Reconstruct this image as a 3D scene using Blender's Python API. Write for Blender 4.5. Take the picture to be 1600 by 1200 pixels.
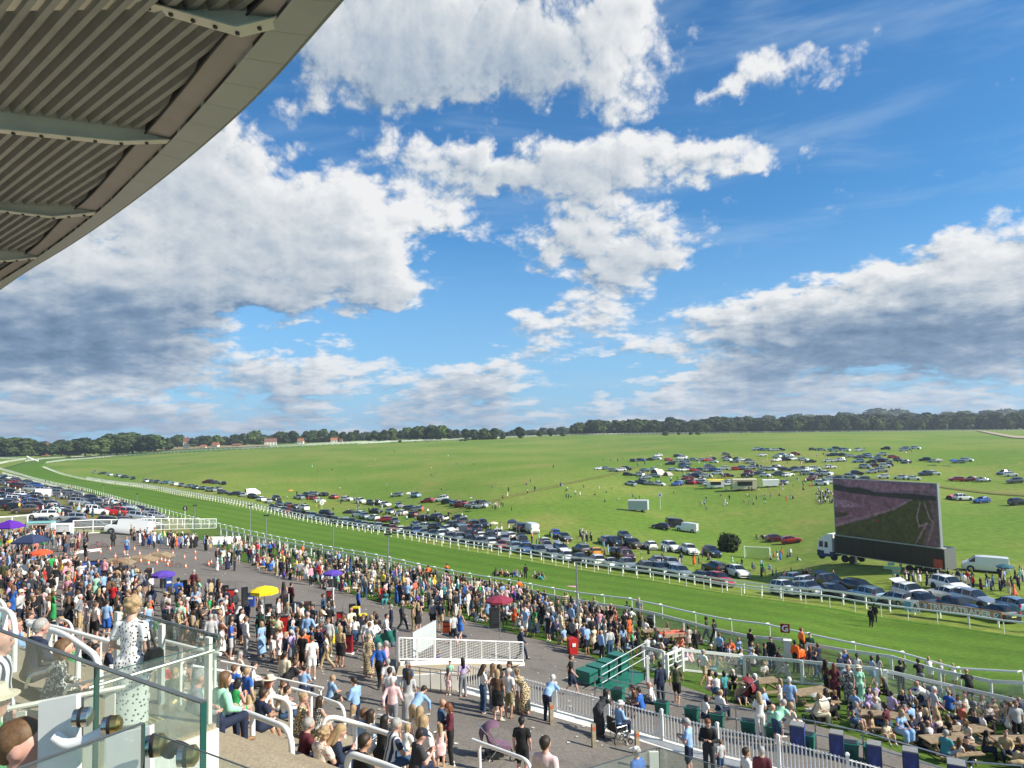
import bpy, bmesh, math, random, colorsys
import numpy as np
from mathutils import Vector, Matrix, noise as mnoise
R = math.radians
random.seed(7); rng = np.random.RandomState(7)
for o in list(bpy.data.objects): bpy.data.objects.remove(o)
scn = bpy.context.scene; COL = scn.collection
# ------------------------------------------------------------ camera
CZ = 24.0; FPX = 1110.0; PITCH = R(3.9); ROLL = R(1.25)
fwd = Vector((0, math.cos(PITCH), math.sin(PITCH)))
up0 = Vector((0, -math.sin(PITCH), math.cos(PITCH))); rt0 = Vector((1, 0, 0))
rt = rt0 * math.cos(ROLL) - up0 * math.sin(ROLL); up = up0 * math.cos(ROLL) + rt0 * math.sin(ROLL)
cam = bpy.data.cameras.new('camera'); camo = bpy.data.objects.new('camera', cam); COL.objects.link(camo)
M = Matrix((rt, up, -fwd)).transposed().to_4x4(); M.translation = (0, 0, CZ); camo.matrix_world = M
cam.sensor_fit = 'HORIZONTAL'; cam.sensor_width = 36; cam.lens = 36 * FPX / 1600; cam.clip_start = .05; cam.clip_end = 20000
scn.camera = camo
scn.view_settings.view_transform = 'Standard'; scn.view_settings.look = 'None'
scn.view_settings.gamma = 1; scn.view_settings.use_curve_mapping = False; scn.view_settings.exposure = EXPO = 0.5
KE = 2 ** -EXPO
scn.cycles.use_denoising = True
scn.cycles.max_bounces = 6; scn.cycles.transparent_max_bounces = 24; scn.cycles.diffuse_bounces = 3
scn.cycles.caustics_reflective = False; scn.cycles.caustics_refractive = False
def ray(px, py):
    d = rt * ((px - 800) / FPX) + up * ((600 - py) / FPX) + fwd
    return d
def at(px, py, Y):                       # point on the ray at forward distance Y
    d = ray(px, py); return Vector((d.x / d.y * Y, Y, CZ + d.z / d.y * Y))
def atz(px, py, z):
    d = ray(px, py); k = (z - CZ) / d.z; return Vector((d.x * k, d.y * k, z))
def proj(p):
    v = Vector(p) - Vector((0, 0, CZ)); z = v.dot(fwd)
    return (800 + FPX * v.dot(rt) / z, 600 - FPX * v.dot(up) / z, z)
# ------------------------------------------------------------ sun
SUN_AZ, SUN_EL = R(108), R(37)           # azimuth clockwise from +Y
sdir = Vector((math.sin(SUN_AZ) * math.cos(SUN_EL), math.cos(SUN_AZ) * math.cos(SUN_EL), math.sin(SUN_EL)))
sl = bpy.data.lights.new('sun', 'SUN'); sl.energy = 5.0; sl.angle = R(.55); sl.color = (1, .93, .80)
so = bpy.data.objects.new('sun', sl); COL.objects.link(so); so.rotation_euler = sdir.to_track_quat('Z', 'Y').to_euler(); so.location = (0, 0, 200)
# ------------------------------------------------------------ world: Nishita sky with procedural cumulus in direction space
W = bpy.data.worlds.new('World'); scn.world = W; W.use_nodes = True
W.cycles.sampling_method = 'MANUAL'; W.cycles.sample_map_resolution = 512
nt = W.node_tree; nt.nodes.clear()
class NG:
    def __init__(s, t): s.t = t
    def n(s, ty, **k):
        x = s.t.nodes.new(ty)
        for a, b in k.items(): setattr(x, a, b)
        return x
    def l(s, a, b): s.t.links.new(a, b)
    def put(s, inp, v):
        if isinstance(v, bpy.types.NodeSocket): s.l(v, inp)
        elif v is not None: inp.default_value = v
    def m(s, op, a, b=None, c=None, clamp=False):
        x = s.n('ShaderNodeMath', operation=op, use_clamp=clamp)
        for i, v in enumerate((a, b, c)): s.put(x.inputs[i], v)
        return x.outputs[0]
    def v(s, op, a, b=None, scale=None):
        x = s.n('ShaderNodeVectorMath', operation=op); s.put(x.inputs[0], a)
        if b is not None: s.put(x.inputs[1], b)
        if scale is not None: s.put(x.inputs['Scale'], scale)
        return x.outputs['Value'] if op in ('DOT_PRODUCT', 'LENGTH') else x.outputs[0]
    def mr(s, v, a, b, c=0., d=1., it='SMOOTHSTEP'):
        x = s.n('ShaderNodeMapRange', interpolation_type=it); s.put(x.inputs[0], v)
        for i, q in enumerate((a, b, c, d)): s.put(x.inputs[i + 1], q)
        return x.outputs[0]
    def mix(s, f, a, b, bt='MIX'):
        x = s.n('ShaderNodeMix', data_type='RGBA', blend_type=bt, clamp_factor=True)
        s.put(x.inputs[0], f); s.put(x.inputs[6], a); s.put(x.inputs[7], b); return x.outputs[2]
    def noise(s, vec, scale, det=4, rough=.5, dist=0., lac=2., out=0, ty='FBM', dim='3D', w=None):
        x = s.n('ShaderNodeTexNoise', noise_dimensions=dim, noise_type=ty); s.put(x.inputs['Vector'], vec)
        if w is not None: x.inputs['W'].default_value = w
        x.inputs['Scale'].default_value = scale; x.inputs['Detail'].default_value = det; x.inputs['Roughness'].default_value = rough
        x.inputs['Distortion'].default_value = dist; x.inputs['Lacunarity'].default_value = lac
        return x.outputs[out]
    def ramp(s, f, stops):
        x = s.n('ShaderNodeValToRGB'); s.put(x.inputs[0], f); e = x.color_ramp.elements
        while len(e) < len(stops): e.new(.5)
        for q, (p, c) in zip(e, stops): q.position = p; q.color = (*c, 1) if len(c) == 3 else c
        return x.outputs[0]
def azel(px, py):
    d = ray(px, py).normalized(); return math.degrees(math.atan2(d.x, d.y)), math.degrees(math.asin(d.z))
# clouds: direction of the centre (found from the photograph), angular half sizes, tilt, weight
CLOUDS = [
 (60,655,240,26,0,1.1),(330,672,200,14,0,.9),(560,668,160,14,0,.85),(740,662,140,16,0,.8),(1000,655,200,12,0,.8),(1250,652,260,12,0,.85),(1520,645,200,14,0,.85),(640,640,60,16,0,.8),
 (660,55,250,125,0,1.1),(800,100,120,75,0,.85),(960,60,95,110,20,1.),(955,165,45,45,0,.7),(560,140,110,50,20,.7),
 (1045,160,26,24,0,.8),(1115,152,34,18,20,.75),(1195,118,60,36,20,.85),(1288,98,34,24,10,.8),(1165,95,22,24,0,.6),
 (625,235,52,36,-20,.9),(720,262,90,40,0,.9),(850,266,110,50,0,1.),(980,245,110,44,0,1.),(1090,250,95,32,0,.95),(1190,255,52,26,-10,.95),
 (930,338,100,34,0,1.),(855,385,52,30,0,.85),(975,400,110,46,0,1.),(1100,350,26,34,0,.7),(1035,330,34,24,0,.6),(1060,395,34,24,0,.7),
 (330,260,110,95,0,1.1),(250,330,170,95,0,1.1),(450,355,160,85,0,1.2),(560,365,105,105,0,1.2),(532,275,28,40,0,.9),(600,330,60,50,0,.9),(690,340,60,32,-5,1.),
 (590,445,85,50,0,1.05),(430,440,170,55,0,1.1),(200,455,230,75,0,1.3),(30,500,180,80,0,1.2),(400,300,40,60,0,.6),
 (110,545,270,62,0,1.4),(290,545,60,30,0,.8),(250,592,140,26,0,1.),(60,600,170,34,0,1.1),(240,632,160,22,0,1.),(60,660,160,24,0,1.),(310,668,150,16,0,.7),
 (420,575,66,34,0,1.),(520,590,48,56,0,1.15),(465,608,75,36,0,1.),(640,612,66,40,0,.95),(580,575,50,18,0,.6),(745,600,80,42,0,1.05),(800,618,46,34,0,.95),(820,572,60,18,0,.6),
 (430,655,110,12,0,.65),(700,655,90,10,0,.6),
 (870,505,80,30,0,.95),(965,462,50,32,0,.9),(930,500,60,30,0,.8),(840,545,60,18,0,.6),(990,545,90,26,0,.8),(1060,530,60,24,0,.75),(1110,560,60,30,0,.7),
 (1140,500,90,26,0,.9),(1290,490,170,50,-6,1.2),(1440,480,190,80,0,1.35),(1560,430,130,90,-10,1.2),(1350,550,200,42,0,1.3),(1200,575,90,50,0,1.25),(1640,540,150,60,0,1.2),(1530,560,120,30,0,1.1),
 (1590,380,90,36,-14,.8),(1390,408,46,14,8,.55),(1480,405,60,16,8,.5),(1590,318,46,12,10,.5),
 (1080,612,90,30,0,1.1),(960,630,64,17,0,.95),(1010,600,40,14,0,.6),(1290,612,95,17,0,.9),(1420,615,34,30,0,1.),(1510,608,80,26,0,.8),(1340,640,240,12,0,.8),(950,652,160,10,0,.6),(1190,632,120,12,0,.7),
]
DARK = [  # where thick clouds hide their own sunlit side: weight 1 = slate blue base, negative = bright crown
 (110,530,270,50,0,.85),(60,565,180,30,0,.7),(230,495,160,34,0,.4),(420,465,190,34,0,.32),(330,350,90,60,0,.2),(60,470,120,40,0,.35),(240,570,120,12,0,.3),
 (200,660,240,22,0,.35),(90,672,200,24,0,.35),(420,625,60,14,0,.2),(40,610,120,10,0,-.3),(260,605,90,14,0,-.4),(90,600,60,12,0,-.35),(480,660,180,16,0,.25),(700,660,200,14,0,.2),
 (560,120,110,60,0,.28),(720,150,170,60,0,.35),(860,130,60,70,0,.35),(700,60,120,50,0,.1),(960,90,60,60,0,-.35),(1040,20,40,50,0,-.3),(1200,110,120,50,0,-.3),
 (770,285,110,22,0,.25),(900,300,70,24,0,.15),(640,215,40,30,0,-.2),(860,225,50,20,0,-.25),(960,215,40,16,0,-.2),(1050,235,60,16,0,-.25),(1200,250,50,24,0,-.4),(990,345,60,20,0,-.1),(960,425,110,24,0,.22),
 (440,300,70,40,0,-.15),(545,290,45,45,0,-.35),(620,310,50,40,0,-.3),(640,380,40,60,0,-.3),(560,490,100,16,0,.15),(690,340,60,30,0,-.25),(380,330,30,30,0,-.2),(200,380,80,40,0,-.1),
 (1450,520,230,46,-4,.85),(1300,555,170,30,0,.7),(1200,590,80,46,0,.7),(1560,540,120,40,0,.45),(1400,455,260,22,-8,-.2),(1560,400,90,40,0,-.1),(1150,480,80,20,0,-.15),(1500,470,120,26,0,.25),
 (400,570,30,20,0,-.3),(540,585,34,50,0,-.6),(440,610,60,30,0,.25),(640,625,60,30,0,.15),(680,610,16,30,0,-.2),(730,625,60,34,0,.35),(815,615,24,30,0,-.35),(820,640,80,20,0,.35),
 (1080,605,44,30,0,-.55),(945,628,30,12,0,-.5),(1430,615,20,22,0,-.45),(1280,610,40,12,0,-.4),(1520,610,60,30,0,.4),(900,480,40,14,0,-.2),(1160,640,120,16,0,.25),(1350,640,160,12,0,.1),
]
NA, NE, AZ0, AZ1, EL0, EL1 = 32, 28, -41.5, 41.5, -.5, 35.5
def lut(blobs, smooth):
    A, E_ = np.meshgrid(np.linspace(AZ0, AZ1, NA), np.linspace(EL0, EL1, NE))
    out = np.zeros_like(A)
    for cx, cy, rx, ry, ro, wt in blobs:
        a, e = azel(cx, cy); a1, e1 = azel(cx + 10, cy); a2, e2 = azel(cx, cy - 10)
        kx = math.hypot(a1 - a, e1 - e) / 10; ky = math.hypot(a2 - a, e2 - e) / 10
        c, s_ = math.cos(R(ro + 1.2)), math.sin(R(ro + 1.2)); x, y = A - a, E_ - e
        q = np.hypot((x * c + y * s_) / (rx * kx * smooth), (-x * s_ + y * c) / max(ry * ky * smooth, 1.3))
        f = np.clip(1.25 * (1 - q * q), 0, 1) if smooth < 1.4 else np.exp(-q * q * 1.6)
        # a smooth maximum keeps neighbouring clouds from piling up
        out = out + f * wt if smooth >= 1.4 else np.log(np.exp(out * 4) + np.exp(f * wt * 4) - 1) / 4
    return out
COVER = lut(CLOUDS, 1.16); COVER = np.clip(COVER, 0, 1.5); SHADE = np.clip(lut(DARK, 1.5), -.7, 1.1)
def lut_group(name, tab, lo, hi):
    g = bpy.data.node_groups.new(name, 'ShaderNodeTree')
    g.interface.new_socket('UV', in_out='INPUT', socket_type='NodeSocketVector'); g.interface.new_socket('V', in_out='OUTPUT', socket_type='NodeSocketFloat')
    G = NG(g); gi = G.n('NodeGroupInput'); go = G.n('NodeGroupOutput')
    sp = G.n('ShaderNodeSeparateXYZ'); G.l(gi.outputs[0], sp.inputs[0])
    t = G.mr(sp.outputs[0], AZ0, AZ1, 0, 1, 'LINEAR'); r = G.mr(sp.outputs[1], EL0, EL1, 0, NE - 1, 'LINEAR'); acc = None
    for b in range(0, NE, 4):
        x = G.n('ShaderNodeValToRGB'); x.color_ramp.interpolation = 'B_SPLINE'; G.l(t, x.inputs[0]); es = x.color_ramp.elements
        while len(es) < NA: es.new(.5)
        for i in range(NA):
            es[i].position = i / (NA - 1)
        for i in range(NA):
            es[i].color = tuple((tab[b + k, i] - lo) / (hi - lo) for k in range(4))
        wts = [G.m('SUBTRACT', 1, G.m('ABSOLUTE', G.m('SUBTRACT', r, float(b + k))), clamp=True) for k in range(4)]
        c = G.n('ShaderNodeCombineXYZ')
        for k in range(3): G.l(wts[k], c.inputs[k])
        v = G.m('MULTIPLY_ADD', x.outputs[1], wts[3], G.v('DOT_PRODUCT', x.outputs[0], c.outputs[0]))
        acc = v if acc is None else G.m('ADD', acc, v)
    G.l(G.m('MULTIPLY_ADD', acc, hi - lo, lo), go.inputs[0]); return g
LC = lut_group('CoverMap', COVER, 0, 1.5); LS = lut_group('ShadeMap', SHADE, -.7, 1.1)
def cloud_group():
    g = bpy.data.node_groups.new('CloudField', 'ShaderNodeTree')
    g.interface.new_socket('UV', in_out='INPUT', socket_type='NodeSocketVector')
    g.interface.new_socket('D', in_out='OUTPUT', socket_type='NodeSocketFloat')
    g.interface.new_socket('P', in_out='OUTPUT', socket_type='NodeSocketVector')
    G = NG(g); gi = G.n('NodeGroupInput'); go = G.n('NodeGroupOutput'); uv = gi.outputs[0]
    sv = G.n('ShaderNodeSeparateXYZ'); G.l(uv, sv.inputs[0]); cv = G.n('ShaderNodeCombineXYZ'); G.l(sv.outputs[0], cv.inputs[0])
    G.l(G.m('MULTIPLY', G.m('LOGARITHM', G.m('ADD', G.m('MAXIMUM', sv.outputs[1], -2.), 7.), math.e), 36.), cv.inputs[1]); sc = cv.outputs[0]   # finer, flatter billows towards the horizon
    w2 = G.v('SUBTRACT', G.noise(sc, .3, 4, .52, out=1, dim='2D'), (.5, .5, .5))
    p = G.v('ADD', uv, G.v('MULTIPLY', w2, (6., 4.2, 0)))
    x = G.n('ShaderNodeGroup'); x.node_tree = LC; G.l(p, x.inputs[0]); acc = x.outputs[0]
    n1 = G.noise(G.v('ADD', sc, G.v('SCALE', w2, scale=1.2)), .26, 7, .5, lac=2.2, dim='2D')
    bil = None                                             # billowed octaves give the cauliflower edge
    for k, (f_, w_) in enumerate(((.36, 1.), (.85, .55), (1.9, .32), (4.2, .18))):
        x = G.m('MULTIPLY', G.m('ABSOLUTE', G.m('SUBTRACT', G.noise(G.v('ADD', sc, (k * 7.3, k * 3.1, 0)), f_, 0, dim='2D'), .5)), w_)
        bil = x if bil is None else G.m('ADD', bil, x)
    d = G.m('ADD', acc, G.m('MULTIPLY', G.m('SUBTRACT', n1, .5), 1.05))
    d = G.m('ADD', d, G.m('MULTIPLY', G.m('SUBTRACT', bil, .16), .8))
    G.l(d, go.inputs[0]); G.l(p, go.inputs[1]); return g
CG = cloud_group()
N = NG(nt)
tc = N.n('ShaderNodeTexCoord'); nrm = N.v('NORMALIZE', tc.outputs['Generated'])
sp = N.n('ShaderNodeSeparateXYZ'); N.l(nrm, sp.inputs[0])
az = N.m('MULTIPLY', N.m('ARCTAN2', sp.outputs[0], sp.outputs[1]), 57.29578)
el = N.m('MULTIPLY', N.m('ARCSINE', sp.outputs[2]), 57.29578)
cb = N.n('ShaderNodeCombineXYZ'); N.l(az, cb.inputs[0]); N.l(el, cb.inputs[1])
def field(off):
    g = N.n('ShaderNodeGroup'); g.node_tree = CG; N.l(N.v('ADD', cb.outputs[0], off), g.inputs[0]); return g.outputs[0], g.outputs[1]
def sky_rgb():
    sky = N.n('ShaderNodeTexSky', sky_type='NISHITA', sun_disc=False, sun_elevation=SUN_EL, sun_rotation=SUN_AZ, altitude=100, air_density=1.0, dust_density=.3, ozone_density=1.5)
    return N.mix(1., sky.outputs[0], SKY_TINT, 'MULTIPLY')
SKS = .1 * KE; SKY_TINT = (.5, 1.12, 1.55, 1)
D0, P0 = field((0, 0, 0)); D1, P1 = field((.8, .7, 0))
DL = N.m('SUBTRACT', D0, N.mr(el, 12, 2, 0, .2))
lg = N.n('ShaderNodeGroup'); lg.node_tree = LS; N.l(P0, lg.inputs[0]); dark = lg.outputs[0]
TH = .44
alpha = N.mr(DL, TH - .12, TH + .46)
rel = N.m('MULTIPLY', N.m('SUBTRACT', D0, D1), N.m('MULTIPLY', N.mr(D0, TH + .1, TH + .7, .8, .30), N.mr(el, 14, 3, 1, 1.7)))
core = N.mr(D0, .7, 1.7, 0, .14, 'LINEAR')
lit = N.m('SUBTRACT', N.m('ADD', .76, rel), N.m('MULTIPLY_ADD', dark, .45, core), clamp=True)
CC = ((.13, .215, .34), (.23, .33, .47), (.42, .50, .60), (.62, .67, .72), (.88, .89, .90))
ccol = N.ramp(lit, [(0, CC[0]), (.25, CC[1]), (.48, CC[2]), (.68, CC[3]), (.92, CC[4])])
ccol = N.mix(N.mr(el, 8, 0, 0, .3), ccol, (.33, .47, .68, 1))
skc = N.mix(N.mr(el, 16, -1, 0, .85, 'LINEAR'), sky_rgb(), tuple(x * KE / SKS for x in (.34, .56, .86)) + (1,))
st = N.n('ShaderNodeMapping'); N.l(cb.outputs[0], st.inputs[0]); st.inputs['Rotation'].default_value = (0, 0, R(-27)); st.inputs['Scale'].default_value = (.045, .28, 1)
ci = N.mr(N.noise(st.outputs[0], 1., 4, .6, dist=.4, dim='2D'), .45, .8, 0, .3)
skc = N.mix(ci, skc, tuple(x * KE / SKS for x in (.50, .66, .84)) + (1,))
fin = N.mix(alpha, skc, N.v('SCALE', ccol, scale=KE / SKS))
bg = N.n('ShaderNodeBackground'); N.l(fin, bg.inputs[0]); bg.inputs[1].default_value = SKS
# the rest of the sky: the same kind of fair weather cloud, without the placed banks
g2 = N.noise(nrm, 2.6, 4, .6); a2 = N.m('MULTIPLY', N.mr(g2, .47, .62), N.mr(sp.outputs[2], 0, .12))
f2 = N.mix(a2, sky_rgb(), tuple(x * KE / SKS for x in (.60, .66, .72)) + (1,))
bg2 = N.n('ShaderNodeBackground'); N.l(f2, bg2.inputs[0]); bg2.inputs[1].default_value = SKS
front = N.m('MULTIPLY', N.mr(N.m('ABSOLUTE', az), 54, 44), N.m('MULTIPLY', N.mr(el, 40, 34), N.mr(el, -3, -2)))
ms = N.n('ShaderNodeMixShader'); N.l(front, ms.inputs[0]); N.l(bg2.outputs[0], ms.inputs[1]); N.l(bg.outputs[0], ms.inputs[2])
wo = N.n('ShaderNodeOutputWorld'); N.l(ms.outputs[0], wo.inputs[0])
# ------------------------------------------------------------ terrain: one height field through surveyed points (pixel, forward distance)
CP = [(1253,912,95),(1080,860,128),(905,848,136),(740,812,165),(625,807,190),(503,786,240),(1032,762,245),(1200,703,370),(1000,725,320),(1510,730,262),(1530,787,172),
 (1290,888,100),(1185,876,122),(1072,832,155),(1230,848,140),(1000,800,180),(1420,760,205),(900,750,250),(760,760,235),(1340,700,370),(1450,698,380),(1590,760,200),(1590,700,340),
 (1576,994,62),(1446,975,67),(1363,963,71.5),(1196,937,80),(1085,920,88),(961,900,98),(840,880,110),(711,859,125),(625,842,140),(532,826,158),(397,797,200),(275,774,255),(180,758,320),(125,749,372),(67,731,480),
 (1600,1085,37.6),(1400,1046,43),(1200,1000,50),(1000,960,58),(800,925,70),(600,884,86),(400,842,118),(275,809,152),(125,766,236),(0,733,420),
 (200,720,600),(100,727,500),(0,716,760),(50,712,800),(100,716,800),(300,704,800),(500,694,800),(700,688.5,800),(900,681,820),(1200,676.5,850),(1500,673,850),(1600,672.5,850),
 (400,720,480),(600,720,430),(800,715,420),(900,700,560),(1100,690,520),(1500,690,480),(300,745,330),(450,745,330),(0,845,84),(200,836,97),(50,797,125),(30,770,190),(0,752,260),(150,800,130),
 (1600,900,88),(1450,905,86),(1900,1140,31),(1750,1110,34),(1900,1040,52),(1750,1015,57),(1750,1180,26),(1900,1250,23)]
pts = [at(*c) for c in CP]
def plane_z(X, Y): return CZ - 8.0 - .9 * min(max((Y - 28) / 30, 0), 1) - .12 * X - .095 * Y
for X, Y in ((-14,14),(-6,12),(2,12),(10,14),(20,20),(-24,28),(-12,28),(0,26),(10,28),(22,33),(-40,46),(-24,46),(-8,46),(4,44),(14,44),(-22,62),(-38,70),(-60,70)): pts.append(Vector((X, Y, plane_z(X, Y))))
for u in (-1.5, -.9, -.5, 0, .5, .9, 1.5): pts.append(Vector((u * 2400, 2400, CZ - 16)))
pts += [Vector((-1.4 * 300, 300, CZ - 12)), Vector((1.4 * 300, 300, CZ - 16)), Vector((1.3 * 100, 100, CZ - 21)), Vector((-1.3 * 60, 60, CZ - 9)), Vector((1.2 * 30, 30, CZ - 15.5)), Vector((-1.3*850,850,CZ-14)), Vector((1.3*850,850,CZ-10))]
def tuv(X, Y): return np.stack([3.2 * X / Y, np.log(Y)], -1)
_c = np.array([tuv(p.x, p.y) for p in pts]); _z = np.array([p.z for p in pts])
def _U(r2): return np.where(r2 > 1e-12, .5 * r2 * np.log(np.maximum(r2, 1e-12)), 0)
_n = len(_c); _K = _U(((_c[:, None] - _c[None]) ** 2).sum(-1)) + np.eye(_n) * .006
_P = np.hstack([np.ones((_n, 1)), _c]); _A = np.block([[_K, _P], [_P.T, np.zeros((3, 3))]])
_w = np.linalg.solve(_A, np.concatenate([_z, np.zeros(3)]))
def H(X, Y):
    X = np.asarray(X, float); Y = np.maximum(np.asarray(Y, float), 4.0)
    q = tuv(X, Y); sh = q.shape[:-1]; q = q.reshape(-1, 2); out = np.empty(len(q))
    for i in range(0, len(q), 20000):
        k = q[i:i + 20000]; out[i:i + 20000] = _U(((k[:, None] - _c[None]) ** 2).sum(-1)) @ _w[:_n] + _w[_n] + k @ _w[_n + 1:]
    return out.reshape(sh)
_Ys = np.exp(np.linspace(math.log(6), math.log(2200), 900))
def G(px, py, dz=0.0):                   # where the ray through a pixel meets the ground (raised by dz)
    d = ray(px, py); u = d.x / d.y; k = d.z / d.y
    df = CZ + k * _Ys - (H(u * _Ys, _Ys) + dz); i = np.argmax(df < 0)
    if df[i] >= 0: i = len(_Ys) - 1; Y = _Ys[-1]
    elif i == 0: Y = _Ys[0]
    else: Y = _Ys[i - 1] + (_Ys[i] - _Ys[i - 1]) * df[i - 1] / (df[i - 1] - df[i])
    return Vector((u * Y, Y, float(H(u * Y, Y)) + dz))
def Gm(P_):                              # many pixels at once
    P_ = np.asarray(P_, float); d = np.array(rt)[None] * ((P_[:, :1] - 800) / FPX) + np.array(up)[None] * ((600 - P_[:, 1:2]) / FPX) + np.array(fwd)[None]
    u = d[:, 0] / d[:, 1]; k = d[:, 2] / d[:, 1]; res = np.zeros((len(P_), 3))
    for i in range(0, len(P_), 200):
        uu = u[i:i + 200, None]; kk = k[i:i + 200, None]; df = CZ + kk * _Ys - H(uu * _Ys, np.broadcast_to(_Ys, (len(uu), len(_Ys))))
        j = np.maximum(np.argmax(df < 0, 1), 1); r = np.arange(len(uu)); a = df[r, j - 1]; b = df[r, j]
        Y = _Ys[j - 1] + (_Ys[j] - _Ys[j - 1]) * a / np.where(a - b == 0, 1, a - b)
        res[i:i + 200, 0] = uu[:, 0] * Y; res[i:i + 200, 1] = Y
    res[:, 2] = H(res[:, 0], res[:, 1]); return res
def ground(X, Y): return float(H(X, Y))
# ------------------------------------------------------------ helpers
def lin(c): return tuple((x / 12.92 if x <= .04045 else ((x + .055) / 1.055) ** 2.4) for x in c)
def hexc(h): return lin(tuple(int(h[i:i + 2], 16) / 255 for i in (0, 2, 4)))
MATS = {}
def mat(name, col, rough=.6, metal=0., var=.12, vs=8., bump=0., bs=40., spec=.5, alpha=1., trans=0., coat=0., emit=0.):
    if name in MATS: return MATS[name]
    m = bpy.data.materials.new(name); m.use_nodes = True; g = NG(m.node_tree); b = m.node_tree.nodes['Principled BSDF']
    b.inputs['Roughness'].default_value = rough; b.inputs['Metallic'].default_value = metal; b.inputs['Specular IOR Level'].default_value = spec
    b.inputs['Coat Weight'].default_value = coat; b.inputs['Coat Roughness'].default_value = .05
    b.inputs['Alpha'].default_value = alpha; b.inputs['Transmission Weight'].default_value = trans
    t = g.n('ShaderNodeTexCoord'); nz = g.noise(t.outputs['Object'], vs, 3, .55)
    lo = tuple(max(0, c * (1 - var)) for c in col) + (1,); hi = tuple(min(1, c * (1 + var)) for c in col) + (1,)
    g.l(g.mix(g.mr(nz, .3, .7, it='LINEAR'), lo, hi), b.inputs['Base Color'])
    if bump:
        bp = g.n('ShaderNodeBump'); bp.inputs['Strength'].default_value = bump; bp.inputs['Distance'].default_value = .02
        g.l(g.noise(t.outputs['Object'], bs, 3), bp.inputs['Height']); g.l(bp.outputs[0], b.inputs['Normal'])
    if emit: b.inputs['Emission Strength'].default_value = emit
    MATS[name] = m; return m
class MB:
    def __init__(s): s.v = []; s.f = []; s.m = []
    def add(s, vs, fs, mi=0):
        o = len(s.v); s.v += [tuple(x) for x in vs]; s.f += [tuple(i + o for i in f) for f in fs]; s.m += [mi] * len(fs); return s
    def box(s, c, d, mi=0, rz=0., taper=1., M_=None):
        x, y, z = d[0] / 2, d[1] / 2, d[2] / 2; vs = []
        for k in (-1, 1):
            tt = taper if k > 0 else 1
            for a, b in ((-1, -1), (1, -1), (1, 1), (-1, 1)): vs.append((a * x * tt, b * y * tt, k * z))
        cs, sn = math.cos(rz), math.sin(rz); vs = [(c[0] + a * cs - b * sn, c[1] + a * sn + b * cs, c[2] + q) for a, b, q in vs]
        if M_ is not None: vs = [M_ @ Vector(q) for q in vs]
        return s.add(vs, [(3, 2, 1, 0), (4, 5, 6, 7), (0, 1, 5, 4), (1, 2, 6, 5), (2, 3, 7, 6), (3, 0, 4, 7)], mi)
    def tube(s, path, r, n=8, mi=0, cap=True, rs=None):
        P_ = [Vector(p) for p in path]; rings = []
        for i, p in enumerate(P_):
            t = ((P_[min(i + 1, len(P_) - 1)] - p).normalized() + (p - P_[max(i - 1, 0)]).normalized())
            t = t.normalized() if t.length > 1e-6 else Vector((0, 0, 1))
            if i == 0: ref = Vector((0, 0, 1)) if abs(t.z) < .9 else Vector((1, 0, 0)); a = t.cross(ref).normalized()
            else: a = (a - t * a.dot(t)).normalized()
            b = t.cross(a); rr = rs[i] if rs else r
            rings.append([p + (a * math.cos(2 * math.pi * k / n) + b * math.sin(2 * math.pi * k / n)) * rr for k in range(n)])
        vs = [q for g_ in rings for q in g_]; fs = []
        for i in range(len(rings) - 1):
            for k in range(n): fs.append((i * n + k, i * n + (k + 1) % n, (i + 1) * n + (k + 1) % n, (i + 1) * n + k))
        if cap: fs.append(tuple(range(n))[::-1]); fs.append(tuple(range((len(rings) - 1) * n, len(rings) * n)))
        return s.add(vs, fs, mi)
    def lathe(s, prof, c=(0, 0, 0), n=12, mi=0, axis='Z', M_=None):   # prof: (radius, height) pairs
        vs = []; fs = []
        for r_, h_ in prof:
            for k in range(n):
                a = 2 * math.pi * k / n; x, y, z = r_ * math.cos(a), r_ * math.sin(a), h_
                if axis == 'Y': x, y, z = x, z, y
                if axis == 'X': x, y, z = z, x, y
                q = Vector((c[0] + x, c[1] + y, c[2] + z)); vs.append(M_ @ q if M_ is not None else q)
        for i in range(len(prof) - 1):
            for k in range(n): fs.append((i * n + k, i * n + (k + 1) % n, (i + 1) * n + (k + 1) % n, (i + 1) * n + k))
        fs.append(tuple(range(n))[::-1]); fs.append(tuple(range((len(prof) - 1) * n, len(prof) * n)))
        return s.add(vs, fs, mi)
    def prism(s, poly, h0, h1, mi=0, axis='Z', M_=None):        # poly in a plane, extruded from h0 to h1
        n = len(poly); vs = []
        for h in (h0, h1):
            for a, b in poly:
                q = Vector((a, b, h)) if axis == 'Z' else (Vector((a, h, b)) if axis == 'Y' else Vector((h, a, b))); vs.append(M_ @ q if M_ is not None else q)
        fs = [tuple(range(n))[::-1], tuple(range(n, 2 * n))] + [(i, (i + 1) % n, n + (i + 1) % n, n + i) for i in range(n)]
        return s.add(vs, fs, mi)
    def mesh(s, name, mats, smooth=False):
        me = bpy.data.meshes.new(name); me.from_pydata(s.v, [], s.f)
        for m in (mats if isinstance(mats, (list, tuple)) else [mats]): me.materials.append(m)
        me.polygons.foreach_set('material_index', s.m)
        if smooth: me.polygons.foreach_set('use_smooth', [True] * len(s.f))
        me.update(); fixn(me)
        if smooth and smooth != 2: me.set_sharp_from_angle(angle=R(40))
        return me
    def build(s, name, mats, parent=None, smooth=False, **tags): return link(name, s.mesh(name, mats, smooth), parent, **tags)
def fixn(me):
    bm = bmesh.new(); bm.from_mesh(me); bmesh.ops.recalc_face_normals(bm, faces=bm.faces); bm.to_mesh(me); bm.free()
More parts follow.
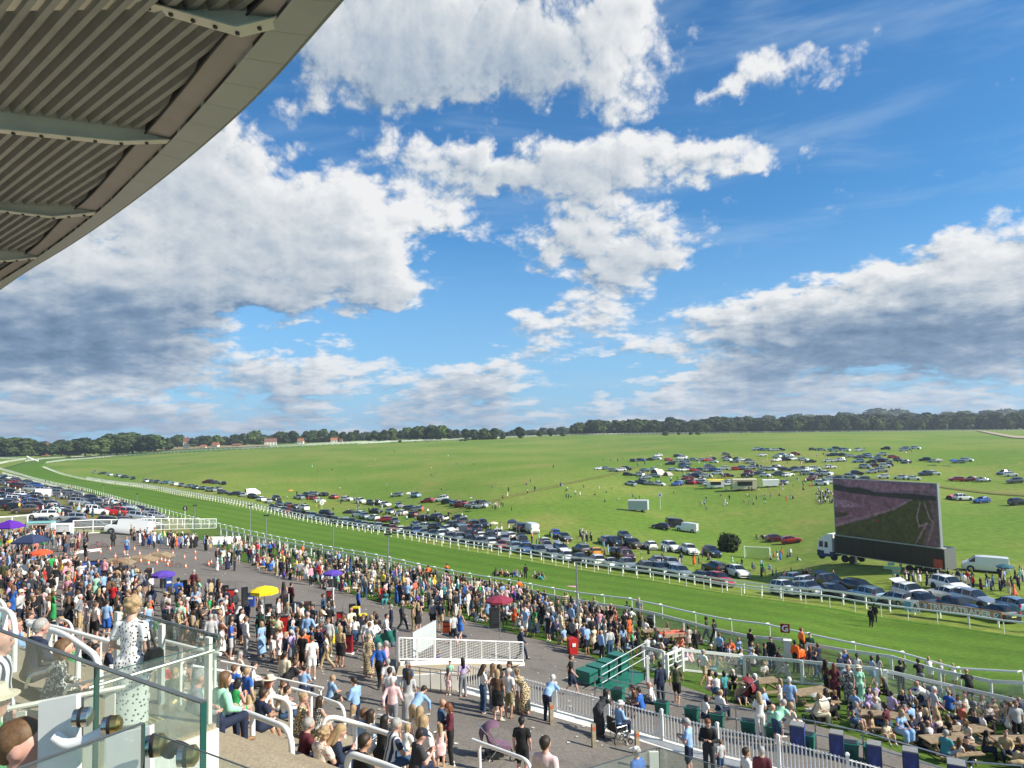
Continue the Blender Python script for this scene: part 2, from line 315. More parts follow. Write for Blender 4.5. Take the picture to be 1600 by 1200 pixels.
def link(name, me, parent=None, loc=None, rz=0., label=None, cat=None, group=None, kind=None, scale=None):
    o = bpy.data.objects.new(name, me); COL.objects.link(o)
    if parent is not None: o.parent = parent
    if loc is not None: o.location = loc
    if rz: o.rotation_euler = (0, 0, rz)
    if scale: o.scale = scale if isinstance(scale, (tuple, list)) else (scale,) * 3
    if label: o['label'] = label
    if cat: o['category'] = cat
    if group: o['group'] = group
    if kind: o['kind'] = kind
    return o
def thing(name, loc, rz, label, cat, group=None, scale=None): return link(name, None, None, loc, rz, label, cat, group, None, scale)
def dup(o, parent=None, **k):
    c = o.copy(); COL.objects.link(c); c.parent = parent
    for ch in o.children: dup(ch, c)
    for a, b in k.items():
        if a == 'loc': c.location = b
        elif a == 'rz': c.rotation_euler = (0, 0, b)
        elif a == 'scale': c.scale = (b,) * 3 if not isinstance(b, tuple) else b
        elif b is not None: c[a] = b
    return c
def round_path(pts, r, n=5):             # rounds the corners of a polyline
    P_ = [Vector(p) for p in pts]; out = [P_[0]]
    for i in range(1, len(P_) - 1):
        a = (P_[i - 1] - P_[i]); b = (P_[i + 1] - P_[i]); rr = min(r, a.length * .49, b.length * .49); a = P_[i] + a.normalized() * rr; b = P_[i] + b.normalized() * rr
        for k in range(n + 1): t = k / n; out.append(a * (1 - t) ** 2 + P_[i] * 2 * t * (1 - t) + b * t * t)
    return out + [P_[-1]]
def resample(P_, step):
    P_ = [Vector(p) for p in P_]; L = [0.]
    for a, b in zip(P_, P_[1:]): L.append(L[-1] + (b - a).length)
    n = max(1, int(round(L[-1] / step))); out = []; j = 0
    for i in range(n + 1):
        s = L[-1] * i / n
        while j < len(L) - 2 and L[j + 1] < s: j += 1
        t = (s - L[j]) / max(1e-9, L[j + 1] - L[j]); out.append(P_[j].lerp(P_[j + 1], t))
    return out
def smooth_line(P_, n=3):
    P_ = [Vector(p) for p in P_]
    for _ in range(n): P_ = [P_[0]] + [q for a, b in zip(P_, P_[1:]) for q in (a * .75 + b * .25, a * .25 + b * .75)] + [P_[-1]]
    return P_
def on_ground(P_, dz=0.): return [Vector((p.x, p.y, ground(p.x, p.y) + dz)) for p in P_]
# ------------------------------------------------------------ materials of the ground
def ground_mat(name, c1, c2, c3, s1=.012, s2=.12, s3=1.6, bump=.6, stripes=None, fleck=None):
    m = bpy.data.materials.new(name); m.use_nodes = True; g = NG(m.node_tree); b = m.node_tree.nodes['Principled BSDF']
    b.inputs['Roughness'].default_value = .9; b.inputs['Specular IOR Level'].default_value = .15
    pos = g.n('ShaderNodeNewGeometry').outputs['Position']
    a = g.noise(pos, s1, 5, .6); d = g.noise(pos, s2, 5, .65, dist=.3); e = g.noise(pos, s3, 5, .7)
    c = g.mix(g.mr(a, .38, .64), c1 + (1,), c2 + (1,)); c = g.mix(g.m('MULTIPLY', g.mr(d, .5, .72), .75), c, c3 + (1,))
    if stripes:
        ang, w_, k_ = stripes; mp = g.n('ShaderNodeMapping'); g.l(pos, mp.inputs[0]); mp.inputs['Rotation'].default_value = (0, 0, ang); sx = g.n('ShaderNodeSeparateXYZ'); g.l(mp.outputs[0], sx.inputs[0])
        wv = g.m('SINE', g.m('MULTIPLY', g.m('ADD', sx.outputs[1], g.m('MULTIPLY', d, 1.5)), 6.283 / w_)); c = g.mix(g.mr(wv, -.6, .6), c, g.mix(1., c, (k_, k_, k_, 1), 'MULTIPLY'))
    f = g.mr(e, .25, .75, .62, 1.35, 'LINEAR'); cc = g.n('ShaderNodeCombineColor'); [g.l(f, i) for i in cc.inputs[:3]]
    c = g.mix(1., c, cc.outputs[0], 'MULTIPLY')
    if fleck: c = g.mix(g.mr(g.noise(pos, fleck[0], 3, .6), fleck[1], fleck[1] + .08), c, fleck[2] + (1,))
    g.l(c, b.inputs['Base Color'])
    bp = g.n('ShaderNodeBump'); bp.inputs['Strength'].default_value = bump; bp.inputs['Distance'].default_value = .12; g.l(g.noise(pos, 3.5, 6, .72), bp.inputs['Height']); g.l(bp.outputs[0], b.inputs['Normal'])
    return m
M_FIELD = ground_mat('downland_grass', (.122, .215, .024), (.195, .250, .044), (.260, .240, .066), .012, .05, .7, fleck=(.03, .66, (.075, .125, .02)))
M_TURF = ground_mat('racing_turf', (.080, .168, .012), (.104, .198, .018), (.132, .206, .028), .02, .3, 2.5, .5, stripes=(R(45), 7.0, .86))
M_LAWN = ground_mat('lawn_grass', (.060, .125, .015), (.085, .145, .02), (.12, .14, .035), .05, .4, 3., .6)
M_PARK = ground_mat('car_park_grass', (.14, .165, .035), (.19, .19, .055), (.20, .17, .08), .03, .2, 1.5)
M_ASPH = ground_mat('asphalt', (.172, .155, .136), (.200, .180, .157), (.118, .107, .095), .09, .45, 9., .25, fleck=(2.2, .70, (.33, .30, .27)))
M_CONC = ground_mat('concrete', (.36, .30, .21), (.40, .335, .235), (.31, .26, .19), .2, 1.2, 26., .02)
M_PATH = ground_mat('path_gravel', (.40, .34, .24), (.45, .39, .28), (.3, .28, .2), .1, .5, 4.)
M_SANDY = ground_mat('dry_grass', (.30, .25, .12), (.36, .30, .15), (.22, .2, .08), .02, .2, 1.)
# ------------------------------------------------------------ ground sheet, fanning out to the horizon
def grid_mesh(name, X, Y, Z, m, **k):
    nr, nc = X.shape; v = np.stack([X, Y, Z], -1).reshape(-1, 3); i = np.arange(nr * nc).reshape(nr, nc)
    f = np.stack([i[:-1, :-1], i[:-1, 1:], i[1:, 1:], i[1:, :-1]], -1).reshape(-1, 4)
    me = bpy.data.meshes.new(name); me.vertices.add(len(v)); me.vertices.foreach_set('co', v.ravel()); me.loops.add(f.size); me.loops.foreach_set('vertex_index', f.ravel())
    me.polygons.add(len(f)); me.polygons.foreach_set('loop_start', np.arange(0, f.size, 4)); me.polygons.foreach_set('loop_total', np.full(len(f), 4)); me.polygons.foreach_set('use_smooth', np.ones(len(f), bool))
    me.update(); me.validate(); me.materials.append(m)
    if me.polygons[0].normal.z < 0: me.flip_normals()
    return link(name, me, **k)
_u = np.linspace(-1.6, 1.6, 330); _y = np.exp(np.linspace(math.log(5), math.log(2400), 380)); UU, YY = np.meshgrid(_u, _y)
grid_mesh('ground', UU * YY, YY, H(UU * YY, YY), M_FIELD, kind='structure', label='rolling green downland with worn yellowish grass', )
_far = []
for k in range(49):
    a = math.pi * 2 * k / 48; _far.append((math.cos(a), math.sin(a)))
fm = MB(); zf = CZ - 17
for r0, r1, z0, z1 in ((2350, 5000, zf - 2, zf), (5000, 9000, zf, zf)):
    for k in range(48):
        (a, b), (c, d) = _far[k], _far[k + 1]; fm.add([(a * r0, b * r0, z0), (c * r0, d * r0, z0), (c * r1, d * r1, z1), (a * r1, b * r1, z1)], [(0, 1, 2, 3)])
fm.build('terrain', M_FIELD, kind='structure')
def strip(name, A, B, m, step=2., nac=10, dz=.04, world=False, skirt=True, **k):
    if not world: A = [G(*p) for p in A]; B = [G(*p) for p in B]
    A = smooth_line(A, 2); B = smooth_line(B, 2); LA = sum((b - a).length for a, b in zip(A, A[1:])); n = max(2, int(LA / step))
    def rs(P_): return np.array([list(q) for q in resample(P_, sum((b - a).length for a, b in zip(P_, P_[1:])) / n)])
    a, b = rs(A), rs(B); t = np.linspace(0, 1, nac + 1)[None, :, None]; q = a[:, None] * (1 - t) + b[:, None] * t
    e0 = q[:, :1] + (q[:, :1] - q[:, 1:2]) * .02; e1 = q[:, -1:] + (q[:, -1:] - q[:, -2:-1]) * .02; q = np.concatenate([e0, q, e1], 1)
    X, Y = q[..., 0], q[..., 1]; Z = H(X, Y) + dz + .0004 * np.hypot(X, Y); Z[:, 0] -= .35 if skirt else .02; Z[:, -1] -= .35 if skirt else .02
    return grid_mesh(name, X, Y, Z, m, kind='structure', **k)
NEAR = [(1900,1140),(1600,1085),(1400,1046),(1200,1000),(1000,960),(800,925),(600,884),(400,842),(275,809),(125,766),(0,733),(-120,712)]
FAR = [(1900,1040),(1576,994),(1446,975),(1363,963),(1196,937),(1085,920),(961,900),(840,880),(711,859),(625,842),(532,826),(397,797),(275,774),(180,758),(125,749),(90,741),(67,731)]
strip('race_track', NEAR[:-1], FAR[:-1] + [(60, 728)], M_TURF, 3., 14, .07)
BEND_IN = [(67,731),(72,725),(110,719.5),(160,715),(215,711.5),(300,706.5),(400,701.5),(500,696.5),(600,691.8),(700,688.8),(790,685)]
BEND_OUT = [(0,733),(40,722),(75,717.5),(120,714),(215,708.8),(300,704.4),(400,699.5),(500,694.8),(600,690.4),(700,687.6),(790,684)]
strip('race_track_bend', BEND_OUT, BEND_IN, M_TURF, 12., 5, .15)
strip('concourse_paving', [(-500,1290),(-330,980),(-200,870),(-60,842),(60,838),(200,837),(290,838),(330,850),(372,880),(470,905),(590,945),(690,962),(760,980),(840,1002),(905,1016),(960,1050),(1085,1078),(1200,1118),(1340,1160),(1600,1225),(1900,1290)],
      [(-500,1500),(0,1500),(300,1500),(500,1500),(700,1500),(900,1500),(1100,1500),(1300,1500),(1600,1500),(1900,1500)], M_ASPH, .5, 60, .07)
strip('enclosure_lawn', [(240,836),(335,855),(362,890),(460,918),(580,960),(680,977),(750,996),(830,1018),(895,1032),(950,1066),(1075,1096),(1190,1136),(1330,1180),(1590,1245),(1900,1310)],
      [(250,806),(400,835),(600,876),(800,917),(1000,951),(1200,990),(1400,1034),(1600,1072),(1900,1125)], M_LAWN, .6, 24, .03)
strip('car_park_ground', [(-400,846),(-100,838),(60,836),(200,835),(300,833)], [(-400,735),(-100,722),(0,736),(125,769),(285,814)], M_PARK, 3., 24, .03)
strip('gravel_track', [(1900,700),(1600,687),(1560,681),(1525,673.6)], [(1900,694),(1600,683.5),(1566,679),(1533,673.5)], M_PATH, 8., 3, .3, skirt=False)
strip('worn_grass_track', [(1900,800),(1600,776),(1490,765),(1380,752),(1300,742)], [(1900,793),(1600,772),(1490,762),(1380,750),(1300,740.5)], M_PARK, 4., 3, .06, skirt=False)
strip('worn_grass_path', [(700,802),(820,770),(935,745),(1000,728)], [(706,803),(828,771),(941,746),(1003,729)], M_PARK, 4., 2, .06, skirt=False)
strip('dry_grass_bank', [(235,706),(300,702.5),(360,700),(420,698)], [(240,701),(300,698),(360,697),(420,696)], M_SANDY, 20., 3, .6, skirt=False)
# ------------------------------------------------------------ paint, metal, glass
PAINT = mat('white_paint', (.84, .84, .81), .35, var=.05, bump=.03); STEEL = mat('galvanised_steel', (.42, .44, .45), .38, .8)
CHROME = mat('chrome', (.66, .63, .56), .26, 1.); BRASS = mat('brass', (.62, .44, .16), .3, 1.); BLACKR = mat('black_rubber', (.015, .015, .016), .7)
CREAM = mat('cream_panel', (.66, .67, .58), .45, var=.06, vs=2.); CONCW = mat('white_concrete', (.72, .70, .64), .8, var=.08, vs=1.5, bump=.2)
FASC = mat('fascia_panel', (.47, .51, .52), .4, var=.06, vs=.6); SOFF = mat('soffit_board', (.42, .40, .41), .6, var=.08, vs=1.5); DECK = mat('ribbed_deck', (.37, .385, .39), .45, var=.12, vs=2.)
BEAMM = mat('beam_paint', (.80, .80, .74), .4, var=.08, vs=1.3)
def glassmat():
    m = bpy.data.materials.new('balustrade_glass'); m.use_nodes = True; g = NG(m.node_tree); g.t.nodes.remove(g.t.nodes['Principled BSDF']); o = g.t.nodes['Material Output']
    tr = g.n('ShaderNodeBsdfTransparent'); tr.inputs[0].default_value = (.94, .972, .958, 1); gl = g.n('ShaderNodeBsdfGlossy'); gl.inputs['Roughness'].default_value = .02; gl.inputs[0].default_value = (.9, 1, .95, 1)
    df = g.n('ShaderNodeBsdfDiffuse'); df.inputs[0].default_value = (.66, .76, .72, 1)
    t = g.n('ShaderNodeTexCoord'); dirt = g.mr(g.noise(t.outputs['Object'], 2.5, 5, .65, dist=1.), .3, .8, .03, .11)
    a = g.n('ShaderNodeMixShader'); g.l(dirt, a.inputs[0]); g.l(tr.outputs[0], a.inputs[1]); g.l(df.outputs[0], a.inputs[2])
    f = g.n('ShaderNodeLayerWeight'); f.inputs[0].default_value = .5; b = g.n('ShaderNodeMixShader'); g.l(g.m('MULTIPLY_ADD', g.m('POWER', f.outputs['Facing'], 4.), .5, .035), b.inputs[0]); g.l(a.outputs[0], b.inputs[1]); g.l(gl.outputs[0], b.inputs[2]); g.l(b.outputs[0], o.inputs[0]); return m
GLASS = glassmat(); GEDGE = mat('glass_edge', (.02, .09, .075), .15, var=.02)
# ------------------------------------------------------------ grandstand roof overhead (upper left)
roof = thing('grandstand_roof', (-9, 14, CZ + 6), 0, 'curved grandstand roof overhead with ribbed underside and grey green fascia', 'roof')
def rl(P_): return [Vector(p) - Vector((-9, 14, CZ + 6)) for p in P_]
def ext(P_, k=6.):                       # carry a roof line on beyond the picture at both ends
    a = P_[0] + (P_[0] - P_[1]).normalized() * k + (P_[0] - P_[1]).cross(Vector((0, 0, 1))).normalized() * 0; b = P_[-1] + (P_[-1] - P_[-2]).normalized() * k; return [a] + P_ + [b]
def ext2(P_):
    a = P_[0] + (P_[0] - P_[1]).normalized() * .8; a2 = a + Vector((.66, -.75, 0)) * 1.2; n_ = len(P_)
    b = P_[-1] + (P_[-1] - P_[-2]).normalized() * 6; b2 = b + Vector((-.88, .46, 0)) * 8; return [a2, a] + P_ + [b, b2]
OUT_ = smooth_line(ext2([atz(*p, CZ + 6) for p in ((531,0),(475,65),(422,126),(368,180),(307,234),(245,285),(176,337),(103,387),(38,425),(0,452))]), 2)
INN_ = smooth_line(ext2([atz(*p, CZ + 6.03) for p in ((456,0),(422,42),(383,88),(345,134),(272,215),(215,272),(157,330),(65,399),(0,440))]), 2)
SOF_ = smooth_line(ext2([atz(*p, CZ + 6.10) for p in ((440,-20),(376,37),(333,84),(295,134),(238,201),(203,238),(169,280),(134,318),(100,341),(57,389),(0,425))]), 2)
def band(mb, A, B, n, drop=0, mi=0):
    def rs(P_): L = sum((b - a).length for a, b in zip(P_, P_[1:])); return resample(P_, L / n)
    a, b = rs(A), rs(B)
    for i in range(n): mb.add([a[i], a[i + 1], b[i + 1], b[i]], [(0, 1, 2, 3)], mi)
    return a, b
def offs(P_, d):
    out = []
    for i, p in enumerate(P_):
        t = (P_[min(i + 1, len(P_) - 1)] - P_[max(i - 1, 0)]).normalized(); out.append(p + t.cross(Vector((0, 0, 1))) * d)
    return out
zz = Vector((0, 0, 1))
# fascia panels one by one, with open joints
LO = rl(OUT_); LI = rl(INN_); nP = 40
def rsn(P_, n): L = sum((b - a).length for a, b in zip(P_, P_[1:])); return resample(P_, L / n)
a8, b8 = rsn(LO, nP * 4), rsn(LI, nP * 4)
for i in range(nP):
    mb = MB()
    for j in range(4):
        k = i * 4 + j; t0 = .012 if j == 0 else 0; t1 = .988 if j == 3 else 1
        A0, A1 = a8[k].lerp(a8[k + 1], t0 * 2), a8[k].lerp(a8[k + 1], t1); B0, B1 = b8[k].lerp(b8[k + 1], t0 * 2), b8[k].lerp(b8[k + 1], t1); h = zz * .5
        mb.add([A0, A1, B1, B0, A0 + h, A1 + h, B1 + h, B0 + h], [(0, 1, 2, 3), (7, 6, 5, 4), (0, 4, 5, 1), (3, 2, 6, 7)] + ([(0, 3, 7, 4)] if j == 0 else []) + ([(1, 5, 6, 2)] if j == 3 else []))
    mb.build('fascia_panel', FASC, roof)
mb = MB(); o1 = offs(LO, .10); a, b = rsn(LO, 100), rsn(offs(LO, -.07 if (offs(LO, .1)[5] - LI[5]).length < (LO[5] - LI[5]).length else .07), 100)
for i in range(100): mb.add([a[i] + zz * .03, a[i + 1] + zz * .03, b[i + 1] + zz * .03, b[i] + zz * .03, a[i] + zz * .62, a[i + 1] + zz * .62, b[i + 1] + zz * .62, b[i] + zz * .62], [(0, 1, 2, 3), (4, 5, 6, 7), (3, 2, 6, 7)])
mb.build('gutter_edge', mat('gutter_grey', (.25, .28, .27), .5), roof)
mb = MB(); LS_ = [p + zz * .06 for p in rl(SOF_)]; band(mb, [p + zz * .08 for p in LI], LS_, 90); mb.build('soffit_board', SOFF, roof)
mb = MB(); band(mb, LI, [p + zz * .3 for p in offs(LI, .0)], 90); mb.build('shadow_gap', mat('dark_trim', (.05, .05, .055), .6), roof)
mb = MB(); band(mb, LS_, [p + zz * .2 for p in LS_], 90)
mb.tube([p + zz * .0 for p in rsn(LS_, 60)], .02, 5); mb.build('soffit_trim', mat('dark_trim', (.05, .05, .055), .6), roof)
# ribbed deck: trapezoid ribs running back from the edge
ang = R(-40.2); dv = Vector((math.cos(ang), math.sin(ang), 0)); nv = Vector((-dv.y, dv.x, 0)); ORG = Vector((-9, 14, CZ + 6)); sofw = [p + ORG for p in LS_]; sofw = [sofw[0] + Vector((.75, -.66, 0)) * 30] + sofw + [sofw[-1] + Vector((-.88, .46, 0)) * 30]; segs = list(zip(sofw, sofw[1:]))
def edge_t(q, back_=False):                           # distance along dv from q to the soffit line
    best = []
    for a, b in segs:
        e = b - a; den = dv.x * e.y - dv.y * e.x
        if abs(den) < 1e-9: continue
        w = a - q; t = (w.x * e.y - w.y * e.x) / den; s_ = (w.x * dv.y - w.y * dv.x) / den
        if 0 <= s_ <= 1: best.append(t)
    clip = (q.y - 7.6) / .6455
    if not best: return (clip, clip - 45) if back_ else None
    best.sort()
    if back_: return clip, best[0] if best[0] < clip - 3 else clip - 45
    return (best[0], best[0] - 45) if len(best) == 1 else (min(best[-1], clip), best[0])
PITCH_R = .225; mb = MB(); base = atz(11, 148, CZ + 6.3); zt = CZ + 6.22 - ORG.z; prof = [(0, 0), (.085, 0), (.125, .15), (.18, .15), (.225, 0)]
deckn = 0; ATP = atz(400, 15, CZ + 6.2)
for k in range(-150, 20):
    q = base + nv * (k * PITCH_R); q.z = 0; bk_ = nv.dot(q - Vector((ATP.x, ATP.y, 0))) < 0; ed = edge_t(Vector((q.x, q.y, 0)), bk_)
    if ed is None or ed[0] <= ed[1]: continue
    mbk = MB(); vs = []
    for (o_, h_) in prof:
        qq = q + nv * o_; e2 = edge_t(Vector((qq.x, qq.y, 0)), bk_); e2 = ed if e2 is None else e2
        s0 = qq + dv * (e2[0] - .005); s1 = qq + dv * (e2[1] + .005)
        vs += [Vector((s0.x - ORG.x, s0.y - ORG.y, zt + h_)), Vector((s1.x - ORG.x, s1.y - ORG.y, zt + h_))]
    mbk.add(vs, [(2 * i, 2 * i + 2, 2 * i + 3, 2 * i + 1) for i in range(4)]); mbk.build('deck_rib', DECK, roof); deckn += 1
mb = MB(); hull = [p + zz * .85 for p in LO]; back = [p + Vector((-1, -.06, 0)) * 30 + zz * .85 for p in LO]; band(mb, hull, back, 30); mb.build('roof_sheet', mat('roof_metal', (.35, .36, .36), .5), roof)
# tapering beams
def beam(tip, top_l, bot_l, kink, w=.20, far=1.):
    t = atz(*tip, CZ + 6.12); l = atz(*top_l, CZ + 6.5); r_ = ray(*bot_l); zb = CZ + r_.z / r_.y * l.y; d = (l - t); d.z = 0; L = d.length; d.normalize(); s = d.cross(zz) * w / 2
    kz = zb; pts = [(0, 6.12, 6.10), (.10 * L if kink is None else kink * L, 6.42, None), (L, 6.5, zb - CZ)]; slope = (zb - CZ - 5.98) / L
    mb = MB(); prof = [(0, 6.5, 6.06), (kink * L, 6.5, 5.90), (L * 1.0, 6.5, zb - CZ), (L * 1.0 + 14, 6.5, zb - CZ - .25)]
    web = MB(); fl = MB()
    for (x0, t0, b0), (x1, t1, b1) in zip(prof, prof[1:]):
        p0, p1 = t + d * x0 - ORG, t + d * x1 - ORG; g_ = d.cross(zz) * .012
        for sg in (-1, 1): web.add([Vector((p0.x, p0.y, b0 + .02 - 6)) + g_ * sg, Vector((p1.x, p1.y, b1 + .02 - 6)) + g_ * sg, Vector((p1.x, p1.y, t1 - 6)) + g_ * sg, Vector((p0.x, p0.y, t0 - 6)) + g_ * sg], [(0, 1, 2, 3)])
        vs = []
        for (p, b_) in ((p0, b0), (p1, b1)):
            for sg in (-1, 1):
                for h in (0, .022): vs.append(Vector((p.x, p.y, b_ - 6 + h)) + s * sg)
        fl.add(vs, [(0, 2, 6, 4), (1, 5, 7, 3), (0, 4, 5, 1), (2, 3, 7, 6), (0, 1, 3, 2), (4, 6, 7, 5)])
    b_ = web.build('roof_beam', BEAMM, roof); fl.build('flange', BEAMM, b_)
    bolt = MB()
    for k in range(1, 7): p = t + d * (L * k / 6.5) - ORG; q = prof[1]; zz_ = np.interp(L * k / 6.5, [x[0] for x in prof], [x[2] for x in prof]); bolt.box((p.x, p.y, zz_ - 6 - .02), (.05, .05, .035))
    bolt.build('bolts', mat('dark_trim', (.05, .05, .055), .6), b_)
beam((268,217), (0,152), (0,205), .32); beam((155,330), (0,302), (0,330), .45); beam((440,28), (215,-12), (215,6), .3, .26); beam((64,400), (-60,375), (-60,410), .4); beam((14,440), (-100,420), (-100,445), .4)
# ------------------------------------------------------------ stepped terrace of the grandstand (lower left)
TA, TB = Vector((-13.5, 33.4, 0)), Vector((-2.5, 25.3, 0)); tdir = (TB - TA).normalized(); tn = Vector((-tdir.y, tdir.x, 0)); tn = tn if tn.y < 0 else -tn
TREAD, T0 = .80, 13.1; ZS = [T0]
for i_ in range(22): ZS.append(ZS[-1] + .264 + .0154 * i_)
C0, ZB = Vector((-3.9, 9.5, 0)), 20.3
def tcoord(X, Y): d = Vector((X, Y, 0)) - TB; return d.dot(tdir), d.dot(tn)
def TZ(X, Y):
    s, d = tcoord(X, Y)
    if d <= 0: return ground(X, Y)
    q = Vector((X, Y, 0)) - C0
    if 0 < q.dot(-tdir) < 2.75 and q.dot(tn) > 0: return ZB
    return max(ground(X, Y), ZS[min(17, math.ceil(d / TREAD))])
ter = thing('stepped_terrace', (TB.x, TB.y, T0), math.atan2(tdir.y, tdir.x), 'beige concrete viewing steps descending to the concourse with worn treads', 'terrace')
sg = -1 if tn.dot(Vector((-tdir.y, tdir.x, 0))) < 0 else 1
for i in range(17):
    mb = MB(); x0, x1 = -42, 9; y0 = i * TREAD * sg; y1 = (i + 1) * TREAD * sg; z1 = ZS[i + 1] - T0
    mb.box(((x0 + x1) / 2, (y0 + y1 + .3 * sg) / 2, z1 - .7), (x1 - x0, TREAD + .3, 1.4)); mb.build('step', M_CONC, ter)
mb = MB(); xa = tcoord(C0.x, C0.y)[0]; mb.box((-14, (17 * TREAD + 6) * sg, ZS[17] - T0 - .7), (56, 12, 1.4)); mb.build('landing', M_CONC, ter)
mk = MB(); mm_ = mat('worn_white_marking', (.62, .60, .54), .8, var=.2, vs=14)
for (a, b) in ((-7.0, -6.4), (-1.0, -.5), (-13, -12.4)):
    for i in range(3, 17): mk = MB(); mk.box(((a + b) / 2 + random.uniform(-.1, .1), (i + .5) * TREAD * sg, ZS[i + 1] - T0 + .006), (b - a + random.uniform(-.2, .3), TREAD * .62, .008)); mk.build('step_marking', mm_, ter)
# white hoop handrails on the terrace: placed by their feet
def on_terrace(px, py, dz=0):
    d = ray(px, py); u = d.x / d.y; k = d.z / d.y
    for Y in np.linspace(8, 40, 1600):
        X = u * Y; z = TZ(X, Y) + dz
        if CZ + k * Y <= z: return Vector((X, Y, z))
    return G(px, py)
def hoop(path, posts, r=.045, label='', group='white tubular handrails on the terrace', name='handrail'):
    P_ = [Vector(p) for p in path]; o0 = P_[0].copy(); t = thing(name, o0, 0, label, 'handrail', group)
    mb = MB(); mb.tube([p - o0 for p in round_path(P_, .38, 6)], r, 10); mb.build('rail', PAINT, t, smooth=True)
    for a, b in posts:
        mb = MB(); mb.tube([Vector(a) - o0, Vector(b) - o0], r * .95, 10); mb.lathe([(r * 1.9, 0), (r * 1.9, .02), (r * 1.2, .03)], Vector(a) - o0, 10); mb.build('post', PAINT, t, smooth=True)
    return t
def rail_pt(px, py, yg, hgt):            # the point on this sight line that is rail height above the steps
    d = ray(px, py); u = d.x / d.y; k = d.z / d.y
    def e(Y):
        dd = min(max(tcoord(u * Y, Y)[1], 0), 13.3); return abs(CZ + k * Y - hgt - max(ground(u * Y, Y), T0 + .33 * dd + .012 * dd ** 2)) + .03 * abs(Y - yg)
    Y = min(np.linspace(yg * .85, yg * 1.2, 50), key=e); return Vector((u * Y, Y, CZ + k * Y))
def hoop_px(pts, label, hgt=None, mid=(), down0=True, down1=True, r=.052):
    # pts: pixels along the top rail with a forward distance each; feet drop to the terrace
    T = [rail_pt(p[0], p[1], p[2], hgt or 1.16) for p in pts]; path = list(T)
    def foot(p): return Vector((p.x, p.y, TZ(p.x, p.y)))
    if down0: path = [foot(T[0])] + path
    if down1: path = path + [foot(T[-1])]
    posts = []
    for f in mid:
        n = len(T) - 1; k = min(int(f * n), n - 1); q = T[k].lerp(T[k + 1], f * n - k); posts.append((foot(q), q))
    return hoop(path, posts, r, label)
hoop_px([(350,1100,14.3),(456,1140,13.6)], 'white handrail with one bend standing on the terrace below the glass balcony', mid=(.45,))
hoop_px([(300,1087,15.4),(352,1101,14.35)], 'short white handrail end seen through the balcony glass', down1=False, down0=False, mid=(.1,))
hoop_px([(350,1061,19.0),(374,1068,18.6)], 'small white hoop rail beside two boys in blue shirts', mid=())
hoop_px([(413,1084,18.6),(454,1094,17.9)], 'white hoop rail behind the woman in the leopard patterned top')
hoop_px([(443,1072,20.3),(486,1084,19.4),(538,1103,18.4)], 'long white hoop rail in the middle of the seated crowd', mid=(.5,))
hoop_px([(503,1115,16.4),(560,1131,15.7),(632,1155,14.8)], 'white hoop rail in front of the seated blonde women', mid=(.45,))
hoop_px([(582,1115,18.0),(622,1126,17.4),(676,1145,16.7)], 'white hoop rail beside the seated families', mid=(.5,))
hoop_px([(543,1176,13.2),(600,1195,12.6),(640,1212,12.3)], 'white hoop rail at the bottom edge beside a man in a black top', mid=())
hoop_px([(738,1156,19.0),(795,1177,18.3),(830,1190,18.0)], 'straight white rail next to the folded pushchair', mid=(.1,), down0=False)
def twin(pts, label, **k): return hoop_px(pts, label, **k)
twin([(345,1033,27.0),(400,1044,26.4)], 'thin white rail at the foot of the terrace beside the boys', mid=(.2, .9), down0=False, down1=False, r=.035)
twin([(425,1058,25.6),(505,1075,24.7)], 'thin white rail at the foot of the terrace beside a man in a cream shirt', mid=(.1, .5, .95), down0=False, down1=False, r=.035)
twin([(300,1040,20.0),(347,1048,19.4),(372,1052,19.2)], 'white rail rising out of the crowd beside the balcony corner post', mid=(.5,), down0=False, r=.04)
twin([(45,975,15.5),(100,990,14.7),(158,1030,13.8)], 'white handrail descending behind the glass at far left with curled end', mid=(.3, .7), down0=False, r=.05)
twin([(42,970,17.2),(100,983,16.5),(180,1005,15.8)], 'longer white handrail running behind the woman in the spotted dress', mid=(.3, .65), down0=False, down1=False, r=.045)
twin([(45,966,22.0),(72,975,21.6)], 'small white rail above the grey haired man at far left', mid=(.3,), down1=False, r=.04)
twin([(-25,945,15.8),(24,958,15.2)], 'white hoop rail at the left edge of the terrace', mid=(.68,), r=.05)
twin([(-20,932,18.0),(10,941,17.6)], 'upper white hoop rail at the left edge of the terrace', mid=(.6,), r=.045)
twin([(88,966,20.5),(114,972,20.1)], 'narrow white hoop rail beside a woman with auburn hair', r=.035)
twin([(158,987,22.5),(182,992,22.0)], 'narrow white hoop rail left of the spotted dress', r=.03)
twin([(244,998,17.5),(300,1012,16.9),(345,1022,16.6)], 'white rail running from the spotted dress behind the balcony glass', mid=(.35, .9), down0=False, down1=False, r=.04)
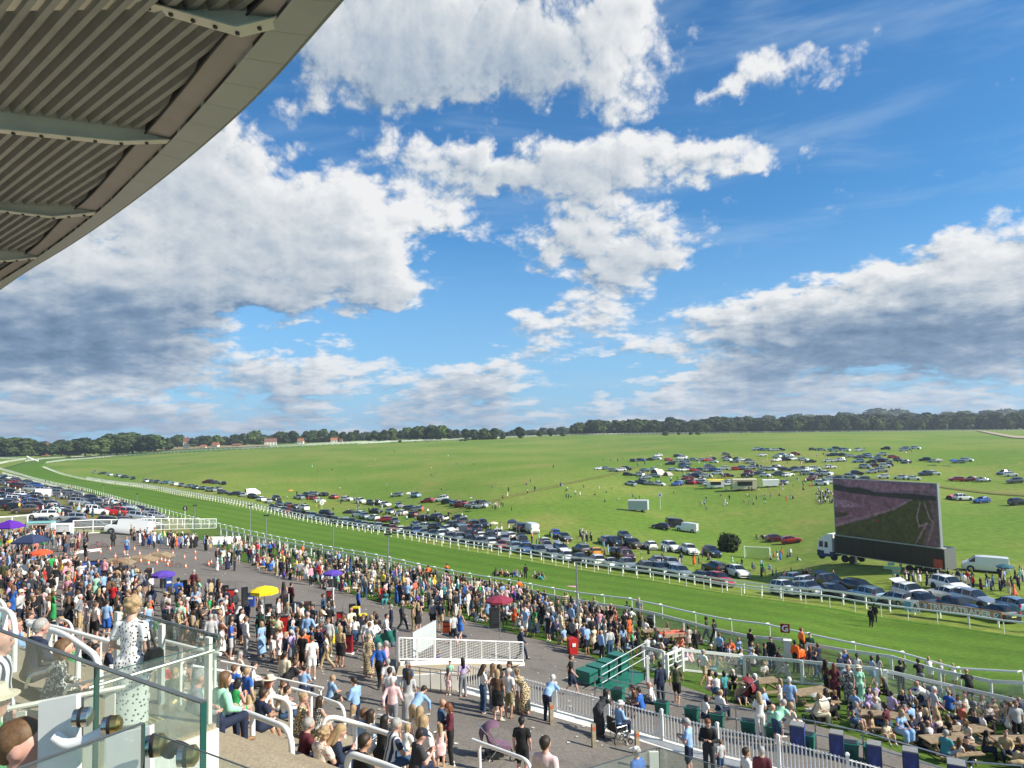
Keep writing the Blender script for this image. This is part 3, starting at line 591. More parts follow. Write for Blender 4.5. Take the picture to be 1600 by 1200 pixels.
# ------------------------------------------------------------ racecourse rails and fences
def rail_fence(name, label, cat, base, hgt, step, rails, post_r=.03, swan=0., mesh=None, near=130., world=False, smooth=2, group=None, flat=False, min_px=9.):
    P_ = base if world else [G(*p) for p in base]
    P_ = resample(smooth_line(P_, smooth) if smooth else P_, step); P_ = on_ground(P_); o0 = P_[len(P_) // 2].copy()
    t = thing(name, o0, 0, label, cat, group); stuff = MB(); npost = 0; base_mesh = None
    pm = MB()
    if swan: pm.tube(round_path([(0, 0, -.1), (0, 0, hgt - .02), (swan, 0, hgt)], .25, 5), post_r, 6)
    elif flat: pm.box((0, 0, hgt / 2 - .05), (flat, flat, hgt + .1)); pm.box((0, 0, hgt + .02), (flat * 1.15, flat * 1.15, .04))
    else: pm.tube([(0, 0, -.1), (0, 0, hgt)], post_r, 6)
    pme = pm.mesh('post', PAINT, smooth=not flat)
    for i, p in enumerate(P_):
        d = (P_[min(i + 1, len(P_) - 1)] - P_[max(i - 1, 0)]); a = math.atan2(d.y, d.x); q = proj(p)
        if hgt * FPX / max(q[2], 1) > min_px and npost < 290: link('post', pme, t, p - o0, a + math.pi / 2 + random.uniform(-.02, .02)); npost += 1
        else:
            w = max(post_r * 1.3, .03); stuff.box((p.x - o0.x, p.y - o0.y, p.z - o0.z + hgt / 2), (w * 2, w * 2, hgt), rz=a)
    if stuff.v: stuff.build('distant_posts', PAINT, t, kind='stuff')
    for (h, r_, kind_) in rails:
        mb = MB(); off = []
        for i, p in enumerate(P_):
            d = (P_[min(i + 1, len(P_) - 1)] - P_[max(i - 1, 0)]).normalized(); s_ = Vector((-d.y, d.x, 0)) * (swan if swan else 0); off.append(p - o0 + Vector((0, 0, h)) + s_ + Vector((0, 0, random.uniform(-.012, .012))))
        if kind_ == 'flat':
            vs = []
            for i, p in enumerate(off): vs += [p + Vector((0, 0, r_)), p - Vector((0, 0, r_))]
            d0 = (off[1] - off[0]).normalized(); s_ = Vector((-d0.y, d0.x, 0)) * .022; vv = [v - s_ for v in vs] + [v + s_ for v in vs]; n = len(vs); fs = []
            for i in range(0, n - 2, 2): fs += [(i, i + 1, i + 3, i + 2), (n + i, n + i + 2, n + i + 3, n + i + 1), (i, i + 2, n + i + 2, n + i), (i + 1, n + i + 1, n + i + 3, i + 3)]
            mb.add(vv, fs)
        else: mb.tube(off, r_, 6)
        mb.build('rail', PAINT, t, smooth=kind_ != 'flat')
    if mesh:
        h0, h1, m = mesh; mb = MB()
        for a, b in zip(P_, P_[1:]): mb.add([a - o0 + zz * h0, b - o0 + zz * h0, b - o0 + zz * h1, a - o0 + zz * h1], [(0, 1, 2, 3)])
        mb.build('wire_mesh', m, t)
    return t, P_
def meshmat(name, col, cell, wire, ax='XZ'):
    m = bpy.data.materials.new(name); m.use_nodes = True; g = NG(m.node_tree); b = m.node_tree.nodes['Principled BSDF']; b.inputs['Base Color'].default_value = (*col, 1); b.inputs['Roughness'].default_value = .4
    t = g.n('ShaderNodeTexCoord'); s_ = g.n('ShaderNodeSeparateXYZ'); g.l(t.outputs['Object'], s_.inputs[0]); fs = []
    L = g.m('SQRT', g.m('ADD', g.m('POWER', s_.outputs[0], 2.), g.m('POWER', s_.outputs[1], 2.)))
    for v in (L, s_.outputs[2]): fs.append(g.m('LESS_THAN', g.m('FRACT', g.m('ADD', g.m('DIVIDE', v, cell), 500.)), wire / cell))
    g.l(g.m('MAXIMUM', fs[0], fs[1]), b.inputs['Alpha']); return m
WIRE = meshmat('wire_mesh', (.5, .52, .5), .075, .014); WIREW = meshmat('white_wire_mesh', (.6, .62, .6), .12, .011)
rail_fence('running_rail', 'white swan necked running rail on the stand side of the race track', 'rail', NEAR[1:] , 1.25, 3.0, [(1.25, .062, 'round')], .04, swan=.55)
rail_fence('running_rail', 'white running rail with straight posts on the infield side of the race track', 'rail', FAR, 1.25, 2.6, [(1.25, .085, 'round')], .045, min_px=11)
def outward(base, d):                     # shift a ground line sideways, away from the camera
    P_ = smooth_line([G(*p) for p in base], 1); out = []
    for i, p in enumerate(P_):
        t = (P_[min(i + 1, len(P_) - 1)] - P_[max(i - 1, 0)]).normalized(); n = Vector((-t.y, t.x, 0)); n = n if n.dot(Vector((.76, .65, 0))) > 0 else -n; out.append(p + n * d)
    return out
rail_fence('crowd_fence', 'white double railed crowd fence behind the infield running rail and in front of parked cars', 'fence', outward(FAR[:-2], 3.2), 1.25, 2.4, [(1.3, .10, 'flat'), (.66, .06, 'flat')], .06, flat=.14, world=True, min_px=11)
CF = [(1900,1168),(1600,1103),(1417,1067),(1332,1052),(1262,1039)]
rail_fence('crowd_fence', 'white meshed crowd fence right of the red letter sign with people leaning on it', 'fence', CF, 1.15, 2.4, [(1.2, .09, 'flat'), (.25, .05, 'flat')], .05, flat=.12, mesh=(.28, 1.08, WIRE), smooth=1)
CF2 = [(1228,1031),(1040,990),(900,963),(742,925),(600,893),(470,866),(400,851),(345,838)]
rail_fence('crowd_fence', 'white meshed crowd fence along the packed lawn left of the red letter sign', 'fence', CF2, 1.15, 2.4, [(1.2, .09, 'flat'), (.25, .05, 'flat')], .05, flat=.12, mesh=(.28, 1.08, WIRE), smooth=1)
CF3 = [(1660,1150),(1600,1137),(1516,1117),(1385,1087)]
rail_fence('enclosure_fence', 'white railed wire fence behind the picnic tables at the right edge', 'fence', CF3, 1.2, 3.4, [(1.2, .08, 'flat'), (.12, .05, 'flat')], .06, flat=.15, mesh=(.16, 1.12, WIRE), smooth=0)
CF4 = [(1372,1084),(1247,1070),(1184,1061),(1127,1056),(1068,1050)]
rail_fence('enclosure_fence', 'white railed wire fence enclosing the lawn behind the red pushchair', 'fence', CF4, 1.2, 3.0, [(1.2, .08, 'flat'), (.12, .05, 'flat')], .06, flat=.15, mesh=(.16, 1.12, WIRE), smooth=0)
rail_fence('enclosure_fence', 'short white wire fence at the corner beside the man in the navy suit', 'fence', [(1006,1046),(1038,1055)], 1.2, 1.5, [(1.2, .08, 'flat'), (.12, .05, 'flat')], .06, flat=.13, mesh=(.16, 1.12, WIRE), smooth=0)
rail_fence('enclosure_gate', 'white gate of horizontal rails standing open by the corner post', 'gate', [(1043,1062),(1066,1050)], 1.25, 1.4, [(1.25, .07, 'flat'), (.95, .02, 'flat'), (.65, .02, 'flat'), (.35, .02, 'flat')], .06, flat=.16, smooth=0)
# distant rails of the course
for pts, lb, h, st in ((BEND_IN[1:], 'inner white rail sweeping round the far bend', 1.5, 6.), (BEND_OUT[1:], 'outer white rail sweeping round the far bend', 1.5, 6.),
      ([(0,716.5),(25,717.5),(60,718.5)], 'white rail crossing the course at far left', 1.6, 5.), ([(42,714),(60,722)], 'white diagonal rail at the far crossing', 1.6, 5.), ([(-40,735),(0,724),(40,718)], 'far left white rail beside the crossing', 1.4, 5.),
      ([(795,683.5),(900,680.6),(1000,678.8),(1110,677.5),(1300,675.6),(1500,673.9),(1700,672)], 'white rail along the top of the downs below the dark wood', 1.7, 5.), ([(560,694.5),(640,690),(720,686.5),(880,680.5)], 'distant white rail on the brow left of the wood', 1.4, 7.)):
    rail_fence('course_rail', lb, 'rail', pts, h, st, [(h, .12, 'flat'), (h * .5, .07, 'flat')], .09, smooth=1)
CFL = [(4,741),(60,756),(125,775),(200,795),(285,822)]
rail_fence('crowd_fence', 'white fence between the packed car park and the course at far left', 'fence', CFL, 1.2, 3., [(1.2, .06, 'flat'), (.6, .04, 'flat')], .05, flat=.1, smooth=1)
# picket fence on its concrete kerb, pickets one by one
PKT = [G(*p) for p in ((725,1080),(831,1108),(922,1133),(991,1151),(1040,1166),(1150,1195),(1300,1237),(1450,1280))]
kerb = MB(); kp = resample(PKT, 1.0); kp = on_ground(kp)
t = thing('picket_fence', kp[0], 0, 'low white picket fence on a pale concrete kerb between concourse and lawn', 'fence'); o0 = kp[0]
for a, b in zip(kp, kp[1:]):
    d = (b - a).normalized(); n = Vector((-d.y, d.x, 0)); n = n if n.y < 0 else -n
    vs = [a - o0 + n * .55 + zz * -.2, b - o0 + n * .55 + zz * -.2, b - o0 - n * .12 - zz * .2, a - o0 - n * .12 - zz * .2]; vs += [v + zz * .38 for v in vs]
    kerb.add(vs, [(0, 1, 5, 4), (1, 2, 6, 5), (2, 3, 7, 6), (3, 0, 4, 7), (4, 5, 6, 7)])
kerb.build('kerb', CONCW, t)
pp = resample(PKT, 2.05); pp = on_ground(pp, .18); pk = MB(); pk.box((0, 0, .5), (.045, .018, .88)); pkm = pk.mesh('picket', PAINT); po = MB(); po.box((0, 0, .5), (.1, .1, 1.1)); po.box((0, 0, 1.08), (.13, .13, .06), taper=.5); pom = po.mesh('post', PAINT); npk = 0; rest = MB()
rl_ = MB()
for j, (a, b) in enumerate(zip(pp, pp[1:])):
    d = b - a; az_ = math.atan2(d.y, d.x); link('post', pom, t, a - o0, az_)
    for h in (.13, .9): rl_.tube([a - o0 + zz * h, b - o0 + zz * h], .022, 4)
    for k in range(1, 17):
        p = a.lerp(b, k / 17) - o0
        if npk < 285: link('picket', pkm, t, p, az_); npk += 1
        else: rest.box((p.x, p.y, p.z + .5), (.035, .018, .84), rz=az_)
rl_.build('rail', PAINT, t)
if rest.v: rest.build('pickets', PAINT, t, kind='stuff')
# wooden edging posts with orange tips along the concourse
for px, py, lb in ((928,1172,'weathered wooden post left of the wheelchair'), (996,1182,'weathered wooden post right of the wheelchair'), (862,1136,'wooden post below the man in blue leaning on the fence'), (808,1117,'short wooden post behind the group by the picket fence')):
    p = G(px, py); t = thing('edging_post', p, .4, lb, 'post', 'wooden posts along the picket fence'); mb = MB(); mb.box((0, 0, .42), (.14, .1, .9)); mb.build('post', mat('weathered_wood', (.30, .25, .17), .8, var=.3, vs=6, bump=.3), t); mb = MB(); mb.box((0, -.053, .72), (.09, .01, .12)); mb.build('reflector', mat('orange_red', (.6, .1, .03), .5), t)
# ------------------------------------------------------------ trees
def leafmat(name, a, b):
    m = bpy.data.materials.new(name); m.use_nodes = True; g = NG(m.node_tree); p = m.node_tree.nodes['Principled BSDF']; p.inputs['Roughness'].default_value = .75; p.inputs['Specular IOR Level'].default_value = .2
    pos = g.n('ShaderNodeNewGeometry').outputs['Position']; oi = g.n('ShaderNodeObjectInfo').outputs['Random']
    c = g.mix(g.mr(g.noise(pos, .22, 4, .7), .35, .65), a + (1,), b + (1,)); k = g.mr(oi, 0, 1, .7, 1.35, 'LINEAR'); cc = g.n('ShaderNodeCombineColor'); [g.l(k, i) for i in cc.inputs[:3]]
    g.l(g.mix(1., c, cc.outputs[0], 'MULTIPLY'), p.inputs['Base Color']); return m
LEAF = leafmat('dark_foliage', (.028, .048, .016), (.058, .085, .027)); LEAF2 = leafmat('light_foliage', (.04, .07, .014), (.085, .115, .03)); BARK = mat('bark', (.09, .07, .05), .9, bump=.4)
def tree_meshes(seed, h, w, nleaf=900, leaf=.75, conifer=False, low=.12):
    r = np.random.RandomState(seed); mb = MB(); th = h * .42; mb.tube([(0, 0, -.5), (w * .01, 0, th * .5), (w * .03, w * .02, th), (w * .04, 0, h * .75)], .3, 7, rs=[w * .04, w * .03, w * .022, w * .006])
    for k in range(6):
        a = r.rand() * 6.28; z = h * (.25 + .3 * r.rand()); L = w * .4 * (.6 + .4 * r.rand()); mb.tube([(0, 0, z), (math.cos(a) * L * .5, math.sin(a) * L * .5, z + L * .35), (math.cos(a) * L, math.sin(a) * L, z + L * .8)], .1, 5, rs=[w * .018, w * .011, w * .004])
    lobes = []
    for k in range(13):
        a = r.rand() * 6.28; rr = w * .32 * math.sqrt(r.rand()); z = h * (low + .2 + (.62 - low) * r.rand()); s_ = w * (.15 + .12 * r.rand()) * (1.15 - .5 * max(0, z / h - .5)); lobes.append((math.cos(a) * rr * (1.2 - .7 * z / h), math.sin(a) * rr * (1.2 - .7 * z / h), z, s_))
    lobes.append((0, 0, h * .82, w * .2)); lobes.append((0, 0, h * .5, w * .34))
    L_ = np.array(lobes); idx = r.choice(len(L_), nleaf, p=L_[:, 3] ** 2 / (L_[:, 3] ** 2).sum()); d = r.randn(nleaf, 3); d /= np.linalg.norm(d, axis=1)[:, None]; rad = (.72 + .36 * r.rand(nleaf))[:, None]
    c = L_[idx, :3] + d * rad * L_[idx, 3:4]; c[:, 2] = np.maximum(c[:, 2], h * low * (.6 + .8 * r.rand(nleaf)))
    lf = MB(); S = leaf * w / 9.
    t1 = r.randn(nleaf, 3); t1 -= d * (t1 * d).sum(1)[:, None] * .75; t1 /= np.linalg.norm(t1, axis=1)[:, None]; t2 = np.cross(d, t1)
    for i in range(nleaf):
        s1, s2 = S * (.6 + .7 * r.rand()), S * (.45 + .5 * r.rand()); p = c[i]; a, b = t1[i] * s1, t2[i] * s2; k = d[i] * S * .3
        lf.add([p - a - b * .4, p - b + k, p + a * .9 - b * .2, p + a * .5 + b, p - a * .6 + b * .8 - k], [(0, 1, 2, 3, 4)])
    return mb.mesh('trunk', BARK), lf
TREES = []
for sd, h, w in ((1, 13, 11), (2, 15, 12), (3, 11, 12), (4, 14, 9), (5, 9, 9), (6, 16, 10)):
    tm, lf = tree_meshes(sd, h, w, 1250, low=.02); lm = lf.mesh('crown', LEAF2 if sd in (3, 5) else LEAF)
    TREES.append((tm, lm, h, w))
def put_tree(px, py, hpx, Y, label, kind=None, wf=1., group='trees along the skyline'):
    p = at(px, py, Y); tm, lm, h, w = TREES[kind if kind is not None else random.randrange(6)]; s_ = hpx / FPX * Y / h
    t = thing('tree', (p.x, p.y, p.z - .3), random.random() * 6.28, label, 'tree', group, (s_ * wf, s_ * wf, s_)); link('trunk', tm, t); link('crown', lm, t); return t
rt_ = random.Random(11)
# left belt: overlapping round oaks in front of a lower hedge line
LT = [(-12,716,34),(8,716,30),(22,716,32),(38,715,30),(52,714,26),(64,713,22),(82,712,20),(96,711,26),(108,711,22),(120,710,24),(133,710,27),(146,709,22),(158,709,25),(172,708,30),(183,708,28),(195,707,26),(207,706,30),(219,706,27),(231,705,26),(243,704,24)]
for px, py, h in LT: put_tree(px, py, h, 800 + rt_.uniform(-15, 40), 'broad dark green tree in the belt at far left beyond the crossing', wf=1.6, group='belt of trees at far left')
for px, py, h in [(250,699,14),(262,699,15),(277,698,17),(300,697,13),(318,697,15),(326,696,14),(340,696,15),(352,695,13),(366,695,15),(380,695,16),(396,694,19),(410,694,12),(436,692,16),(446,692,15),(458,692,18),(480,691,16),(492,691,17),(506,690,18),(520,690,16),(537,690,14),(556,689,16),(548,689,13)]:
    put_tree(px, py, h * 1.1, 960 + rt_.uniform(-40, 60), 'small distant tree among the white houses left of centre', wf=1.2, group='distant trees among the houses')
for px, py, h in [(585,689,18),(600,689,19),(612,689,20),(626,688,17),(640,688,20),(652,688,22),(664,688,22),(676,688,24),(688,688,23),(700,687,19),(712,687,16),(575,689,12),(592,689,13)]:
    put_tree(px, py, h, 840 + rt_.uniform(-20, 30), 'bushy tree in the clump on the brow left of centre', wf=1.2, group='tree clump on the brow')
for px, py, h, lb in ((728,687,19,'rounded tree just left of the two big oaks on the skyline'), (742,688,19,'medium oak left of the broadest skyline oak'), (758,688,20,'tall rounded oak on the skyline near the centre'), (772,688,21,'broad rounded oak beside the tall one on the skyline'), (786,687,13,'small tree between the broad oak and the lone oak'), (812,685,20,'lone round oak standing clear on the skyline'), (843,681,9,'tiny tree on the brow right of the lone oak'), (860,681,10,'small bush like tree on the brow before the wood')):
    put_tree(px, py + 1, h, 800, lb, wf=1.2)
for px, py, h in [(728,690,5),(720,690,4),(575,695,4),(625,691,4),(650,692,3),(668,692,3),(1040,680,7),(1060,679,4),(1080,679,5),(1090,679,6),(880,681,6)]:
    put_tree(px, py, h, 760, 'low dark bush on the brow of the downs', kind=4, wf=1.5, group='low bushes on the brow')
# the long wood at right: its nearest edge as single trees, the mass behind as one body
x = 895.
while x < 1660:
    hh = 20 if x < 930 else 20.5 + 3.5 * math.sin(x * .021) + (2 if x > 1250 else 0)
    put_tree(x, 680.5 - (x - 900) * .0115 - (1 if x > 1100 else 0), hh * rt_.uniform(.78, 1.08), 900 + rt_.uniform(-8, 25), 'dense dark tree in the front row of the long wood at right', wf=1.15, group='front row of the long wood'); x += rt_.uniform(5.5, 9.5)
wood_v, wood_f, no = [], [], 0
for tm, lm, h, w in TREES[:3]:
    pass
def bulk(name, spots, label, nmax=None):
    V, F, n0 = [], [], 0
    cache = {}
    for px, py, hpx, Y, kd, wf in spots:
        if kd not in cache:
            me = TREES[kd][1]; co = np.empty(len(me.vertices) * 3); me.vertices.foreach_get('co', co); cache[kd] = co.reshape(-1, 5, 3)[::3]
        c = cache[kd]; p = at(px, py, Y); s_ = hpx / FPX * Y / TREES[kd][2]; a = random.random() * 6.28; ca, sa = math.cos(a), math.sin(a)
        q = c * np.array([s_ * wf * 1.0, s_ * wf, s_]); cen = q.mean(1, keepdims=True); q = cen + (q - cen) * 1.6; q = np.stack([q[..., 0] * ca - q[..., 1] * sa, q[..., 0] * sa + q[..., 1] * ca, q[..., 2]], -1) + np.array(p); V.append(q.reshape(-1, 3))
    V = np.concatenate(V); nf = len(V) // 5; me = bpy.data.meshes.new(name); me.vertices.add(len(V)); me.vertices.foreach_set('co', V.ravel()); me.loops.add(len(V)); me.loops.foreach_set('vertex_index', np.arange(len(V))); me.polygons.add(nf); me.polygons.foreach_set('loop_start', np.arange(0, len(V), 5)); me.polygons.foreach_set('loop_total', np.full(nf, 5)); me.update(); me.materials.append(LEAF)
    return link(name, me, kind='stuff', label=label)
sp_ = []
for row in range(3):
    x = 925.
    while x < 1700:
        sp_.append((x, 680 - (x - 900) * .0115 - row * 1.0, rt_.uniform(17, 22) + row * 1.2 + (2 if x > 1230 else 0), 935 + row * 40, rt_.randrange(6), 1.3)); x += rt_.uniform(9, 14)
bulk('wood', sp_, 'dark mass of woodland behind the front trees at right')
sp2 = []
for x0, x1, y0, y1, hp, Y in ((1200,1700,676,671,29,1500),(1250,1700,675,670,31,1900),(240,900,700,683,15,1250),(-60,260,716,704,22,900),(230,560,700,690,11,1050),(830,900,683,681,9,1100)):
    x = float(x0)
    while x < x1: sp2.append((x, y0 + (y1 - y0) * (x - x0) / (x1 - x0), hp * rt_.uniform(.7, 1.1), Y, rt_.randrange(6), 1.6)); x += hp * .5
bulk('treeline', sp2, 'distant hazy treeline along the horizon')
p = G(1138, 861); tmb, lfb = tree_meshes(21, 2.5, 5.4, 1700, .42, low=.0); bsh = thing('bush', p, 0, 'single dark green bush on the infield beside the football goal', 'bush'); link('stems', tmb, bsh); link('foliage', lfb.mesh('foliage', LEAF), bsh)
# ------------------------------------------------------------ houses beyond the course
BRICK = mat('red_brick', (.30, .13, .08), .85, var=.2, vs=3); RENDERW = mat('white_render', (.72, .68, .60), .8); TILE = mat('brown_tiles', (.20, .09, .06), .8, var=.2, vs=2); PANE = mat('window_glass', (.03, .04, .05), .1); TILE2 = mat('orange_tiles', (.36, .14, .07), .8, var=.2, vs=2)
def house(px, py, wpx, hpx, Y, wall, roofm, label, rz=0., gable=True):
    p = at(px, py, Y); w = wpx / FPX * Y; h = hpx / FPX * Y * .52; rh = hpx / FPX * Y * .48; d = w * .6; t = thing('house', p, rz, label, 'house', 'houses beyond the far bend')
    mb = MB(); mb.box((0, 0, h / 2 - 2), (w, d, h + 4)); wl = mb.build('wall', wall, t)
    mb = MB(); mb.prism([(-d / 2 - .4, h), (d / 2 + .4, h), (0, h + rh)], -w / 2 - .3, w / 2 + .3, axis='X'); rf = mb.build('roof', roofm, t)
    mb = MB(); mb.box((w * .3, 0, h + rh * .9), (1., .9, rh * .8)); mb.build('chimney', BRICK, rf)
    for i in range(max(2, int(w / 3.5))):
        for lv in range(2 if h > 4.5 else 1):
            x = -w / 2 + w * (i + .5) / max(2, int(w / 3.5)); mb = MB(); mb.box((x, -d / 2 - .02, h * (.3 + .42 * lv) if h > 4.5 else h * .5), (1.5, .08, 1.3)); f = mb.build('window', RENDERW, t); mb = MB(); mb.box((x, -d / 2 - .07, h * (.3 + .42 * lv) if h > 4.5 else h * .5), (1.25, .04, 1.05)); mb.build('pane', PANE, f)
    return t
house(70, 708, 11, 16, 860, BRICK, TILE, 'tall red brick house between the two tree belts at far left', .3)
house(291, 698, 8, 14, 930, RENDERW, TILE, 'narrow white house half hidden by trees', .2); house(337, 700, 10, 9, 900, RENDERW, TILE2, 'low pinkish house with a bright tiled roof', -.2); house(370, 699, 12, 6, 900, BRICK, TILE, 'low brown roofed house right of the pinkish one', .1); house(318, 701, 8, 6, 890, RENDERW, TILE2, 'small orange roofed cottage', 0)
house(423, 696, 18, 11, 880, RENDERW, TILE, 'wide white house with two brown gables', .3); house(470, 694, 9, 9, 880, RENDERW, TILE2, 'small white house with an orange roof', 0); house(522, 692, 10, 8, 880, RENDERW, TILE2, 'white house with red roof at the end of the row', .2); house(533, 692, 5, 6, 880, RENDERW, TILE, 'tiny white outbuilding beside the red roofed house', 0)
t = thing('radio_mast', at(729, 688, 1100), 0, 'thin lattice mast on the skyline left of the oaks', 'mast'); mb = MB(); mb.tube([(0, 0, 0), (0, 0, 30)], .25, 4, rs=[.35, .1]); mb.build('mast', STEEL, t)
for px, yb, yt, lb in ((883,682,668,'thin tall pole on the brow left of the wood'), (1480,672,664,'short pole at the edge of the wood')):
    a = at(px, yb, 840); mb = MB(); hh = (yb - yt) / FPX * 840; mb.tube([(0, 0, 0), (0, 0, hh)], .2, 5); mb.box((0, 0, hh), (1.4, 1.4, .8)); mb.build('pole', STEEL, None, label=lb, cat='pole').location = a
# ------------------------------------------------------------ people: smooth implicit bodies turned into meshes
def V3(*a): return np.array(a, float)
def surface_nets(F, org, h):
    nx, ny, nz = F.shape; ins = F < 0
    c = np.zeros((nx - 1, ny - 1, nz - 1), int); sm = np.zeros((nx - 1, ny - 1, nz - 1, 3)); ct = np.zeros((nx - 1, ny - 1, nz - 1))
    sl_ = lambda A, o: A[o[0]:o[0] + nx - 1, o[1]:o[1] + ny - 1, o[2]:o[2] + nz - 1]
    cor = [(i, j, k) for i in (0, 1) for j in (0, 1) for k in (0, 1)]
    for a in cor: c += sl_(ins, a)
    act = (c > 0) & (c < 8)
    for a in cor:
        for ax in range(3):
            if a[ax] == 1: continue
            b = list(a); b[ax] = 1; fa, fb = sl_(F, a), sl_(F, b); cr = (fa < 0) != (fb < 0); t = np.where(cr, fa / np.where(fa - fb == 0, 1, fa - fb), 0)
            p = np.zeros(sm.shape); p[...] = a; p[..., ax] += t; sm += p * cr[..., None]; ct += cr
    idx = -np.ones(act.shape, int); idx[act] = np.arange(act.sum()); ii = np.argwhere(act); v = (ii + sm[act] / ct[act][:, None]) * h + org; Q = []
    for ax in range(3):
        o1, o2 = [(1, 2), (2, 0), (0, 1)][ax]; n = [nx, ny, nz]; sA = [slice(1, n[0] - 1), slice(1, n[1] - 1), slice(1, n[2] - 1)]; sA[ax] = slice(0, n[ax] - 1); sB = list(sA); sB[ax] = slice(1, n[ax])
        a, b = ins[tuple(sA)], ins[tuple(sB)]
        for flip in (0, 1):
            e = np.argwhere((a & ~b) if not flip else (~a & b)) + np.array([0 if k == ax else 1 for k in range(3)])
            if not len(e): continue
            def cell(d1, d2): q = e.copy(); q[:, o1] -= d1; q[:, o2] -= d2; return idx[q[:, 0], q[:, 1], q[:, 2]]
            q = np.stack([cell(1, 1), cell(0, 1), cell(0, 0), cell(1, 0)], 1); Q.append(q[:, ::-1] if flip else q)
    return v, np.concatenate(Q)
SK, TP, BT, SH, HR, DK = 0, 1, 2, 3, 4, 5
def prim_d(P_, pr):
    a, b, ra, rb = V3(*pr[0]), V3(*pr[1]), pr[2], pr[3]; fl = pr[5] if len(pr) > 5 else None
    A = P_
    if fl is not None: s_ = np.array([1, 1 / fl, 1]); A = (P_ - a) * s_ + a; b = (b - a) * s_ + a
    ab = b - a; L = (ab ** 2).sum()
    if len(pr) > 6:                       # flat hem instead of a rounded end
        t_ = ((A - a) @ ab) / L; h = np.clip(t_, 0, 1.3); side = np.linalg.norm(A - a - h[:, None] * ab, axis=1) - (ra + (rb - ra) * h); return np.maximum(side * (fl if fl is not None and fl < 1 else 1), (t_ - 1) * math.sqrt(L))
    h = np.clip(((A - a) @ ab) / L, 0, 1) if L > 1e-9 else np.zeros(len(A)); d = np.linalg.norm(A - a - h[:, None] * ab, axis=1) - (ra + (rb - ra) * h)
    return d * (fl if fl is not None and fl < 1 else 1)
def sdf_mesh(prims, h, k=.025):
    pts = np.array([p for pr in prims for p in (pr[0], pr[1])]); rm = max(max(p[2], p[3]) for p in prims) + .04; lo = pts.min(0) - rm; hi = pts.max(0) + rm; n = np.ceil((hi - lo) / h).astype(int) + 2
    gx, gy, gz = [lo[i] + h * np.arange(n[i]) for i in range(3)]; P_ = np.stack(np.meshgrid(gx, gy, gz, indexing='ij'), -1).reshape(-1, 3); D = np.full(len(P_), 9.)
    for pr in prims:
        d = prim_d(P_, pr); kk = k; hh = np.clip(.5 + .5 * (D - d) / kk, 0, 1); D = D * (1 - hh) + d * hh - kk * hh * (1 - hh)
    v, q = surface_nets(D.reshape(n), lo, h); c = v[q].mean(1); dd = np.stack([prim_d(c, pr) for pr in prims], 1); tg = np.array([pr[4] for pr in prims])[dd.argmin(1)]
    return v, q, tg
def rotx(v, a, o=(0, 0, 0)): y, z = v[1] - o[1], v[2] - o[2]; return (v[0], o[1] + y * math.cos(a) - z * math.sin(a), o[2] + y * math.sin(a) + z * math.cos(a))
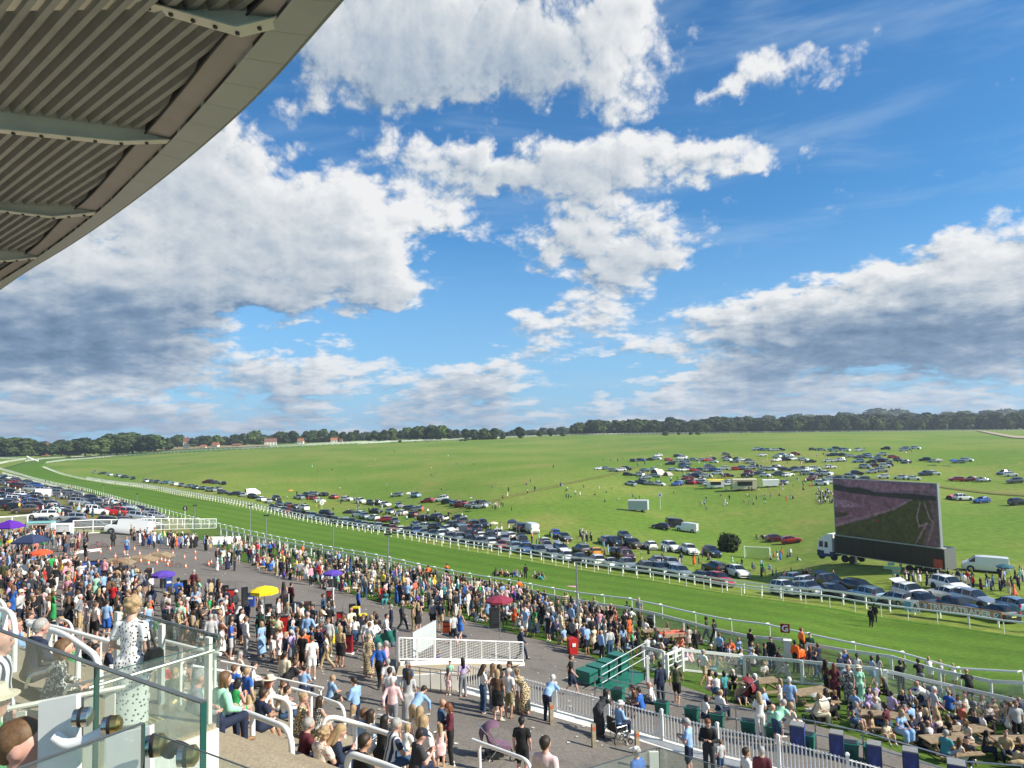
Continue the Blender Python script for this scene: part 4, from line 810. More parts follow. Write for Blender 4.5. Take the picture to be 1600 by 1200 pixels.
def pose(kind):
    J = dict(head=(0, .015, 1.635), neck=(0, -.01, 1.47), ch=(0, 0, 1.34), wa=(0, 0, 1.10), pe=(0, 0, .95))
    for s, S in ((-1, 'l'), (1, 'r')):
        J['sh' + S] = (s * .175, -.005, 1.405); J['el' + S] = (s * .235, -.03, 1.13); J['wr' + S] = (s * .245, .05, .90); J['ha' + S] = (s * .24, .075, .83)
        J['hi' + S] = (s * .09, 0, .92); J['kn' + S] = (s * .105, .02, .50); J['an' + S] = (s * .11, -.03, .085); J['to' + S] = (s * .13, .12, .035)
    def leg(S, kn, an, to): J['kn' + S] = kn; J['an' + S] = an; J['to' + S] = to
    def arm(S, el, wr, ha): J['el' + S] = el; J['wr' + S] = wr; J['ha' + S] = ha
    def lean(a, o=(0, 0, .95), up=('head', 'neck', 'ch', 'wa', 'shl', 'shr')):
        for k in up: J[k] = rotx(J[k], -a, o)
    J['tilt'] = 0.
    if kind == 'hip': arm('r', (.33, -.10, 1.17), (.20, .02, 1.02), (.15, .08, 1.0)); leg('l', (-.13, .05, .5), (-.16, .02, .085), (-.22, .15, .035))
    elif kind == 'phone': arm('l', (-.24, .05, 1.14), (-.10, .26, 1.19), (-.05, .31, 1.22)); arm('r', (.24, .05, 1.14), (.09, .27, 1.2), (.04, .32, 1.23)); J['tilt'] = .42; J['head'] = (0, .05, 1.62)
    elif kind == 'drink': arm('r', (.24, .04, 1.15), (.15, .26, 1.27), (.13, .30, 1.34))
    elif kind == 'crossed': arm('l', (-.25, .04, 1.16), (-.03, .19, 1.17), (.08, .17, 1.18)); arm('r', (.25, .04, 1.15), (.04, .21, 1.13), (-.08, .19, 1.14))
    elif kind == 'walk':
        leg('l', (-.1, .20, .52), (-.1, .30, .10), (-.11, .45, .07)); leg('r', (.1, -.03, .49), (.1, -.32, .14), (.11, -.24, .04)); arm('l', (-.25, -.16, 1.16), (-.25, -.14, .92), (-.25, -.12, .85)); arm('r', (.25, .08, 1.14), (.24, .25, .98), (.23, .30, .93)); lean(.06)
    elif kind == 'lean': lean(.45, (0, -.25, .95)); J['hil'] = (-.09, -.18, .92); J['hir'] = (.09, -.18, .92); J['pe'] = (0, -.2, .95); J['wa'] = (0, -.12, 1.10); arm('l', (-.22, .28, 1.10), (-.12, .42, 1.12), (-.06, .47, 1.12)); arm('r', (.22, .28, 1.10), (.12, .42, 1.12), (.06, .47, 1.12)); J['knl'] = (-.1, -.1, .5); J['knr'] = (.1, -.1, .5); leg('l', (-.1, -.12, .5), (-.11, -.16, .085), (-.12, 0, .035)); leg('r', (.1, -.12, .5), (.11, -.16, .085), (.12, 0, .035))
    elif kind == 'armup': arm('r', (.25, .12, 1.45), (.18, .22, 1.68), (.16, .24, 1.76)); J['tilt'] = -.1
    elif kind == 'bend': lean(.95, (0, 0, .95)); arm('l', (-.22, .55, 1.0), (-.2, .6, .75), (-.19, .62, .68)); arm('r', (.22, .55, 1.0), (.2, .6, .75), (.19, .62, .68)); J['tilt'] = .7
    elif kind in ('step', 'bench', 'phonesit', 'chin'):
        z = -.50
        for k in list(J):
            if k != 'tilt' and not k.startswith(('kn', 'an', 'to')): J[k] = (J[k][0], J[k][1], J[k][2] + z)
        lean(.22, (0, 0, .45)); ky = .42
        for s, S in ((-1, 'l'), (1, 'r')): leg(S, (s * .15, ky, .47), (s * .13, ky + .03, .085), (s * .15, ky + .19, .035))
        if kind == 'step':
            for s, S in ((-1, 'l'), (1, 'r')): leg(S, (s * .16, .36, .46), (s * .12, .55, .0), (s * .14, .70, -.04))
            arm('l', (-.23, .18, .68), (-.12, .38, .62), (-.07, .43, .6)); arm('r', (.23, .18, .68), (.12, .38, .62), (.07, .43, .6))
        if kind == 'bench': arm('l', (-.24, .12, .70), (-.16, .34, .60), (-.1, .4, .60)); arm('r', (.24, .12, .70), (.16, .34, .60), (.12, .41, .60))
        if kind == 'phonesit': arm('l', (-.22, .16, .68), (-.07, .36, .78), (-.03, .4, .82)); arm('r', (.22, .16, .68), (.07, .36, .78), (.03, .4, .82)); J['tilt'] = .5
        if kind == 'chin': arm('l', (-.16, .28, .58), (-.08, .26, .86), (-.05, .24, .94)); arm('r', (.2, .2, .64), (.1, .38, .55), (.04, .4, .54)); J['tilt'] = .15
    elif kind in ('ground', 'recline', 'kneel'):
        z = -.83
        for k in list(J):
            if k != 'tilt' and not k.startswith(('kn', 'an', 'to')): J[k] = (J[k][0], J[k][1], J[k][2] + z)
        lean(.15 if kind != 'recline' else -.45, (0, 0, .1))
        for s, S in ((-1, 'l'), (1, 'r')): leg(S, (s * .18, .34, .36), (s * .12, .55, .07), (s * .14, .70, .04))
        if kind == 'ground': arm('l', (-.24, .1, .32), (-.14, .32, .38), (-.1, .38, .4)); arm('r', (.24, .1, .32), (.14, .32, .38), (.1, .38, .4))
        if kind == 'recline':
            arm('l', (-.26, -.42, .3), (-.28, -.48, .08), (-.28, -.45, .04)); arm('r', (.26, -.42, .3), (.28, -.48, .08), (.28, -.45, .04)); leg('l', (-.12, .42, .14), (-.12, .82, .07), (-.12, .88, .18))
        if kind == 'kneel':
            for s, S in ((-1, 'l'), (1, 'r')): leg(S, (s * .14, .36, .1), (s * .12, -.02, .06), (s * .12, -.14, .03))
            arm('l', (-.22, .15, .33), (-.15, .36, .25), (-.13, .42, .22)); arm('r', (.22, .15, .33), (.15, .36, .25), (.13, .42, .22))
    return J
SEATED = ('step', 'bench', 'phonesit', 'chin', 'ground', 'recline', 'kneel')
def lerp3(a, b, t): return tuple(a[i] + (b[i] - a[i]) * t for i in range(3))
def body_prims(kind, outfit, fine=False):
    J = pose(kind); fem = outfit in ('maxi', 'mini', 'topjeans', 'skirt', 'jumpsuit'); P_ = []; A = lambda *a: P_.append(a); w = .9 if fem else 1.
    top, leg = TP, BT
    # torso
    A(J['pe'], J['wa'], .150 * (1.02 if fem else .98), .128 * (w if fem else 1.08), BT if outfit not in ('maxi', 'mini') else TP, .74); A(lerp3(J['pe'], J['wa'], .35), J['ch'], .138 * w, .170 * w, top, .66)
    A(lerp3(J['shl'], J['shr'], .12), lerp3(J['shl'], J['shr'], .88), .062 * w, .062 * w, top)
    A(J['ch'], lerp3(J['ch'], J['neck'], .55), .155 * w, .085, top, .6)
    if fem:
        for s in (-1, 1): c = J['ch']; A((s * .075, c[1] + .075, c[2] - .03), (s * .075, c[1] + .08, c[2] - .04), .066, .066, top)
    elif outfit == 'belly': A((0, J['wa'][1] + .07, J['wa'][2] + .02), (0, J['wa'][1] + .07, J['wa'][2] + .04), .15, .15, top)
    # neck and head
    A(J['neck'], lerp3(J['neck'], J['head'], .7), .056, .052, SK); h = J['head']; t = J['tilt']
    def hp(x, y, z): return (h[0] + x, h[1] + y * math.cos(t) + z * math.sin(t), h[2] - y * math.sin(t) + z * math.cos(t))
    A(hp(0, -.022, .035), hp(0, .012, .028), .094, .088, SK); A(hp(0, .02, -.015), hp(0, .05, -.075), .070, .042, SK)
    A(hp(0, .098, .0), hp(0, .112, -.022), .011, .015, SK)
    for s in (-1, 1): A(hp(s * .086, -.005, .005), hp(s * .088, -.012, -.02), .014, .012, SK)
    for s, S in ((-1, 'l'), (1, 'r')):
        sh, el, wr, ha = J['sh' + S], J['el' + S], J['wr' + S], J['ha' + S]; q = .88 if fem else 1.06
        A(sh, el, .052 * q, .040 * q, SK if outfit in ('mini', 'vest') else (SK if 0 else TP if outfit in ('shirt', 'suit', 'jumper') else SK)); A(el, wr, .040 * q, .027 * q, TP if outfit in ('shirt', 'suit', 'jumper') and kind != 'none' else SK); A(wr, ha, .026, .034, SK, .8)
        if outfit in ('tee', 'belly', 'maxi', 'topjeans', 'skirt', 'jumpsuit'): A(sh, lerp3(sh, el, .66), .062 * q, .064 * q, TP, 1., 1)
        if outfit in ('suit', 'jumper'): A(sh, el, .066 * q, .056 * q, TP); A(el, lerp3(el, wr, .9), .056 * q, .042 * q, TP)
        if outfit in ('shirt',): A(sh, el, .060 * q, .052 * q, TP); A(el, lerp3(el, wr, .85 if kind != 'phone' else .3), .05 * q, .040 * q, TP)
        hi, kn, an, to = J['hi' + S], J['kn' + S], J['an' + S], J['to' + S]
        long_ = outfit in ('shirt', 'suit', 'topjeans', 'jumper', 'jumpsuit'); A(hi, kn, .090, .056, BT if long_ else (BT if outfit in ('tee', 'belly', 'vest') else SK)); A(kn, lerp3(kn, an, .35), .052, .053, BT if long_ else SK); A(lerp3(kn, an, .35), an, .053, .034, BT if long_ else SK)
        if long_: A(hi, kn, .096, .070, BT); A(kn, lerp3(kn, an, .93), .070, .058, BT)
        if outfit in ('tee', 'belly', 'vest'): A(hi, lerp3(hi, kn, .88), .098, .098, BT, 1., 1)
        d = V3(*to) - V3(*an); d[2] = 0; dn = d / max(1e-6, np.linalg.norm(d)); heel = (an[0] - dn[0] * .05, an[1] - dn[1] * .05, min(an[2], to[2] + .04) - .02)
        A(heel, to, .043, .036, SH); A(an, heel, .036, .044, SH if not fem else SK)
    if outfit == 'suit': A(lerp3(J['pe'], J['wa'], -.35), J['wa'], .160, .150, TP, .76)
    if outfit in ('tee', 'belly', 'shirt'): A(lerp3(J['pe'], J['wa'], .25), J['wa'], .152, .146, TP, .76)
    seated = kind in SEATED
    if outfit in ('maxi', 'mini', 'skirt'):
        tg = BT if outfit == 'skirt' else TP
        for S in 'lr':
            kn, an, hi = J['kn' + S], J['an' + S], J['hi' + S]
            if outfit == 'maxi': A(hi, kn, .13, .12, tg); A(kn, lerp3(kn, an, .86), .12, .12 if not seated else .10, tg, 1., 1)
            else: A(hi, lerp3(hi, kn, .72 if outfit == 'mini' else .98), .118, .112, tg, 1., 1)
        if not seated:
            a = lerp3(J['hil'], J['hir'], .5); b = lerp3(J['anl'], J['anr'], .5) if outfit == 'maxi' else lerp3(J['knl'], J['knr'], .5); A(a, lerp3(a, b, .86 if outfit == 'maxi' else .8), .13, .235 if outfit == 'maxi' else .19, tg, .85, 1)
    return P_, J, hp
def fingers(J, mb, kind):
    for s, S in ((-1, 'l'), (1, 'r')):
        wr, ha = Vector(J['wr' + S]), Vector(J['ha' + S]); d = (ha - wr).normalized(); el = Vector(J['el' + S]); sd = Vector((0, 1, 0)) if abs(d.y) < .7 else Vector((1, 0, 0)); sd = (sd - d * sd.dot(d)).normalized(); nn = d.cross(sd) * s
        for k, L in enumerate((.062, .072, .067, .052)):
            b = ha + sd * (.027 - .018 * k) - d * .0; mb.tube([b, b + d * L * .55 + nn * -.004, b + d * L * .85 - nn * .022], .0085, 5, rs=[.0095, .0085, .0065])
        b = ha - d * .035 + sd * .028; mb.tube([b, b + sd * .026 + d * .024, b + sd * .028 + d * .05 - nn * .01], .009, 5, rs=[.011, .0095, .007])
def np_mesh(name, v, q, tg, mats, smooth=True, extra=None):
    me = bpy.data.meshes.new(name); nq = len(q); v = np.asarray(v); faces = [tuple(f) for f in q.tolist()]; vs = v.tolist(); ti = tg.tolist()
    if extra is not None: o = len(vs); vs += [list(x) for x in extra.v]; faces += [tuple(i + o for i in f) for f in extra.f]; ti += extra.m
    me.from_pydata(vs, [], faces); [me.materials.append(m) for m in mats]; me.polygons.foreach_set('material_index', ti); me.polygons.foreach_set('use_smooth', [smooth] * len(faces)); me.update(); me.validate(); return me
SKINS = [mat('skin_%s' % n, c, .55, var=.06) for n, c in (('fair', (.56, .34, .25)), ('tanned', (.45, .25, .16)), ('pink', (.60, .33, .26)), ('brown', (.17, .085, .05)))]
HAIRM = {n: mat('hair_' + n, c, .6, var=.3, vs=60) for n, c in (('dark brown', (.03, .018, .01)), ('black', (.01, .009, .009)), ('light brown', (.13, .07, .03)), ('blonde', (.36, .25, .13)), ('grey', (.34, .33, .31)), ('white', (.6, .59, .56)), ('auburn', (.16, .05, .02)))}
DARKM = mat('eye_dark', (.02, .015, .012), .4)
CLOTH = {n: mat('cloth_' + n.replace(' ', '_'), hexc(c), .85, var=.10, vs=14, bump=.25, bs=25) for n, c in {'white': 'e6e4de', 'black': '17181b', 'navy': '1c2740', 'light blue': '8db0d8', 'blue': '2a5fb0', 'grey': '80838a', 'light grey': 'b5b6b6', 'cream': 'ddd3b8', 'beige': 'b9a27c', 'pink': 'dd9bac', 'red': 'b9242b', 'burgundy': '5b1f2d', 'orange': 'f0642a', 'yellow': 'e6c93a', 'green': '2c9a55', 'dark green': '1e3f33', 'teal': '3d8d93', 'purple': '5a3c9a', 'brown': '5c4433', 'denim': '34506f', 'pale pink': 'e9c3c2', 'charcoal': '35363b', 'khaki': '8a8059', 'olive': '4c5137', 'coral': 'e8735c', 'mint': '9fd6b8', 'lilac': 'b8a5cf'}.items()}
def printmat(name, base, dot, sc=26., th=.28, kind='vor'):
    m = bpy.data.materials.new(name); m.use_nodes = True; g = NG(m.node_tree); b = m.node_tree.nodes['Principled BSDF']; b.inputs['Roughness'].default_value = .85; t = g.n('ShaderNodeTexCoord')
    if kind == 'vor':
        v = g.n('ShaderNodeTexVoronoi', voronoi_dimensions='2D'); sx = g.n('ShaderNodeSeparateXYZ'); g.l(t.outputs['Object'], sx.inputs[0]); cx = g.n('ShaderNodeCombineXYZ'); g.l(g.m('MULTIPLY', g.m('ARCTAN2', sx.outputs[0], g.m('MULTIPLY', sx.outputs[1], -1.)), .19), cx.inputs[0]); g.l(sx.outputs[2], cx.inputs[1]); g.l(cx.outputs[0], v.inputs['Vector']); v.inputs['Scale'].default_value = sc; v.inputs['Randomness'].default_value = .8; f = g.m('LESS_THAN', v.outputs['Distance'], th)
    elif kind == 'noise': f = g.mr(g.noise(t.outputs['Object'], sc, 4, .7, dist=1.5), th, th + .05)
    else: s_ = g.n('ShaderNodeSeparateXYZ'); g.l(t.outputs['Object'], s_.inputs[0]); f = g.m('GREATER_THAN', g.m('SINE', g.m('MULTIPLY', s_.outputs[0 if kind == 'v' else 2], sc)), th)
    g.l(g.mix(f, base + (1,), dot + (1,)), b.inputs['Base Color']); return m
CLOTH['spotted'] = printmat('spotted_print', hexc('e9e7e2'), hexc('12151f'), 16, .2); CLOTH['leopard print'] = printmat('leopard_print', hexc('c9b48e'), hexc('2c221b'), 22, .36); CLOTH['floral'] = printmat('floral_print', hexc('3a3f44'), hexc('d8d4c8'), 16, .52, 'noise'); CLOTH['pale floral'] = printmat('pale_floral_print', hexc('ddd2c4'), hexc('a4564a'), 14, .55, 'noise'); CLOTH['striped'] = printmat('striped_cloth', hexc('dcdde0'), hexc('2a3550'), 60, .2, 'v')
CLOTH['hi-vis orange'] = mat('hivis_orange', hexc('ff6a1c'), .7, var=.05); CLOTH['hi-vis yellow'] = mat('hivis_yellow', hexc('d6f03a'), .7, var=.05)
SHOEM = [mat('shoe_white', (.7, .7, .68), .5), mat('shoe_dark', (.03, .03, .035), .5), mat('shoe_tan', (.25, .14, .07), .6)]
def_m = [SKINS[0], CLOTH['white'], CLOTH['navy'], SHOEM[0], HAIRM['dark brown'], DARKM]
def eyes(mb, hp):
    for s in (-1, 1):
        c = hp(s * .034, .093, .018); mb.box(c, (.022, .008, .010), DK); c = hp(s * .034, .097, .040); mb.box(c, (.034, .008, .006), HR)
    mb.box(hp(0, .087, -.052), (.042, .010, .007), DK)
BODY = {}
def body(kind, outfit, h=.030):
    k = (kind, outfit, h)
    if k not in BODY:
        pr, J, hp = body_prims(kind, outfit); v, q, tg = sdf_mesh(pr, h, .03); ex = MB(); fingers(J, ex, kind); eyes(ex, hp); BODY[k] = (np_mesh('person', v, q, tg, def_m, extra=ex), J, (v, q, tg))
    return BODY[k]
# hair styles in head space (origin = head centre)
def hair_prims(st):
    H_ = []; A = lambda *a: H_.append(a)
    if st in ('short', 'bob', 'long', 'pony', 'curly', 'bun', 'thin'): A((0, -.035, .050), (0, -.010, .062), .100, .092, HR)
    if st in ('short', 'thin'): A((0, -.065, .01), (0, -.07, -.02), .078, .06, HR)
    if st == 'bob':
        for s in (-1, 1): A((s * .06, -.03, .02), (s * .07, -.02, -.09), .05, .035, HR)
        A((0, -.06, .0), (0, -.07, -.09), .08, .06, HR)
    if st == 'long':
        for s in (-1, 1): A((s * .055, -.04, .02), (s * .075, -.035, -.22), .05, .035, HR)
        A((0, -.06, .02), (0, -.11, -.27), .085, .065, HR)
    if st in ('pony', 'bun'): A((0, -.06, .0), (0, -.07, -.03), .08, .06, HR)
    if st == 'pony': A((0, -.13, .05), (0, -.17, -.16), .035, .022, HR)
    if st == 'bun': A((0, -.12, .09), (0, -.13, .10), .045, .04, HR)
    if st == 'curly':
        r = np.random.RandomState(4)
        for i in range(46):
            d = r.randn(3); d /= np.linalg.norm(d); 
            if d[1] > .45 and d[2] < .45: continue
            A(tuple(d * np.array([.095, .105, .10]) + np.array([0, -.03, .035])), tuple(d * np.array([.10, .11, .11]) + np.array([0, -.03, .035])), .033, .028, HR)
    return H_
HAIR = {}
def hair(st, h=.018):
    if (st, h) not in HAIR:
        v, q, tg = sdf_mesh(hair_prims(st), h, .012); keep = v; me = np_mesh('hair', v, q, np.zeros(len(q), int), [HAIRM['dark brown']]); HAIR[(st, h)] = (me, (v, q))
    return HAIR[(st, h)]
def hatmesh(kind):
    mb = MB()
    if kind == 'cap': mb.lathe([(.104, .045), (.106, .085), (.09, .125), (.05, .15), (.0, .158)], n=14); mb.box((0, .135, .052), (.15, .12, .012), taper=.9)
    if kind == 'sun hat': mb.lathe([(.19, .058), (.17, .064), (.105, .07), (.10, .12), (.08, .155), (.0, .165)], n=18)
    if kind == 'straw hat': mb.lathe([(.165, .062), (.15, .066), (.1, .07), (.095, .14), (.07, .155), (.0, .15)], n=16)
    return mb.mesh('hat', [CLOTH['cream']], smooth=True)
HATS = {}
KGRP = 'racegoers'
def person(p, face, kind='stand', outfit='tee', top='white', bot='navy', hs='short', hc='dark brown', skin=0, scale=1., label=None, group=None, hat=None, hatc='cream', shoe=None, h=.03, zoff=0.):
    """p: point under the hips; face: 0 looks away from the camera (+Y), 90 looks left, 180 at the camera"""
    me, J, _ = body(kind, outfit, h)
    o = link('person', me, None, (p[0], p[1], p[2] + zoff), R(face), label, 'person', group, None, scale)
    for i, m in enumerate((SKINS[skin], CLOTH[top], CLOTH[bot], SHOEM[shoe if shoe is not None else random.randrange(3)], HAIRM[hc])):
        o.material_slots[i].link = 'OBJECT'; o.material_slots[i].material = m
    hd = J['head']
    if hs != 'bald':
        c = link('hair', hair(hs)[0], o, hd); c.rotation_euler = (-J['tilt'], 0, 0); c.material_slots[0].link = 'OBJECT'; c.material_slots[0].material = HAIRM[hc]
    if hat:
        if hat not in HATS: HATS[hat] = hatmesh(hat)
        c = link('hat', HATS[hat], o, hd); c.rotation_euler = (-J['tilt'], 0, 0); c.material_slots[0].link = 'OBJECT'; c.material_slots[0].material = CLOTH[hatc]
    return o
# ------------------------------------------------------------ vehicles
def paint(name, col, metal=0.): return mat('paint_' + name.replace(' ', '_'), hexc(col), .28, metal, var=.02, coat=.8)
CARP = {'white': paint('white', 'e4e5e4'), 'silver': paint('silver', 'a9aeb2', .6), 'grey': paint('grey', '5d6369', .5), 'black': paint('black', '0d0e11'), 'navy': paint('navy', '14213a', .2), 'blue': paint('blue', '1f4f9e', .2), 'red': paint('red', 'a81a1c'), 'dark red': paint('dark red', '4f1318', .2), 'pale blue': paint('pale blue', '7b97ad', .4), 'dark green': paint('dark green', '183024', .2), 'orange': paint('orange', 'd9941c'), 'cream': paint('cream', 'd8cfae'), 'bronze': paint('bronze', '6b5b4a', .5)}
CGLASS = mat('car_glass', (.012, .016, .02), .06, spec=.8); TRIM = mat('dark_trim_plastic', (.02, .02, .022), .6); TYRE = mat('tyre', (.018, .018, .018), .85); RIM = mat('rim', (.45, .45, .46), .3, .9); HLAMP = mat('headlight_glass', (.75, .77, .78), .12); TLAMP = mat('tail_light_red', (.45, .02, .015), .2); PLATE = mat('number_plate', (.75, .68, .2), .5)
CT = { # stations: x, half width, roofline z, belt z, roof half width ; wheels x ; wheel radius
 'hatchback': ([(2.0,.70,.50,.48,.6),(1.93,.80,.70,.66,.7),(1.2,.86,.92,.88,.74),(.82,.87,.98,.92,.72),(.05,.88,1.42,.95,.60),(-.6,.88,1.47,.96,.60),(-1.45,.87,1.38,.98,.58),(-1.85,.86,1.03,.97,.68),(-1.98,.82,.60,.58,.66)], 1.22, -1.22, .31),
 'suv': ([(2.2,.76,.60,.58,.66),(2.12,.88,.88,.84,.76),(1.35,.93,1.06,1.02,.80),(.95,.94,1.12,1.06,.78),(.25,.94,1.62,1.08,.66),(-.7,.94,1.68,1.08,.66),(-1.75,.93,1.58,1.10,.64),(-2.12,.92,1.12,1.06,.74),(-2.22,.88,.66,.64,.72)], 1.36, -1.36, .37),
 'estate': ([(2.3,.70,.48,.46,.6),(2.2,.84,.70,.66,.7),(1.35,.89,.88,.84,.76),(.95,.90,.94,.9,.74),(.2,.90,1.38,.93,.60),(-.7,.90,1.43,.94,.60),(-1.95,.89,1.36,.96,.58),(-2.25,.87,1.0,.94,.66),(-2.35,.82,.56,.54,.64)], 1.4, -1.36, .32),
 'saloon': ([(2.3,.70,.48,.46,.6),(2.2,.84,.70,.66,.7),(1.3,.89,.86,.82,.76),(.9,.90,.92,.88,.74),(.1,.90,1.36,.91,.58),(-.75,.90,1.38,.92,.58),(-1.45,.89,.98,.93,.66),(-2.2,.86,.92,.88,.72),(-2.3,.80,.52,.5,.66)], 1.4, -1.36, .32),
 'van': ([(2.55,.80,.62,.58,.7),(2.48,.92,.95,.9,.8),(1.95,.95,1.22,1.12,.82),(1.75,.96,1.3,1.16,.82),(1.05,.97,1.92,1.2,.86),(.2,.97,1.97,1.2,.88),(-1.2,.97,1.98,1.2,.88),(-2.4,.96,1.95,1.2,.86),(-2.5,.95,.62,.58,.85)], 1.6, -1.5, .35)}
def car_loft(kind):
    st, wf, wr, rad = CT[kind]; n = len(st); z0 = .22; sec = []
    for x, w, zt, zb, wr_ in st:
        zb = min(zb, zt - .02); sec.append([(x, -w * .9, z0), (x, -w, z0 + .18), (x, -w, zb * .75), (x, -w * .96, zb), (x, -wr_, zt - .05 if zt - zb > .2 else zt - .01), (x, -wr_ * .5, zt), (x, 0, zt + .01)])
    full = [s_ + [(p[0], -p[1], p[2]) for p in s_[::-1][1:]] for s_ in sec]; m = 13; body_, win = MB(), MB(); vs = [p for s_ in full for p in s_]
    bf, wfs = [], []
    for i in range(n - 1):
        cab = (st[i][2] - st[i][3] > .2) and (st[i + 1][2] - st[i + 1][3] > .2); ws = (st[i][2] - st[i][3] > .2) != (st[i + 1][2] - st[i + 1][3] > .2)
        for k in range(m - 1):
            f = (i * m + k, i * m + k + 1, (i + 1) * m + k + 1, (i + 1) * m + k); side = k in (3, 8); top = k in (4, 5, 6, 7)
            van_side = kind == 'van' and i >= 4
            if (cab and side and not van_side) or (ws and (top or side) and not (kind == 'van' and i >= 6)): wfs.append(f)
            bf.append(f)
    body_.add(vs, bf, 0); e = (n - 1) * m; body_.add([vs[k] for k in range(m)], [tuple(range(m))]); body_.add([vs[e + k] for k in range(m)], [tuple(range(m))[::-1]])
    for f in wfs:                          # each pane inset a little and set proud of the body
        P_ = [Vector(vs[i]) for i in f]; c = sum(P_, Vector()) / 4; nn = (P_[2] - P_[0]).cross(P_[3] - P_[1]).normalized(); nn = nn if nn.dot(c - Vector((c.x * .8, 0, .9))) > 0 else -nn; kx = .88 if abs(c.y) > .5 and abs(nn.y) > .5 else .985; q = [c + (p - c) * kx + nn * .012 for p in P_]; win.add(q + [c + (p - c) * kx - nn * .02 for p in P_], [(0, 1, 2, 3), (0, 4, 5, 1), (1, 5, 6, 2), (2, 6, 7, 3), (3, 7, 4, 0)])
    return body_, win
def wheel_mb(rad, x, y):
    w = MB(); s_ = 1 if y > 0 else -1; w.lathe([(rad * .55, -.10), (rad, -.09), (rad * 1.0, .08), (rad * .9, .10), (rad * .55, .10)], (x, y, rad), 14, 0, 'Y'); w.lathe([(0, -.01), (rad * .6, 0), (rad * .6, .03), (rad * .2, .05), (0, .05)], (x, y + s_ * (.07), rad), 10, 1, 'Y'); return w
CARLOFT = {k: car_loft(k) for k in CT}
CMESH = {}
def car_meshes(kind):
    if kind in CMESH: return CMESH[kind]
    b, w = CARLOFT[kind]; st, wf, wr, rad = CT[kind]; W_ = max(s_[1] for s_ in st); D = {}
    D['body'] = b.mesh('body', [CARP['white'], TRIM], smooth=True); D['window'] = w.mesh('window', CGLASS, smooth=False)
    D['wheel'] = [wheel_mb(rad, x, y * (W_ - .09)).mesh('wheel', [TYRE, RIM], smooth=True) for x in (wf, wr) for y in (-1, 1)]
    t = MB(); x0, x1 = st[0][0], st[-1][0]; t.box((x0 + .0, 0, .42), (.06, W_ * 1.5, .16)); t.box((x1 - .0, 0, .40), (.06, W_ * 1.6, .16)); t.box((0, 0, .20), (abs(wf - wr) * .9, W_ * 1.9, .1)); 
    for x in (wf, wr):
        for s_ in (-1, 1): t.lathe([(rad * 1.18, -.01), (rad * 1.18, .01)], (x, s_ * (W_ - .001), rad + .02), 12, 0, 'Y')
    D['trim'] = t.mesh('trim', TRIM); hz = st[1][2] * .86; tz = st[-2][3] * .92; D['headlight'] = []; D['tail_light'] = []
    for s_ in (-1, 1): h = MB(); h.box((x0 - .10, s_ * st[1][1] * .78, hz), (.2, .3, .13), taper=.8); D['headlight'].append(h.mesh('headlight', HLAMP)); h = MB(); h.box((x1 + .10, s_ * st[-2][1] * .88, tz), (.18, .16, .26)); D['tail_light'].append(h.mesh('tail_light', TLAMP))
    h = MB(); h.box((x1 - .035, 0, .62), (.02, .5, .11)); D['number_plate'] = h.mesh('number_plate', PLATE)
    a = MB(); a.add(b.v, b.f, 0); a.add(w.v, w.f, 1)
    for x in (wf, wr):
        for y in (-1, 1): q = wheel_mb(rad, x, y * (W_ - .09)); a.add(q.v, q.f, 2)
    D['single'] = a.mesh('car', [CARP['white'], CGLASS, TYRE], smooth=True)
    zt = st[6][2]; q = MB(); q.box((0, 0, 0), (.95, W_ * 1.5, .05)); D['tailgate'] = q.mesh('tailgate', [CARP['white']]); D['_tg'] = (st[6][0], zt); D['_boot'] = None
    q = MB(); q.box((st[-2][0] - .02, 0, (zt + .7) / 2), (.1, W_ * 1.45, zt - .75)); D['boot_opening'] = q.mesh('boot_opening', TRIM)
    CMESH[kind] = D; return D
CARS = []
def car(p, rz, kind, col, label, cat=None, group=None, parts=True, openb=False, scale=1.):
    D = car_meshes(kind); cat = cat or ('van' if kind == 'van' else 'car'); n1 = math.cos(rz); p = Vector(p)
    gx = Vector((math.cos(rz), math.sin(rz), 0)); gy = Vector((-gx.y, gx.x, 0)); e = 1.2
    sx = (ground(*(p + gx * e).xy) - ground(*(p - gx * e).xy)) / (2 * e); sy = (ground(*(p + gy * e).xy) - ground(*(p - gy * e).xy)) / (2 * e)
    rot = (math.atan(sy), -math.atan(sx), rz)
    def setm(o, k=0): o.material_slots[k].link = 'OBJECT'; o.material_slots[k].material = CARP[col]
    name = 'parked_van' if kind == 'van' else 'parked_car'
    if not parts:
        o = link(name, D['single'], None, p, 0, label, cat, group, None, scale); o.rotation_euler = rot; setm(o)
        return o
    t = thing(name, p, 0, label, cat, group, scale); t.rotation_euler = rot; setm(link('body', D['body'], t)); link('window', D['window'], t); link('trim', D['trim'], t)
    for m in D['wheel']: link('wheel', m, t)
    for m in D['headlight']: link('headlight', m, t)
    for m in D['tail_light']: link('tail_light', m, t)
    link('number_plate', D['number_plate'], t)
    if openb:
        x, z = D['_tg']; g_ = link('tailgate', D['tailgate'], t, (x - .45, 0, z + .12)); g_.rotation_euler = (0, R(-14) * -1, 0); setm(g_); link('boot_opening', D['boot_opening'], t)
    return t
TRKD = math.atan2(.76, -.65)              # direction of the straight
